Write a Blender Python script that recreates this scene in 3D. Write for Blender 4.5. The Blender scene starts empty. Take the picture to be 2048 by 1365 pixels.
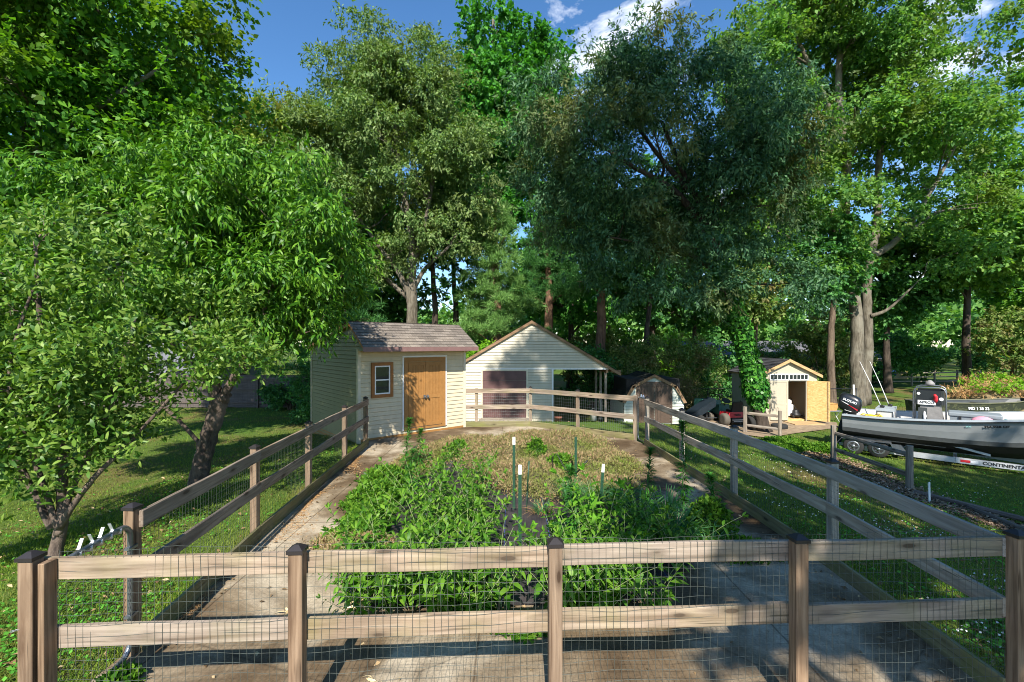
import bpy, bmesh, math, random
import numpy as np
from mathutils import Matrix, Vector
R = math.radians
rnd = random.Random(7)
scene = bpy.context.scene
col = scene.collection
W = {}            # world matrices of what has been linked

# ------------------------------------------------------------------ helpers
def V(*a): return Vector(a)
def nrm(a): return a / np.maximum(np.linalg.norm(a, axis=-1, keepdims=True), 1e-9)

def T(x, y, z=0.0, rz=0.0): return Matrix.Translation((x, y, z)) @ Matrix.Rotation(rz, 4, 'Z')

def axes(o, X, Y, Z):
    m = Matrix.Identity(4)
    for i, a in enumerate((X, Y, Z)):
        for j in range(3): m[j][i] = a[j]
    for j in range(3): m[j][3] = o[j]
    return m

def add(name, me, mat=None, parent=None, M=None, local=None):
    """link a mesh (or None for an Empty); M is its world matrix, or local the one under its parent"""
    o = bpy.data.objects.new(name, me)
    col.objects.link(o)
    if me is not None and mat is not None and len(me.materials) == 0:
        me.materials.append(mat)
    P = W[parent.name] if parent else Matrix.Identity(4)
    if M is None: M = P @ (local or Matrix.Identity(4))
    if parent: o.parent = parent
    o.matrix_basis = P.inverted() @ M
    W[o.name] = M
    return o

def tag(o, label=None, cat=None, group=None, kind=None):
    if label: o['label'] = label
    if cat: o['category'] = cat
    if group: o['group'] = group
    if kind: o['kind'] = kind
    return o

def thing(name, label, cat, M=None, group=None):
    return tag(add(name, None, M=M or Matrix.Identity(4)), label, cat, group)

def dup(root, M, label=None):
    r = root.copy(); col.objects.link(r); r.matrix_basis = M; W[r.name] = M
    if label: r['label'] = label
    for ch in list(root.children):
        c = ch.copy(); col.objects.link(c); c.parent = r; W[c.name] = M @ ch.matrix_basis
        for g in list(ch.children):
            d = g.copy(); col.objects.link(d); d.parent = c
    return r

class MB:
    def __init__(s): s.v = []; s.f = []; s.sm = []
    def face(s, pts, sm=False):
        n = len(s.v); s.v += [tuple(p) for p in pts]; s.f.append(list(range(n, n + len(pts)))); s.sm.append(sm); return s
    def box(s, c, d, M=None):
        x, y, z = d[0] / 2, d[1] / 2, d[2] / 2; n = len(s.v)
        for sx, sy, sz in ((-1,-1,-1),(1,-1,-1),(1,1,-1),(-1,1,-1),(-1,-1,1),(1,-1,1),(1,1,1),(-1,1,1)):
            p = V(c[0] + sx * x, c[1] + sy * y, c[2] + sz * z)
            s.v.append(tuple(M @ p) if M else tuple(p))
        for q in ((0,3,2,1),(4,5,6,7),(0,1,5,4),(1,2,6,5),(2,3,7,6),(3,0,4,7)):
            s.f.append([n + i for i in q]); s.sm.append(False)
        return s
    def hull(s, bottom, top):
        """prism between two polygons of equal length"""
        n = len(s.v); k = len(bottom); s.v += [tuple(p) for p in bottom] + [tuple(p) for p in top]
        s.f.append([n + i for i in reversed(range(k))]); s.f.append([n + k + i for i in range(k)]); s.sm += [False, False]
        for i in range(k):
            j = (i + 1) % k; s.f.append([n + i, n + j, n + k + j, n + k + i]); s.sm.append(False)
        return s
    def tube(s, pts, rad, seg=6, cap=True):
        pts = [Vector(p) for p in pts]; k = len(pts)
        if not isinstance(rad, (list, tuple)): rad = [rad] * k
        up = V(0, 0, 1); n0 = len(s.v); a = None
        for i, p in enumerate(pts):
            t = (pts[min(i + 1, k - 1)] - pts[max(i - 1, 0)])
            if t.length < 1e-9: t = V(0, 0, 1)
            t.normalize()
            if a is None:
                a = t.cross(up if abs(t.z) < .95 else V(1, 0, 0)).normalized()
            else:
                a = (a - t * a.dot(t)); a = a.normalized() if a.length > 1e-6 else t.orthogonal().normalized()
            b = t.cross(a)
            for j in range(seg):
                th = 2 * math.pi * j / seg
                s.v.append(tuple(p + (a * math.cos(th) + b * math.sin(th)) * rad[i]))
        for i in range(k - 1):
            for j in range(seg):
                q = (j + 1) % seg; A = n0 + i * seg
                s.f.append([A + j, A + q, A + seg + q, A + seg + j]); s.sm.append(True)
        if cap:
            s.f.append([n0 + j for j in reversed(range(seg))]); s.f.append([n0 + (k - 1) * seg + j for j in range(seg)]); s.sm += [False, False]
        return s
    def lathe(s, prof, M=None, seg=20):
        """profile of (radius, height) turned round Z"""
        n0 = len(s.v)
        for r, z in prof:
            for j in range(seg):
                th = 2 * math.pi * j / seg; p = V(r * math.cos(th), r * math.sin(th), z)
                s.v.append(tuple(M @ p) if M else tuple(p))
        for i in range(len(prof) - 1):
            for j in range(seg):
                q = (j + 1) % seg; A = n0 + i * seg
                s.f.append([A + j, A + q, A + seg + q, A + seg + j]); s.sm.append(True)
        s.f.append([n0 + j for j in reversed(range(seg))]); s.f.append([n0 + (len(prof) - 1) * seg + j for j in range(seg)]); s.sm += [False, False]
        return s
    def mesh(s, name):
        me = bpy.data.meshes.new(name); me.from_pydata(s.v, [], s.f)
        me.polygons.foreach_set('use_smooth', s.sm); me.update(); return me
    def build(s, name, mat, parent=None, M=None, local=None):
        return add(name, s.mesh(name), mat, parent, M if (M is not None or local is not None) else Matrix.Identity(4), local)

def bevel_box(name, sx, sy, sz, b=.004, seg=1):
    bm = bmesh.new(); bmesh.ops.create_cube(bm, size=1)
    for v in bm.verts: v.co = V(v.co.x * sx, v.co.y * sy, v.co.z * sz)
    bmesh.ops.bevel(bm, geom=bm.edges[:], offset=b, segments=seg, profile=.5, affect='EDGES')
    me = bpy.data.meshes.new(name); bm.to_mesh(me); bm.free(); return me

def plank(name, p0, p1, w, t, mat, parent, up=(0, 0, 1), b=.004, label=None):
    """a board from p0 to p1 (world): local X runs along it, Z along its width"""
    p0, p1 = Vector(p0), Vector(p1); X = (p1 - p0); L = X.length; X.normalize()
    u = Vector(up); u = u if abs(u.dot(X)) < .98 else V(1, 0, 0)
    Y = u.cross(X).normalized(); Z = X.cross(Y)
    me = bevel_box(name, L, t, w, b)
    if L > 1.2 and name in ('rail', 'kick_board'):     # boards weather out of true
        bm = bmesh.new(); bm.from_mesh(me); ed = [e for e in bm.edges if abs(e.verts[0].co.x - e.verts[1].co.x) > L * .5]
        bmesh.ops.subdivide_edges(bm, edges=ed, cuts=9, use_grid_fill=True); a1, a2, a3 = rnd.uniform(-1, 1), rnd.uniform(-1, 1), rnd.uniform(-1, 1)
        for v in bm.verts:
            s = v.co.x / L; v.co.z += .007 * a1 * (math.cos(s * math.pi) - .3) + .0035 * a2 * math.sin(s * 9 + a3 * 5); v.co.y += .004 * a3 * math.cos(s * math.pi); v.co.z *= 1 + .02 * a2 * math.sin(s * 5 + a1)
        bm.to_mesh(me); bm.free()
    o = add(name, me, mat, parent, axes((p0 + p1) / 2, X, Y, Z))
    if label: o['label'] = label
    return o

def mesh_np(name, verts, sizes, loops, smooth=False):
    me = bpy.data.meshes.new(name); n = len(verts)
    me.vertices.add(n); me.vertices.foreach_set('co', np.ascontiguousarray(verts, np.float32).ravel())
    me.loops.add(len(loops)); me.loops.foreach_set('vertex_index', np.ascontiguousarray(loops, np.int32))
    st = np.zeros(len(sizes), np.int32); st[1:] = np.cumsum(sizes)[:-1]
    me.polygons.add(len(sizes)); me.polygons.foreach_set('loop_start', st)
    if smooth: me.polygons.foreach_set('use_smooth', np.ones(len(sizes), bool))
    me.update(calc_edges=True); return me

def leaves4(name, C, D, N, L, Wd, curl=.12):
    n = len(C); L = np.broadcast_to(np.asarray(L, float).reshape(-1, 1), (n, 1)); Wd = np.broadcast_to(np.asarray(Wd, float).reshape(-1, 1), (n, 1))
    S = nrm(np.cross(D, N)); U = np.cross(S, D)
    v = np.empty((n, 4, 3))
    v[:, 0] = C; v[:, 1] = C + D * L * .42 + S * Wd * .5 + U * Wd * curl
    v[:, 2] = C + D * L - U * L * curl; v[:, 3] = C + D * L * .42 - S * Wd * .5 + U * Wd * curl
    return mesh_np(name, v.reshape(-1, 3), np.full(n, 4), np.arange(n * 4))

def leaves6(name, C, D, N, L, Wd, curve=.3):
    n = len(C); L = np.broadcast_to(np.asarray(L, float).reshape(-1, 1), (n, 1)); Wd = np.broadcast_to(np.asarray(Wd, float).reshape(-1, 1), (n, 1))
    S = nrm(np.cross(D, N)); U = np.cross(S, D); v = np.empty((n, 6, 3))
    m1 = C + D * L * .33 + U * L * curve * .12; m2 = C + D * L * .68 - U * L * curve * .08
    v[:, 0] = C; v[:, 1] = m1 + S * Wd * .5; v[:, 2] = m1 - S * Wd * .5
    v[:, 3] = m2 + S * Wd * .4; v[:, 4] = m2 - S * Wd * .4; v[:, 5] = C + D * L * .97 - U * L * curve * .5
    b = (np.arange(n) * 6)[:, None]
    loops = (b + np.array([[0, 2, 1, 1, 2, 4, 3, 3, 4, 5]])).ravel()
    return mesh_np(name, v.reshape(-1, 3), np.tile([3, 4, 3], n), loops)

def blades(name, B, D, H, Wd, bend, seg=3):
    """grass blades: base points, lean direction (horizontal unit), length, width, bend"""
    n = len(B); D = nrm(D); S = np.stack([-D[:, 1], D[:, 0], np.zeros(n)], 1)
    H = np.asarray(H).reshape(-1, 1); Wd = np.asarray(Wd).reshape(-1, 1); bend = np.asarray(bend).reshape(-1, 1)
    v = np.empty((n, seg * 2 + 1, 3))
    for i in range(seg):
        t = i / seg
        P = B + D * (H * bend * t * t) + np.array([0, 0, 1.]) * H * (t - .55 * bend * t * t)
        w = Wd * (1 - .55 * t) * .5
        v[:, i * 2] = P + S * w; v[:, i * 2 + 1] = P - S * w
    v[:, seg * 2] = B + D * (H * bend) + np.array([0, 0, 1.]) * H * (1 - .55 * bend)
    lp = []; sz = []
    for i in range(seg - 1): lp += [2 * i, 2 * i + 1, 2 * i + 3, 2 * i + 2]; sz.append(4)
    lp += [2 * seg - 2, 2 * seg - 1, 2 * seg]; sz.append(3)
    b = (np.arange(n) * (seg * 2 + 1))[:, None]
    return mesh_np(name, v.reshape(-1, 3), np.tile(sz, n), (b + np.array([lp])).ravel())

# ------------------------------------------------------------------ materials
def mat_new(name):
    m = bpy.data.materials.new(name); m.use_nodes = True
    nt = m.node_tree; nt.nodes.clear()
    return m, nt, nt.nodes, nt.links
def N_(nt, t, **kw):
    n = nt.nodes.new(t)
    for k, v in kw.items():
        if k.startswith('i_'): n.inputs[k[2:].replace('_', ' ')].default_value = v
        else: setattr(n, k, v)
    return n
def ramp(nt, stops, interp='LINEAR'):
    r = nt.nodes.new('ShaderNodeValToRGB'); r.color_ramp.interpolation = interp
    e = r.color_ramp.elements
    while len(e) > 1: e.remove(e[-1])
    e[0].position = stops[0][0]; e[0].color = (*stops[0][1], 1)
    for p, c in stops[1:]:
        q = e.new(p); q.color = (*c, 1)
    return r
def out(nt, sh):
    o = nt.nodes.new('ShaderNodeOutputMaterial'); nt.links.new(sh, o.inputs['Surface'])
def mixc(nt, fac, a, b, blend='MIX'):
    m = nt.nodes.new('ShaderNodeMix'); m.data_type = 'RGBA'; m.blend_type = blend
    for s, v in ((m.inputs[0], fac), (m.inputs[6], a), (m.inputs[7], b)):
        if isinstance(v, (float, int)): s.default_value = v
        elif isinstance(v, tuple): s.default_value = (*v, 1)
        else: nt.links.new(v, s)
    return m.outputs[2]

def simple(name, c, rough=.6, metal=0., var=.15, scale=6., bump=0., spec=.5, c2=None):
    m, nt, nd, lk = mat_new(name)
    tc = N_(nt, 'ShaderNodeTexCoord'); nz = N_(nt, 'ShaderNodeTexNoise', i_Scale=scale, i_Detail=6., i_Roughness=.65)
    lk.new(tc.outputs['Object'], nz.inputs['Vector'])
    d = c2 or tuple(x * (1 - var) for x in c); e = tuple(min(1, x * (1 + var)) for x in c)
    rp = ramp(nt, [(.3, d), (.7, e)]); lk.new(nz.outputs['Fac'], rp.inputs['Fac'])
    p = N_(nt, 'ShaderNodeBsdfPrincipled', i_Roughness=rough, i_Metallic=metal)
    p.inputs['Specular IOR Level'].default_value = spec
    lk.new(rp.outputs['Color'], p.inputs['Base Color'])
    if bump:
        bp = N_(nt, 'ShaderNodeBump', i_Strength=bump, i_Distance=.02); lk.new(nz.outputs['Fac'], bp.inputs['Height']); lk.new(bp.outputs['Normal'], p.inputs['Normal'])
    out(nt, p.outputs['BSDF']); return m

def wood(name, light, dark, knot=True, grain=26., green=0., rough=.8):
    """weathered timber: grain runs along local X"""
    m, nt, nd, lk = mat_new(name)
    tc = N_(nt, 'ShaderNodeTexCoord'); oi = N_(nt, 'ShaderNodeObjectInfo')
    sc = N_(nt, 'ShaderNodeVectorMath', operation='SCALE'); sc.inputs[0].default_value = (37., 11., 23.); lk.new(oi.outputs['Random'], sc.inputs['Scale'])
    ad = N_(nt, 'ShaderNodeVectorMath', operation='ADD'); lk.new(tc.outputs['Object'], ad.inputs[0]); lk.new(sc.outputs[0], ad.inputs[1])
    mp = N_(nt, 'ShaderNodeMapping'); mp.inputs['Scale'].default_value = (1.1, grain, grain); lk.new(ad.outputs[0], mp.inputs['Vector'])
    n1 = N_(nt, 'ShaderNodeTexNoise', i_Scale=1., i_Detail=5., i_Roughness=.6, i_Distortion=.6); lk.new(mp.outputs[0], n1.inputs['Vector'])
    mp2 = N_(nt, 'ShaderNodeMapping'); mp2.inputs['Scale'].default_value = (1.6, 5, 5); lk.new(ad.outputs[0], mp2.inputs['Vector'])
    n2 = N_(nt, 'ShaderNodeTexNoise', i_Scale=1.3, i_Detail=4.); lk.new(mp2.outputs[0], n2.inputs['Vector'])
    mp4 = N_(nt, 'ShaderNodeMapping'); mp4.inputs['Scale'].default_value = (.7, 9, 9); lk.new(ad.outputs[0], mp4.inputs['Vector'])
    wv = N_(nt, 'ShaderNodeTexNoise', i_Scale=1., i_Detail=2., i_Distortion=1.4); lk.new(mp4.outputs[0], wv.inputs['Vector'])
    r1 = ramp(nt, [(.28, dark), (.45, tuple((a * .6 + b * .4) for a, b in zip(light, dark))), (.62, light)]); lk.new(n1.outputs['Fac'], r1.inputs['Fac'])
    rw = ramp(nt, [(.40, (.62, .60, .58)), (.47, (1, 1, 1)), (.53, (1, 1, 1)), (.6, (.78, .74, .7))]); lk.new(wv.outputs['Fac'], rw.inputs['Fac'])
    c0 = mixc(nt, .75, r1.outputs['Color'], rw.outputs['Color'], 'MULTIPLY')
    r2 = ramp(nt, [(.3, (.62, .6, .58)), (.7, (1.12, 1.1, 1.08))]); lk.new(n2.outputs['Fac'], r2.inputs['Fac'])
    c = mixc(nt, .8, c0, r2.outputs['Color'], 'MULTIPLY')
    mp5 = N_(nt, 'ShaderNodeMapping'); mp5.inputs['Scale'].default_value = (1.6, 42, 42); lk.new(ad.outputs[0], mp5.inputs['Vector'])
    n5 = N_(nt, 'ShaderNodeTexNoise', i_Scale=1., i_Detail=2., i_Distortion=.3); lk.new(mp5.outputs[0], n5.inputs['Vector'])
    r5 = ramp(nt, [(.30, (.25, .23, .2)), (.345, (1, 1, 1))]); lk.new(n5.outputs['Fac'], r5.inputs['Fac']); c = mixc(nt, .85, c, r5.outputs['Color'], 'MULTIPLY')
    gm = N_(nt, 'ShaderNodeMath', operation='MULTIPLY'); gm.inputs[1].default_value = .5; lk.new(oi.outputs['Random'], gm.inputs[0]); gry = mixc(nt, 1., r1.outputs['Color'], (.72, .82, .98), 'MULTIPLY'); c = mixc(nt, gm.outputs[0], c, gry)
    if green:
        n3 = N_(nt, 'ShaderNodeTexNoise', i_Scale=3., i_Detail=4.); lk.new(ad.outputs[0], n3.inputs['Vector'])
        r3 = ramp(nt, [(.45, (0, 0, 0)), (.7, (green, green, green))]); lk.new(n3.outputs['Fac'], r3.inputs['Fac'])
        c = mixc(nt, r3.outputs['Color'], c, (.17, .19, .035))
    if knot:
        mp3 = N_(nt, 'ShaderNodeMapping'); mp3.inputs['Scale'].default_value = (2.2, 7., 7.); lk.new(ad.outputs[0], mp3.inputs['Vector'])
        vo = N_(nt, 'ShaderNodeTexVoronoi', i_Scale=1.); lk.new(mp3.outputs[0], vo.inputs['Vector'])
        r4 = ramp(nt, [(.10, (.9, .9, .9)), (.13, (.45, .45, .45)), (.26, (0, 0, 0))]); lk.new(vo.outputs['Distance'], r4.inputs['Fac'])
        c = mixc(nt, r4.outputs['Color'], c, tuple(x * .35 for x in dark))
    p = N_(nt, 'ShaderNodeBsdfPrincipled', i_Roughness=rough); p.inputs['Specular IOR Level'].default_value = .25
    lk.new(c, p.inputs['Base Color'])
    bp = N_(nt, 'ShaderNodeBump', i_Strength=.5, i_Distance=.004); lk.new(n1.outputs['Fac'], bp.inputs['Height']); lk.new(bp.outputs['Normal'], p.inputs['Normal'])
    out(nt, p.outputs['BSDF']); return m

def leafmat(name, stops, trans=.35, tcol=None, rough=.5, patch=None, pscale=.5, back=None, spec=.18, gain=1.4):
    m, nt, nd, lk = mat_new(name)
    g = N_(nt, 'ShaderNodeNewGeometry')
    stops = [tuple(x * gain for x in c) for c in stops]; stops = [tuple(x * .55 for x in stops[0])] + stops + [tuple(x * 1.2 for x in stops[-1])]; k = len(stops); rp = ramp(nt, [(i / max(1, k - 1), c) for i, c in enumerate(stops)]); lk.new(g.outputs['Random Per Island'], rp.inputs['Fac'])
    c = rp.outputs['Color']
    if patch:      # some twigs carry leaves of another colour (new growth, browning)
        tc = N_(nt, 'ShaderNodeTexCoord'); nz = N_(nt, 'ShaderNodeTexNoise', i_Scale=pscale, i_Detail=3.); lk.new(tc.outputs['Object'], nz.inputs['Vector'])
        r2 = ramp(nt, [(.5, (0, 0, 0)), (.66, (.85, .85, .85))]); lk.new(nz.outputs['Fac'], r2.inputs['Fac'])
        c = mixc(nt, r2.outputs['Color'], c, patch)
    if back:
        bf = N_(nt, 'ShaderNodeMath', operation='MULTIPLY'); bf.inputs[1].default_value = .3; lk.new(g.outputs['Backfacing'], bf.inputs[0]); c = mixc(nt, bf.outputs[0], c, back)
    p = N_(nt, 'ShaderNodeBsdfPrincipled', i_Roughness=rough); p.inputs['Specular IOR Level'].default_value = spec; lk.new(c, p.inputs['Base Color'])
    tr = N_(nt, 'ShaderNodeBsdfTranslucent')
    tm = mixc(nt, 1.0, c, tcol or (1.5, 1.7, .6), 'MULTIPLY'); lk.new(tm, tr.inputs['Color'])
    mx = N_(nt, 'ShaderNodeMixShader'); mx.inputs[0].default_value = trans
    lk.new(p.outputs['BSDF'], mx.inputs[1]); lk.new(tr.outputs['BSDF'], mx.inputs[2]); out(nt, mx.outputs[0]); return m

def bark(name, light, dark, sx=9., sz=1.6, lichen=None):
    m, nt, nd, lk = mat_new(name)
    tc = N_(nt, 'ShaderNodeTexCoord'); mp = N_(nt, 'ShaderNodeMapping'); mp.inputs['Scale'].default_value = (sx, sx, sz); lk.new(tc.outputs['Object'], mp.inputs['Vector'])
    n1 = N_(nt, 'ShaderNodeTexNoise', i_Scale=1., i_Detail=7., i_Roughness=.7); lk.new(mp.outputs[0], n1.inputs['Vector'])
    r = ramp(nt, [(.35, dark), (.62, light)]); lk.new(n1.outputs['Fac'], r.inputs['Fac']); c = r.outputs['Color']
    n2 = N_(nt, 'ShaderNodeTexNoise', i_Scale=1.1, i_Detail=4.); lk.new(tc.outputs['Object'], n2.inputs['Vector'])
    r2 = ramp(nt, [(.5, (0, 0, 0)), (.62, (.6, .6, .6))]); lk.new(n2.outputs['Fac'], r2.inputs['Fac'])
    c = mixc(nt, r2.outputs['Color'], c, lichen or tuple(x * 1.25 for x in light))
    p = N_(nt, 'ShaderNodeBsdfPrincipled', i_Roughness=.9); p.inputs['Specular IOR Level'].default_value = .15; lk.new(c, p.inputs['Base Color'])
    bp = N_(nt, 'ShaderNodeBump', i_Strength=.9, i_Distance=.05); lk.new(n1.outputs['Fac'], bp.inputs['Height']); lk.new(bp.outputs['Normal'], p.inputs['Normal'])
    out(nt, p.outputs['BSDF']); return m

def shingles(name, c1, c2, bw=.3, rh=.14):
    m, nt, nd, lk = mat_new(name)
    tc = N_(nt, 'ShaderNodeTexCoord'); sp = N_(nt, 'ShaderNodeSeparateXYZ'); lk.new(tc.outputs['Object'], sp.inputs[0])
    cb = N_(nt, 'ShaderNodeCombineXYZ'); lk.new(sp.outputs['X'], cb.inputs['X']); lk.new(sp.outputs['Z'], cb.inputs['Y'])
    br = N_(nt, 'ShaderNodeTexBrick', offset=.5); lk.new(cb.outputs[0], br.inputs['Vector'])
    br.inputs['Scale'].default_value = 1.; br.inputs['Brick Width'].default_value = bw; br.inputs['Row Height'].default_value = rh
    br.inputs['Mortar Size'].default_value = .004; br.inputs['Mortar Smooth'].default_value = .2; br.inputs['Bias'].default_value = 0
    br.inputs['Color1'].default_value = (*c1, 1); br.inputs['Color2'].default_value = (*c2, 1); br.inputs['Mortar'].default_value = (*[x * .35 for x in c2], 1)
    nz = N_(nt, 'ShaderNodeTexNoise', i_Scale=30., i_Detail=4.); lk.new(tc.outputs['Object'], nz.inputs['Vector'])
    n2 = N_(nt, 'ShaderNodeTexNoise', i_Scale=1.2, i_Detail=4.); lk.new(tc.outputs['Object'], n2.inputs['Vector'])
    r = ramp(nt, [(.3, (.65, .65, .65)), (.7, (1.2, 1.2, 1.2))]); lk.new(nz.outputs['Fac'], r.inputs['Fac'])
    r2 = ramp(nt, [(.3, (.75, .75, .78)), (.7, (1.15, 1.12, 1.08))]); lk.new(n2.outputs['Fac'], r2.inputs['Fac'])
    c = mixc(nt, .8, mixc(nt, .8, br.outputs['Color'], r.outputs['Color'], 'MULTIPLY'), r2.outputs['Color'], 'MULTIPLY')
    p = N_(nt, 'ShaderNodeBsdfPrincipled', i_Roughness=.9); p.inputs['Specular IOR Level'].default_value = .2; lk.new(c, p.inputs['Base Color'])
    out(nt, p.outputs['BSDF']); return m

def sidingmat(name, c, dirt=(.3, .28, .2)):
    m, nt, nd, lk = mat_new(name)
    tc = N_(nt, 'ShaderNodeTexCoord'); mp = N_(nt, 'ShaderNodeMapping'); mp.inputs['Scale'].default_value = (2.5, 2.5, .9); lk.new(tc.outputs['Object'], mp.inputs['Vector'])
    nz = N_(nt, 'ShaderNodeTexNoise', i_Scale=1.6, i_Detail=7., i_Roughness=.65); lk.new(mp.outputs[0], nz.inputs['Vector'])
    r = ramp(nt, [(.45, (0, 0, 0)), (.8, (.35, .35, .35))]); lk.new(nz.outputs['Fac'], r.inputs['Fac'])
    cc = mixc(nt, r.outputs['Color'], c, dirt)
    p = N_(nt, 'ShaderNodeBsdfPrincipled', i_Roughness=.55); p.inputs['Specular IOR Level'].default_value = .35; lk.new(cc, p.inputs['Base Color'])
    out(nt, p.outputs['BSDF']); return m

def glassmat(name):
    m, nt, nd, lk = mat_new(name)
    p = N_(nt, 'ShaderNodeBsdfPrincipled', i_Roughness=.06); p.inputs['Base Color'].default_value = (.02, .025, .03, 1); p.inputs['Specular IOR Level'].default_value = .9
    out(nt, p.outputs['BSDF']); return m

def concretemat():
    m, nt, nd, lk = mat_new('concrete')
    tc = N_(nt, 'ShaderNodeTexCoord')
    n1 = N_(nt, 'ShaderNodeTexNoise', i_Scale=.55, i_Detail=9., i_Roughness=.62, i_Distortion=.5); lk.new(tc.outputs['Object'], n1.inputs['Vector'])
    n2 = N_(nt, 'ShaderNodeTexNoise', i_Scale=45., i_Detail=4., i_Roughness=.7); lk.new(tc.outputs['Object'], n2.inputs['Vector'])
    n3 = N_(nt, 'ShaderNodeTexNoise', i_Scale=4., i_Detail=8., i_Roughness=.7); lk.new(tc.outputs['Object'], n3.inputs['Vector'])
    # algae and grime have settled on most of the slab; cleaner patches are paler
    r1 = ramp(nt, [(.36, (.10, .066, .036)), (.45, (.16, .115, .07)), (.51, (.26, .205, .138)), (.59, (.45, .385, .29))]); lk.new(n1.outputs['Fac'], r1.inputs['Fac'])
    r3 = ramp(nt, [(.3, (.62, .6, .57)), (.65, (1.12, 1.1, 1.06))]); lk.new(n3.outputs['Fac'], r3.inputs['Fac'])
    r2 = ramp(nt, [(.3, (.6, .6, .6)), (.7, (1.2, 1.2, 1.2))]); lk.new(n2.outputs['Fac'], r2.inputs['Fac'])
    c = mixc(nt, .8, mixc(nt, .9, r1.outputs['Color'], r3.outputs['Color'], 'MULTIPLY'), r2.outputs['Color'], 'MULTIPLY')
    vo = N_(nt, 'ShaderNodeTexVoronoi', i_Scale=.45, feature='DISTANCE_TO_EDGE')
    wn = mixc(nt, .03, tc.outputs['Object'], n3.outputs['Color']); lk.new(wn, vo.inputs['Vector'])
    rc = ramp(nt, [(.0, (.3, .3, .3)), (.006, (1, 1, 1))]); lk.new(vo.outputs['Distance'], rc.inputs['Fac'])
    c = mixc(nt, .6, c, rc.outputs['Color'], 'MULTIPLY')
    sp = N_(nt, 'ShaderNodeSeparateXYZ'); lk.new(wn, sp.inputs[0])
    def joint(axis, period, off):
        q = N_(nt, 'ShaderNodeMath', operation='ADD'); q.inputs[1].default_value = off; lk.new(sp.outputs[axis], q.inputs[0])
        b = N_(nt, 'ShaderNodeMath', operation='PINGPONG'); b.inputs[1].default_value = period; lk.new(q.outputs[0], b.inputs[0])
        r_ = ramp(nt, [(0, (.3, .28, .26)), (.006, (.45, .42, .4)), (.012, (1, 1, 1))]); lk.new(b.outputs[0], r_.inputs['Fac']); return r_.outputs['Color']
    c = mixc(nt, .8, mixc(nt, .8, c, joint('X', 1.3, .27), 'MULTIPLY'), joint('Y', 1.15, .5), 'MULTIPLY')
    p = N_(nt, 'ShaderNodeBsdfPrincipled', i_Roughness=.92); p.inputs['Specular IOR Level'].default_value = .2; lk.new(c, p.inputs['Base Color'])
    bp = N_(nt, 'ShaderNodeBump', i_Strength=.35, i_Distance=.006); lk.new(n2.outputs['Fac'], bp.inputs['Height']); lk.new(bp.outputs['Normal'], p.inputs['Normal'])
    out(nt, p.outputs['BSDF']); return m

def soilmat():
    m, nt, nd, lk = mat_new('lawn_soil')
    tc = N_(nt, 'ShaderNodeTexCoord')
    n1 = N_(nt, 'ShaderNodeTexNoise', i_Scale=.35, i_Detail=6., i_Roughness=.6); lk.new(tc.outputs['Object'], n1.inputs['Vector'])
    n2 = N_(nt, 'ShaderNodeTexNoise', i_Scale=22., i_Detail=6., i_Roughness=.75); lk.new(tc.outputs['Object'], n2.inputs['Vector'])
    r1 = ramp(nt, [(.34, (.16, .12, .055)), (.46, (.09, .13, .03)), (.7, (.07, .15, .025))]); lk.new(n1.outputs['Fac'], r1.inputs['Fac'])
    r2 = ramp(nt, [(.3, (.45, .45, .4)), (.7, (1.5, 1.5, 1.3))]); lk.new(n2.outputs['Fac'], r2.inputs['Fac'])
    c = mixc(nt, .9, r1.outputs['Color'], r2.outputs['Color'], 'MULTIPLY')
    p = N_(nt, 'ShaderNodeBsdfPrincipled', i_Roughness=1.); p.inputs['Specular IOR Level'].default_value = .1; lk.new(c, p.inputs['Base Color'])
    bp = N_(nt, 'ShaderNodeBump', i_Strength=.6, i_Distance=.04); lk.new(n2.outputs['Fac'], bp.inputs['Height']); lk.new(bp.outputs['Normal'], p.inputs['Normal'])
    out(nt, p.outputs['BSDF']); return m

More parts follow.
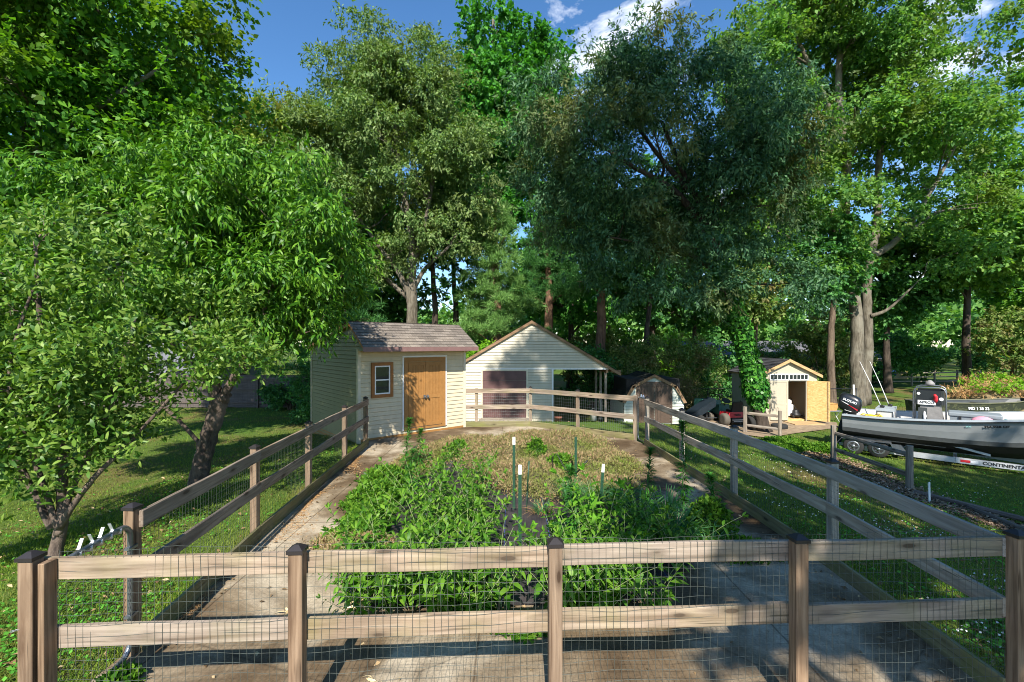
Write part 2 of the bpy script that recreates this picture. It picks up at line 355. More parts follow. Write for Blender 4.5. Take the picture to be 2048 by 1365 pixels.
def fabricmat():
    m, nt, nd, lk = mat_new('weed_fabric')
    tc = N_(nt, 'ShaderNodeTexCoord'); sp = N_(nt, 'ShaderNodeSeparateXYZ'); lk.new(tc.outputs['Object'], sp.inputs[0])
    def stripe(period, width, off):
        a = N_(nt, 'ShaderNodeMath', operation='ADD'); a.inputs[1].default_value = off; lk.new(sp.outputs['X'], a.inputs[0])
        b = N_(nt, 'ShaderNodeMath', operation='PINGPONG'); b.inputs[1].default_value = period; lk.new(a.outputs[0], b.inputs[0])
        c = N_(nt, 'ShaderNodeMath', operation='LESS_THAN'); c.inputs[1].default_value = width; lk.new(b.outputs[0], c.inputs[0]); return c.outputs[0]
    n1 = N_(nt, 'ShaderNodeTexNoise', i_Scale=3., i_Detail=6.); lk.new(tc.outputs['Object'], n1.inputs['Vector'])
    mp = N_(nt, 'ShaderNodeMapping'); mp.inputs['Scale'].default_value = (60, 4, 1); lk.new(tc.outputs['Object'], mp.inputs['Vector'])
    n2 = N_(nt, 'ShaderNodeTexNoise', i_Scale=1.); lk.new(mp.outputs[0], n2.inputs['Vector'])
    r = ramp(nt, [(.35, (.022, .019, .022)), (.7, (.06, .05, .05))]); lk.new(n1.outputs['Fac'], r.inputs['Fac'])
    r2 = ramp(nt, [(.3, (.7, .7, .7)), (.7, (1.3, 1.3, 1.3))]); lk.new(n2.outputs['Fac'], r2.inputs['Fac'])
    c = mixc(nt, 1., r.outputs['Color'], r2.outputs['Color'], 'MULTIPLY')
    c = mixc(nt, stripe(.3, .0035, .1), c, (.05, .08, .25))
    p = N_(nt, 'ShaderNodeBsdfPrincipled', i_Roughness=.6); lk.new(c, p.inputs['Base Color'])
    bp = N_(nt, 'ShaderNodeBump', i_Strength=.4, i_Distance=.03); lk.new(n1.outputs['Fac'], bp.inputs['Height']); lk.new(bp.outputs['Normal'], p.inputs['Normal'])
    out(nt, p.outputs['BSDF']); return m

def camomat():
    m, nt, nd, lk = mat_new('camouflage')
    tc = N_(nt, 'ShaderNodeTexCoord'); n1 = N_(nt, 'ShaderNodeTexNoise', i_Scale=3.5, i_Detail=3.); lk.new(tc.outputs['Object'], n1.inputs['Vector'])
    r = ramp(nt, [(.42, (.03, .035, .02)), (.5, (.07, .075, .035)), (.58, (.045, .05, .03))], 'CONSTANT'); lk.new(n1.outputs['Fac'], r.inputs['Fac'])
    p = N_(nt, 'ShaderNodeBsdfPrincipled', i_Roughness=.7); lk.new(r.outputs['Color'], p.inputs['Base Color']); out(nt, p.outputs['BSDF']); return m

def osbmat():
    m, nt, nd, lk = mat_new('strand_board')
    tc = N_(nt, 'ShaderNodeTexCoord'); mp = N_(nt, 'ShaderNodeMapping'); mp.inputs['Scale'].default_value = (14, 14, 30); lk.new(tc.outputs['Object'], mp.inputs['Vector'])
    vo = N_(nt, 'ShaderNodeTexVoronoi', i_Scale=1.); lk.new(mp.outputs[0], vo.inputs['Vector'])
    r = ramp(nt, [(0, (.48, .28, .09)), (.5, (.62, .40, .15)), (1, (.72, .50, .22))]); lk.new(vo.outputs['Color'], r.inputs['Fac'])
    p = N_(nt, 'ShaderNodeBsdfPrincipled', i_Roughness=.7); lk.new(r.outputs['Color'], p.inputs['Base Color']); out(nt, p.outputs['BSDF']); return m

M = {}
M['wood_front'] = wood('pine_boards', (.42, .33, .245), (.19, .135, .09), green=.25)
M['wood_post'] = wood('pine_posts', (.34, .235, .15), (.11, .06, .032), grain=30., knot=True)
M['wood_left'] = wood('weathered_boards', (.34, .265, .195), (.17, .12, .08))
M['wood_right'] = wood('greyed_boards', (.52, .45, .36), (.30, .24, .18), green=.10)
M['kick'] = wood('mossy_boards', (.30, .26, .13), (.15, .12, .06), green=.55)
M['old_rail'] = wood('split_rail_timber', (.40, .34, .27), (.16, .12, .09))
M['log'] = wood('landscape_timber', (.24, .185, .14), (.09, .065, .05))
M['far_rail'] = wood('pale_rail', (.42, .36, .28), (.2, .16, .12))
M['privacy'] = wood('dark_fence_boards', (.17, .135, .115), (.07, .055, .045), knot=False)
M['cap'] = simple('cap_plastic', (.022, .018, .018), .45)
M['wire'] = simple('coated_wire', (.10, .115, .10), .45, metal=.3)
M['wire_pale'] = simple('zinc_wire', (.30, .33, .32), .4, metal=.6)
M['wire_black'] = simple('black_wire', (.015, .017, .016), .5)
M['galv'] = simple('galvanised_steel', (.22, .24, .26), .38, metal=.75, var=.3, scale=12)
M['bright'] = simple('bright_zinc', (.75, .75, .76), .35, metal=.6)
M['chain'] = simple('chain_steel', (.55, .55, .56), .35, metal=.8)
M['concrete'] = concretemat(); M['soil'] = soilmat(); M['fabric'] = fabricmat()
M['cream'] = sidingmat('cream_vinyl', (.62, .53, .36)); M['pale'] = sidingmat('pale_vinyl', (.56, .51, .39)); M['mint'] = sidingmat('pale_green_boards', (.50, .53, .46))
M['olive'] = sidingmat('shaded_cream_vinyl', (.215, .215, .10), (.12, .14, .055))  # cream siding again, tree shade and green bounce put into its colour
M['trimtan'] = simple('tan_trim', (.62, .56, .42), .6, var=.06)
M['rust'] = simple('rust_paint', (.335, .165, .05), .55, var=.12, scale=9, spec=.3)
M['rustdark'] = simple('rust_trim', (.30, .125, .035), .6, var=.2, spec=.3)
M['maroon'] = simple('maroon_fascia', (.20, .11, .10), .5, var=.15)
M['maroon_door'] = simple('maroon_panel', (.125, .062, .058), .6, var=.22, scale=3)
M['brown'] = simple('brown_paint', (.10, .066, .048), .65, var=.15, spec=.3)
M['browntrim'] = wood('brown_trim_board', (.33, .21, .12), (.2, .12, .065), knot=False)
M['shingle'] = shingles('grey_brown_shingles', (.25, .215, .18), (.155, .132, .11)); M['shingle2'] = shingles('dark_green_shingles', (.035, .04, .032), (.02, .024, .02))
M['shingle3'] = shingles('charcoal_shingles', (.085, .085, .09), (.05, .05, .053)); M['shingle4'] = shingles('grey_house_shingles', (.20, .20, .215), (.14, .14, .15))
M['glass'] = glassmat('window_glass'); M['white'] = simple('white_vinyl', (.78, .78, .76), .45, var=.04)
M['tan'] = simple('tan_panel', (.44, .39, .29), .7, var=.07, scale=2.); M['darkin'] = simple('dark_interior', (.07, .05, .035), .9)
M['osb'] = osbmat(); M['pine'] = wood('new_pine', (.62, .42, .2), (.48, .3, .13), knot=False)
M['dark'] = simple('dark_void', (.012, .012, .012), .9)
M['hull'] = simple('grey_hull_paint', (.25, .265, .27), .55, var=.12, scale=1.4, spec=.5); M['hull_dark'] = simple('hull_band', (.05, .055, .055), .4, var=.2)
M['bottom'] = simple('black_bottom_paint', (.012, .012, .012), .8, var=.4); M['gelcoat'] = simple('white_gelcoat', (.56, .55, .52), .35, var=.1, scale=3)
M['gunwale'] = simple('pale_grey_gunwale', (.36, .40, .43), .4, var=.08); M['blackgloss'] = simple('black_gloss', (.012, .013, .015), .28, var=.1, spec=.7)
M['black'] = simple('black_plastic', (.014, .014, .015), .5); M['rubber'] = simple('tyre_rubber', (.02, .02, .019), .85); M['red'] = simple('red_paint', (.55, .025, .035), .35)
M['whitepaint'] = simple('white_lettering', (.8, .8, .8), .4, var=.03); M['redstripe'] = simple('red_decal', (.5, .02, .03), .4, var=.05)
M['alu'] = simple('aluminium_channel', (.60, .61, .62), .42, metal=.45, var=.1); M['console'] = simple('grey_console', (.22, .21, .2), .6, var=.2)
M['cooler'] = simple('grey_cooler', (.22, .25, .27), .5, var=.08); M['pink'] = simple('pink_towel', (.72, .30, .38), .9); M['teal'] = simple('teal_plastic', (.02, .24, .26), .5)
M['yellow'] = simple('yellow_rope', (.7, .5, .02), .7); M['camo'] = camomat(); M['amber'] = simple('amber_lens', (.45, .17, .05), .3)
M['wicker'] = simple('orange_wicker', (.55, .29, .09), .8, var=.35, scale=40, bump=.4); M['green_paint'] = simple('dark_green_paint', (.03, .11, .085), .45)
M['bluetub'] = simple('blue_black_tub', (.015, .025, .035), .5); M['tpost'] = simple('green_post_paint', (.014, .060, .030), .5, var=.25, scale=14)
M['tip'] = simple('white_post_tip', (.82, .80, .74), .6, var=.05); M['bluecar'] = simple('blue_car_paint', (.03, .16, .48), .25); M['orange'] = simple('orange_hull_paint', (.36, .105, .02), .4, var=.4, scale=2)
M['yellowwall'] = simple('tan_yellow_wall', (.42, .33, .13), .8); M['greywall'] = simple('grey_wall', (.16, .165, .19), .8)
M['straw'] = leafmat('dry_straw', [(.38, .22, .09), (.52, .34, .15), (.30, .16, .07)], .1, (1.2, 1, .7)); M['husk'] = leafmat('dry_husk', [(.55, .42, .22), (.65, .52, .3)], .15, (1.2, 1.1, .7))
# ------------------------------------------------------------------ the land
def sstep(t):
    t = np.clip(t, 0, 1); return t * t * (3 - 2 * t)
def gz(x, y):
    x = np.asarray(x, float); y = np.asarray(y, float)
    dx = np.maximum(np.maximum(-4.1 - x, x - 3.85), 0); dy = np.maximum(y - 14.6, 0)
    d = np.hypot(dx, dy)
    return -.05 - .85 * sstep((d - .15) / 6.) + .03 * np.sin(x * .9 + 1.3) * np.cos(y * .7) * sstep(d / 2)
def gzf(x, y): return float(gz(x, y))

def grid_axis(lo, hi, dlo, dhi, step):
    a = list(np.arange(dlo, dhi + 1e-6, step)); s = step
    while a[-1] < hi: s *= 1.35; a.append(a[-1] + s)
    s = step
    while a[0] > lo: s *= 1.35; a.insert(0, a[0] - s)
    return np.array(a)
xs = grid_axis(-500, 500, -16, 26, .35); ys = grid_axis(-60, 700, 0, 30, .35)
gx, gy = np.meshgrid(xs, ys); g = np.stack([gx, gy, gz(gx, gy)], -1).reshape(-1, 3)
nx, ny = len(xs), len(ys)
ii, jj = np.meshgrid(np.arange(nx - 1), np.arange(ny - 1)); b0 = (jj * nx + ii).ravel()
lp = np.stack([b0, b0 + 1, b0 + nx + 1, b0 + nx], 1).ravel()
tag(add('ground', mesh_np('ground', g, np.full(len(b0), 4), lp, True), M['soil']), kind='structure')

# fence lines (ground points)
FL = [(-3.17, 3.80), (-3.40, 6.02), (-3.53, 7.90), (-3.66, 9.95), (-3.74, 11.62)]
FR = [(3.62, 3.27), (3.72, 5.28), (3.66, 7.5), (3.55, 9.5), (3.46, 11.65)]
FF = [(-3.065, 2.90), (-1.41, 2.99), (.291, 3.078), (1.987, 3.156), (3.60, 3.24)]
FB = [(-1.50, 14.32), (.585, 14.40), (1.94, 13.42), (3.33, 12.32)]

pad = [(-3.22, -6), (-3.22, 3.8), (-3.37, 6.0), (-3.50, 7.9), (-3.62, 9.95), (-3.9, 12.05), (-4.0, 12.3), (-1.45, 14.45), (.585, 14.36), (3.3, 12.3), (3.46, 11.6),
       (3.53, 9.5), (3.64, 7.5), (3.70, 5.28), (3.62, 3.2), (3.62, -6)]
mb = MB(); mb.hull([(x, y, -.12) for x, y in pad], [(x, y, 0) for x, y in pad])
tag(mb.build('concrete_pavement', M['concrete']), kind='structure')
bed = [(-1.35, 4.42), (1.25, 4.5), (2.25, 5.45), (2.38, 8.5), (2.25, 11.0), (1.4, 12.2), (-1.3, 12.5), (-2.45, 11.4), (-2.62, 8.5), (-2.45, 6.9), (-2.15, 5.35)]
bm = bmesh.new(); f = bm.faces.new([bm.verts.new((x, y, .012)) for x, y in bed]); bmesh.ops.triangulate(bm, faces=[f])
bmesh.ops.subdivide_edges(bm, edges=bm.edges[:], cuts=3, use_grid_fill=True)
for v in bm.verts: v.co.z += .03 * math.sin(v.co.x * 3.1 + v.co.y) * math.sin(v.co.y * 1.9) * .5 + .016
me = bpy.data.meshes.new('planting_bed'); bm.to_mesh(me); bm.free()
tag(add('planting_bed', me, M['fabric']), kind='structure')
# dirt apron before the storage sheds
mb = MB(); ap = [(8.2, 17.6), (9.5, 16.9), (11, 17.8), (13.5, 18.8), (14.4, 20.2), (13.6, 20.9), (10.8, 20.5), (9.6, 20.9), (8.4, 20.4)]
mb.face([(x, y, gzf(x, y) + .03) for x, y in ap]); M['dirt'] = simple('bare_dirt', (.26, .19, .12), .95, var=.4, scale=5, bump=.5)
tag(mb.build('dirt_path', M['dirt']), kind='structure')

# ------------------------------------------------------------------ garden fences
def wire_grid(mb, p0, p1, z0, z1, dx, dz, r, wob=.004, seed=1, off=(0, 0)):
    rr = random.Random(seed); p0 = V(p0[0] + off[0], p0[1] + off[1], 0); p1 = V(p1[0] + off[0], p1[1] + off[1], 0)
    L = (p1 - p0).length; d = (p1 - p0).normalized(); n = max(1, int(L / dx)); q = V(-d.y, d.x, 0)
    ph = [rr.uniform(0, 6) for _ in range(4)]
    def w(s, z): return wob * (math.sin(s * 5 + ph[0] + z * 3) + .6 * math.sin(s * 13 + ph[1] + z * 7))
    for i in range(n + 1):
        s = L * i / n; k = 4
        mb.tube([p0 + d * (s + w(s, z)) + q * w(s + 3, z) * .6 + V(0, 0, z) for z in [z0 + (z1 - z0) * j / k for j in range(k + 1)]], r, 3, False)
    m = int((z1 - z0) / dz)
    for j in range(m + 1):
        z = z0 + (z1 - z0) * j / m; k = max(4, int(L / .12))
        mb.tube([p0 + d * (L * i / k) + q * w(L * i / k, z) * .6 + V(0, 0, z + w(L * i / k + 2, z * 3) * 1.4) for i in range(k + 1)], r, 3, False)

def make_cap(w=.105):
    h = w / 2; mb = MB()
    mb.hull([(-h, -h, 0), (h, -h, 0), (h, h, 0), (-h, h, 0)], [(-h, -h, .022), (h, -h, .022), (h, h, .022), (-h, h, .022)])
    g = h * .93; mb.hull([(-g, -g, .022), (g, -g, .022), (g, g, .022), (-g, g, .022)], [(-.012, -.012, .05), (.012, -.012, .05), (.012, .012, .05), (-.012, .012, .05)])
    return mb.mesh('cap')
cap_me = make_cap()
def post(parent, x, y, z0, z1, mat, rz=0, cap=True, w=.089):
    X = V(0, 0, 1); Y = V(math.cos(rz), math.sin(rz), 0); Z = X.cross(Y)
    o = add('post', bevel_box('post', z1 - z0, w, w, .006), mat, parent, axes(V(x, y, (z0 + z1) / 2), X, Y, Z))
    if cap: add('cap', cap_me, M['cap'], o, T(x, y, z1 + .002, rz))
    return o
def run_rail(fence, a, b, z, off, mat, w=.14, t=.035, nm='rail'):
    d = V(b[0] - a[0], b[1] - a[1], 0).normalized(); q = V(-d.y, d.x, 0) * off
    return plank(nm, V(a[0], a[1], z) + q, V(b[0], b[1], z) + q, w, t, mat, fence)

# front fence: rails run behind the posts, wire between
ff = thing('garden_fence', 'pale rail fence with dark-capped posts and welded wire across the front of the garden', 'fence', T(FF[0][0], FF[0][1], 0), 'post and rail fences round the garden')
tilt = [1.205, 1.21, 1.215, 1.21, 1.205]
for i, (x, y) in enumerate(FF): post(ff, x, y, -.1, tilt[i], M['wood_post'], R(3))
for i in range(4):
    for z in (1.117, .668):
        run_rail(ff, FF[i], FF[i + 1], z + rnd.uniform(-.008, .008), .066, M['wood_front'])
plank('trim_post', (FF[0][0] + .10, FF[0][1] + .005, -.08), (FF[0][0] + .10, FF[0][1] + .005, 1.19), .04, .09, M['wood_post'], ff, up=(1, 0, 0))
mb = MB(); wire_grid(mb, (FF[0][0] + .13, FF[0][1] + .01), FF[4], .03, 1.235, .049, .07, .00135, .006, 3, (-.001, .046))
mb.build('wire_mesh', M['wire'], ff)
# the side and back fences
fl = thing('garden_fence', 'weathered brown rail fence with mossy kick board running up to the cream shed', 'fence', T(*FL[0]), 'post and rail fences round the garden')
for x, y in FL: post(fl, x, y, -.15, 1.2, M['wood_post'], R(-4))
for i in range(4):
    a, b = FL[i], FL[i + 1]
    for z in (1.11, .68): run_rail(fl, a, b, z, -.064, M['wood_left'])
    run_rail(fl, a, b, .075, -.064, M['kick'], .2, nm='kick_board')
mb = MB()
for i in range(4): wire_grid(mb, FL[i], FL[i + 1], .1, 1.15, .05, .07, .0012, .003, 5 + i, (.046 - .003, 0))
mb.build('wire_mesh', M['wire'], fl)
fr = thing('garden_fence', 'grey wooden rail fence with wire beside the lawn where the boat stands', 'fence', T(*FR[0]), 'post and rail fences round the garden')
for i, (x, y) in enumerate(FR[1:]): post(fr, x, y, -.2, 1.2, M['wood_right'], R(2))
for i in range(4):
    a, b = FR[i], FR[i + 1]
    for z in (1.11, .68): run_rail(fr, a, b, z, .064, M['wood_right'])
    run_rail(fr, a, b, .07, .064, M['kick'], .2, nm='kick_board')
mb = MB()
for i in range(4): wire_grid(mb, FR[i], FR[i + 1], .1, 1.17, .05, .07, .0012, .003, 15 + i, (-.044, 0))
mb.build('wire_mesh', M['wire'], fr)
fb = thing('garden_fence', 'low wooden rail fence with wire in front of the gabled garage', 'fence', T(*FB[0]), 'post and rail fences round the garden')
for i, (x, y) in enumerate([FB[0], (-1.12, 14.33), FB[1], FB[2], FB[3]]): post(fb, x, y, -.2, 1.2, M['wood_front'], R(0 if i < 3 else -39), cap=i in (2, 3))
for i in range(3):
    a, b = FB[i], FB[i + 1]
    for z in (1.12, .62): run_rail(fb, a, b, z, -.064, M['wood_front'])
    run_rail(fb, a, b, .07, -.064, M['kick'], .18, nm='kick_board')
mb = MB()
for i in range(3): wire_grid(mb, FB[i], FB[i + 1], .1, 1.13, .06, .09, .0016, .003, 25 + i, (0, -.044))
mb.build('wire_mesh', M['wire_pale'], fb)

# ------------------------------------------------------------------ chain link gates
def gate(label, a, b, h, r=.021, z0=.04):
    a, b = V(*a, 0), V(*b, 0); L = (b - a).length; d = (b - a) / L
    g = thing('chain_link_gate', label, 'gate', axes(a, d, V(-d.y, d.x, 0), V(0, 0, 1)), 'chain link gates of the garden')
    fr_ = MB(); c = .11; pts = []
    for cx, cz, a0 in ((c, z0 + c, 180), (L - c, z0 + c, 270), (L - c, h - c, 0), (c, h - c, 90)):
        for k in range(7):
            th = R(a0 + 15 * k); pts.append((cx + c * math.cos(th), 0, cz + c * math.sin(th)))
    pts.append(pts[0]); fr_.tube(pts, r, 8, False); fr_.build('frame', M['galv'], g, local=Matrix())
    ms = MB(); p = .052; k = 0; n = int(L / p)
    for i in range(1, n):           # zigzag wires woven together
        x = p * i; pp = []; z = z0 + .03; s = 1
        while z < h + .015:
            pp.append((x + s * p * .5, .004 * s, z)); s = -s; z += p * .5 * 1.05
        ms.tube(pp, .0022, 3, False)
    ms.build('chain_link', M['wire_black'], g, local=Matrix())
    for i in range(6):              # the bright ties and bent straps along the top tube
        tw = MB()
        x = L * (.14 + .135 * i)
        tw.tube([(x, 0, h - r * 1.3), (x, 0, h + r * .4)], r * 1.12, 8)
        if i in (1, 2, 3, 4):
            s = 1 if i % 2 else -1
            M1 = Matrix.Translation((x + .02, 0, h + .055)) @ Matrix.Rotation(R(28 * s), 4, 'Y')
            tw.box((0, 0, 0), (.004, .022, .075), M1)
            tw.box((.012 * s, 0, -.035), (.04, .022, .004), M1)
        tw.build('strap', M['bright'], g, local=Matrix())
    for z in (.35, h - .2):
        hg = MB()
        hg.box((L + .012, 0, z), (.09, .05, .022))
        hg.build('hinge', M['galv'], g, local=Matrix())
    return g
gate('chain link gate in a bent steel tube beside the front corner post', (-3.02, 2.995), (-3.13, 3.73), 1.105)
gate('narrow chain link gate with zigzag top by the gambrel shed', (3.39, 12.24), (3.46, 11.74), 1.17, .018)
ch = MB(); A = V(-3.12, 2.84, .78); B = V(-2.955, 2.955, .93)
for i in range(20):
    t = i / 19; p = A.lerp(B, t) + V(0, 0, -.045 * math.sin(math.pi * t)); t2 = (i + .95) / 19
    q = A.lerp(B, t2) + V(0, 0, -.045 * math.sin(math.pi * t2)); d = (q - p).normalized(); n = d.cross(V(0, 0, 1) if i % 2 else V(0, 1, 0)).normalized()
    L = (q - p).length * .62
    ch.tube([p - d * L + n * .0045, p + d * L + n * .0045, p + d * (L + .004), p + d * L - n * .0045, p - d * L - n * .0045, p - d * (L + .004), p - d * L + n * .0045], .0017, 4, False)
tag(ch.build('chain', M['chain']), 'short steel chain hooked on the corner post at the front gate', 'chain')

# ------------------------------------------------------------------ sheds
def siding(name, mat, parent, Mx, xr, z0, z1, pitch=.11, out_=.03, sub=1):
    """lapped courses; local x along the wall, z up, outward -y; xr(z) -> (xmin, xmax)"""
    mb = MB(); z = z0; under = .002
    while z < z1 - 1e-4:
        zt = min(z + pitch, z1); a0, b0_ = xr(z + 1e-4); a1, b1 = xr(zt - 1e-4)
        if b0_ - a0 > .01:
            if b1 < a1: a1 = b1 = (a1 + b1) / 2
            k = .86; am, bm_ = a0 + (a1 - a0) * k, b0_ + (b1 - b0_) * k; zm = z + (zt - z) * k; om = out_ * .42
            mb.face([(a0, -out_, z), (b0_, -out_, z), (bm_, -om, zm), (am, -om, zm)])
            mb.face([(am, -om, zm), (bm_, -om, zm), (b1, -under, zt), (a1, -under, zt)])
            mb.face([(a0, -under, z), (b0_, -under, z), (b0_, -out_, z), (a0, -out_, z)])
        z = zt
    return mb.build(name, mat, parent, Mx)
def slab(mb, p, t, n):
    n = Vector(n).normalized() * t; mb.hull([Vector(q) - n for q in p], p); return mb
def local(Mx): return Mx

# cream saltbox shed
S = axes(V(-4.06, 12.04, 0), V(.758, .652, 0), V(-.652, .758, 0), V(0, 0, 1)); FW, SD = 3.37, 3.83
sh = thing('garden_shed', 'cream saltbox shed with orange-brown double doors and grey shingle roof', 'shed', S)
def SM(m): return S @ m
siding('wall', M['cream'], sh, SM(Matrix()), lambda z: (0, FW), .06, 2.44, .115)
RZ = lambda a: Matrix.Rotation(a, 4, 'Z')
def side_x(z):
    a = 0.; b = SD
    if z > 2.41: b = SD - (-.5 + (z - 2.52) / .667)
    if z > 2.55: a = max(0, SD - (.49 + (3.18 - z) / .1886))
    return (a, min(b, SD + .5))
siding('wall', M['olive'], sh, SM(T(0, SD, 0, R(-90))), side_x, -.35, 3.14, .115)  # cream siding; the olive is tree shade and green bounce put into its colour
siding('wall', M['cream'], sh, SM(T(FW, 0, 0, R(90))), lambda z: ((0 if z < 2.41 else max(-.5, -.5 + (z - 2.52) / .667)), (SD if z < 2.55 else min(SD, .49 + (3.18 - z) / .1886))), -.1, 3.14, .115)
siding('wall', M['cream'], sh, SM(T(FW, SD, 0, R(180))), lambda z: (0, FW), -.4, 2.55, .115)
for x, y in ((0, 0), (FW, 0), (0, SD), (FW, SD)):
    mb = MB(); mb.box((x, y, 1.1), (.085, .085, 2.7)); mb.build('corner_trim', M['trimtan'], sh, SM(Matrix()))
mb = MB(); mb.box((FW / 2, -.004, .0), (FW + .02, .05, .13)); mb.box((0, SD / 2, -.3), (.05, SD, .5)); mb.box((FW, SD / 2, -.15), (.05, SD, .3)); mb.build('base_board', M['rust'], sh, SM(Matrix()))
a = math.atan2(.66, .99); bA = math.atan2(.63, 3.34)
rs = math.hypot(.66, 1.04)
siding('roof', M['shingle'], sh, SM(axes(V(-.1, -.55, 2.50), V(1, 0, 0), V(0, math.sin(a), -math.cos(a)), V(0, math.cos(a), math.sin(a)))), lambda z: (0, FW + .25), 0, 1.262, .14, .012)
siding('roof', M['shingle'], sh, SM(axes(V(FW + .15, SD + .12, 2.555), V(-1, 0, 0), V(0, -math.sin(bA), -math.cos(bA)), V(0, -math.cos(bA), math.sin(bA)))), lambda z: (0, FW + .25), 0, 3.53, .14, .012)
mb = MB()
slab(mb, [(-.09, -.53, 2.507), (FW + .14, -.53, 2.507), (FW + .14, .49, 3.188), (-.09, .49, 3.188)], .06, (0, -.55, .83))
slab(mb, [(-.09, .49, 3.188), (FW + .14, .49, 3.188), (FW + .14, SD + .1, 2.552), (-.09, SD + .1, 2.552)], .06, (0, .18, .98))
mb.build('roof_deck', M['rustdark'], sh, SM(Matrix()))
mb = MB(); mb.box((FW / 2 + .02, -.555, 2.45), (FW + .26, .025, .12)); mb.build('fascia', M['maroon'], sh, SM(Matrix()))
mb = MB(); mb.box((FW / 2, -.27, 2.425), (FW, .52, .02)); mb.build('soffit', M['rustdark'], sh, SM(Matrix()))
rk = MB()
for x in (-.1, FW + .15): slab(rk, [(x - .012, .49, 3.17), (x + .012, .49, 3.17), (x + .012, SD + .12, 2.53), (x - .012, SD + .12, 2.53)], .1, (0, .18, .98))
rk.build('rake_board', M['rust'], sh, SM(Matrix()))
# double door
dx0, dx1, dz0, dz1 = 1.30, 2.66, .13, 2.2
mb = MB(); w = .12
mb.box((dx0 + w / 2, -.035, (dz0 + dz1) / 2), (w, .05, dz1 - dz0)); mb.box((dx1 - w / 2, -.035, (dz0 + dz1) / 2), (w, .05, dz1 - dz0)); mb.box(((dx0 + dx1) / 2, -.035, dz1 - w / 2 + .003), (dx1 - dx0 - 2 * w - .004, .05, w))
mb.box(((dx0 + dx1) / 2, -.035, dz0 + .03), (dx1 - dx0 - 2 * w - .004, .05, .06)); mb.build('door_frame', M['rust'], sh, SM(Matrix()))
mb = MB()
for x in (dx0 - .03, dx1 + .03): mb.box((x, -.03, (dz0 + dz1) / 2 + .01), (.045, .04, dz1 - dz0))
mb.box(((dx0 + dx1) / 2, -.03, dz1 + .035), (dx1 - dx0 + .1, .04, .04)); mb.build('door_surround', M['white'], sh, SM(Matrix()))
mid = (dx0 + dx1) / 2
for s, (xa, xb) in enumerate(((dx0 + w + .006, mid - .006), (mid + .006, dx1 - w - .006))):
    mb = MB(); za, zb = dz0 + .08, dz1 - w - .006
    mb.box(((xa + xb) / 2, -.03, (za + zb) / 2), (xb - xa, .03, zb - za))
    n = 8; sw = .07                      # tongue and groove field, stiles and rails
    for i in range(n):
        x0_ = xa + sw + (xb - xa - 2 * sw) * i / n; x1_ = xa + sw + (xb - xa - 2 * sw) * (i + 1) / n
        mb.box(((x0_ + x1_) / 2, -.049, (za + zb) / 2), (x1_ - x0_ - .008, .008, zb - za - .02))
    for x in (xa + sw / 2, xb - sw / 2): mb.box((x, -.055, (za + zb) / 2), (sw, .02, zb - za - .003))
    for z in (za + .05, (za + zb) / 2 - .08, zb - .05): mb.box(((xa + xb) / 2, -.055, z), (xb - xa - 2 * sw - .003, .02, .10))
    d = mb.build('door', M['rust'], sh, SM(Matrix()))
    mb = MB(); hx = mid + (-.05 if s == 0 else .05)
    mb.box((hx, -.075, 1.06), (.055, .018, .1)); mb.lathe([(.012, 0), (.016, .02), (.03, .035), (.03, .06), (.02, .068)], Matrix.Translation((hx, -.08, 1.06)) @ Matrix.Rotation(R(90), 4, 'X'), 12)
    mb.build('handle', M['galv'], d, SM(Matrix()))
# window
wx0, wx1, wz0, wz1 = .42, .87, 1.22, 2.0
mb = MB(); w = .09
for x in (wx0 - w / 2, wx1 + w / 2): mb.box((x, -.045, (wz0 + wz1) / 2), (w, .05, wz1 - wz0 + 2 * w))
for z in (wz0 - w / 2, wz1 + w / 2): mb.box(((wx0 + wx1) / 2, -.045, z), (wx1 - wx0 - .003, .05, w))
wn = mb.build('window', M['rustdark'], sh, SM(Matrix()))
mb = MB(); w = .035
for x in (wx0 + w / 2 + .002, wx1 - w / 2 - .002): mb.box((x, -.042, (wz0 + wz1) / 2), (w, .04, wz1 - wz0 - .004))
for z in (wz0 + w / 2 + .003, wz1 - w / 2 - .003, (wz0 + wz1) / 2): mb.box(((wx0 + wx1) / 2, -.042, z), (wx1 - wx0 - 2 * w - .006, .036, w))
mb.build('sash', M['white'], wn, SM(Matrix()))
mb = MB(); mb.box(((wx0 + wx1) / 2, -.037, (wz0 + wz1) / 2), (wx1 - wx0 - .02, .008, wz1 - wz0 - .02)); mb.build('pane', M['glass'], wn, SM(Matrix()))

# gabled garage with open porch
GY, GZ = 19.3, gzf(1, 19.3) - .02
ga = thing('garage', 'pale sided gabled garage with maroon door and open porch on thin posts', 'garage', T(.83, GY, GZ))
ax, az, hw, ez = .83, 3.60, 3.55, 1.50; sl = (az - ez) / hw; band = 1.56
def GX(m=Matrix()): return m
siding('gable_wall', M['pale'], ga, T(0, GY, 0), lambda z: (ax - (az - z) / sl + .0, ax + (az - z) / sl), band, az - .05, .115, .045)
siding('wall', M['pale'], ga, T(0, GY, 0), lambda z: (ax - hw + .3, 1.72), GZ, band - .02, .115, .045)
siding('side_wall', M['pale'], ga, T(1.72, GY, 0, R(90)), lambda z: (0, 5), GZ, 1.7, .115, .045)
siding('side_wall', M['pale'], ga, T(ax - hw + .3, GY + 5, 0, R(-90)), lambda z: (0, 5), GZ, 1.7, .115, .045)
mb = MB(); mb.box(((ax - hw + .3 + 4.1) / 2, GY - .02, band - .012), (4.1 - ax + hw - .3, .05, .05)); mb.box((1.72, GY - .022, (GZ + band) / 2), (.07, .05, band - GZ - .06)); mb.build('trim', M['white'], ga)
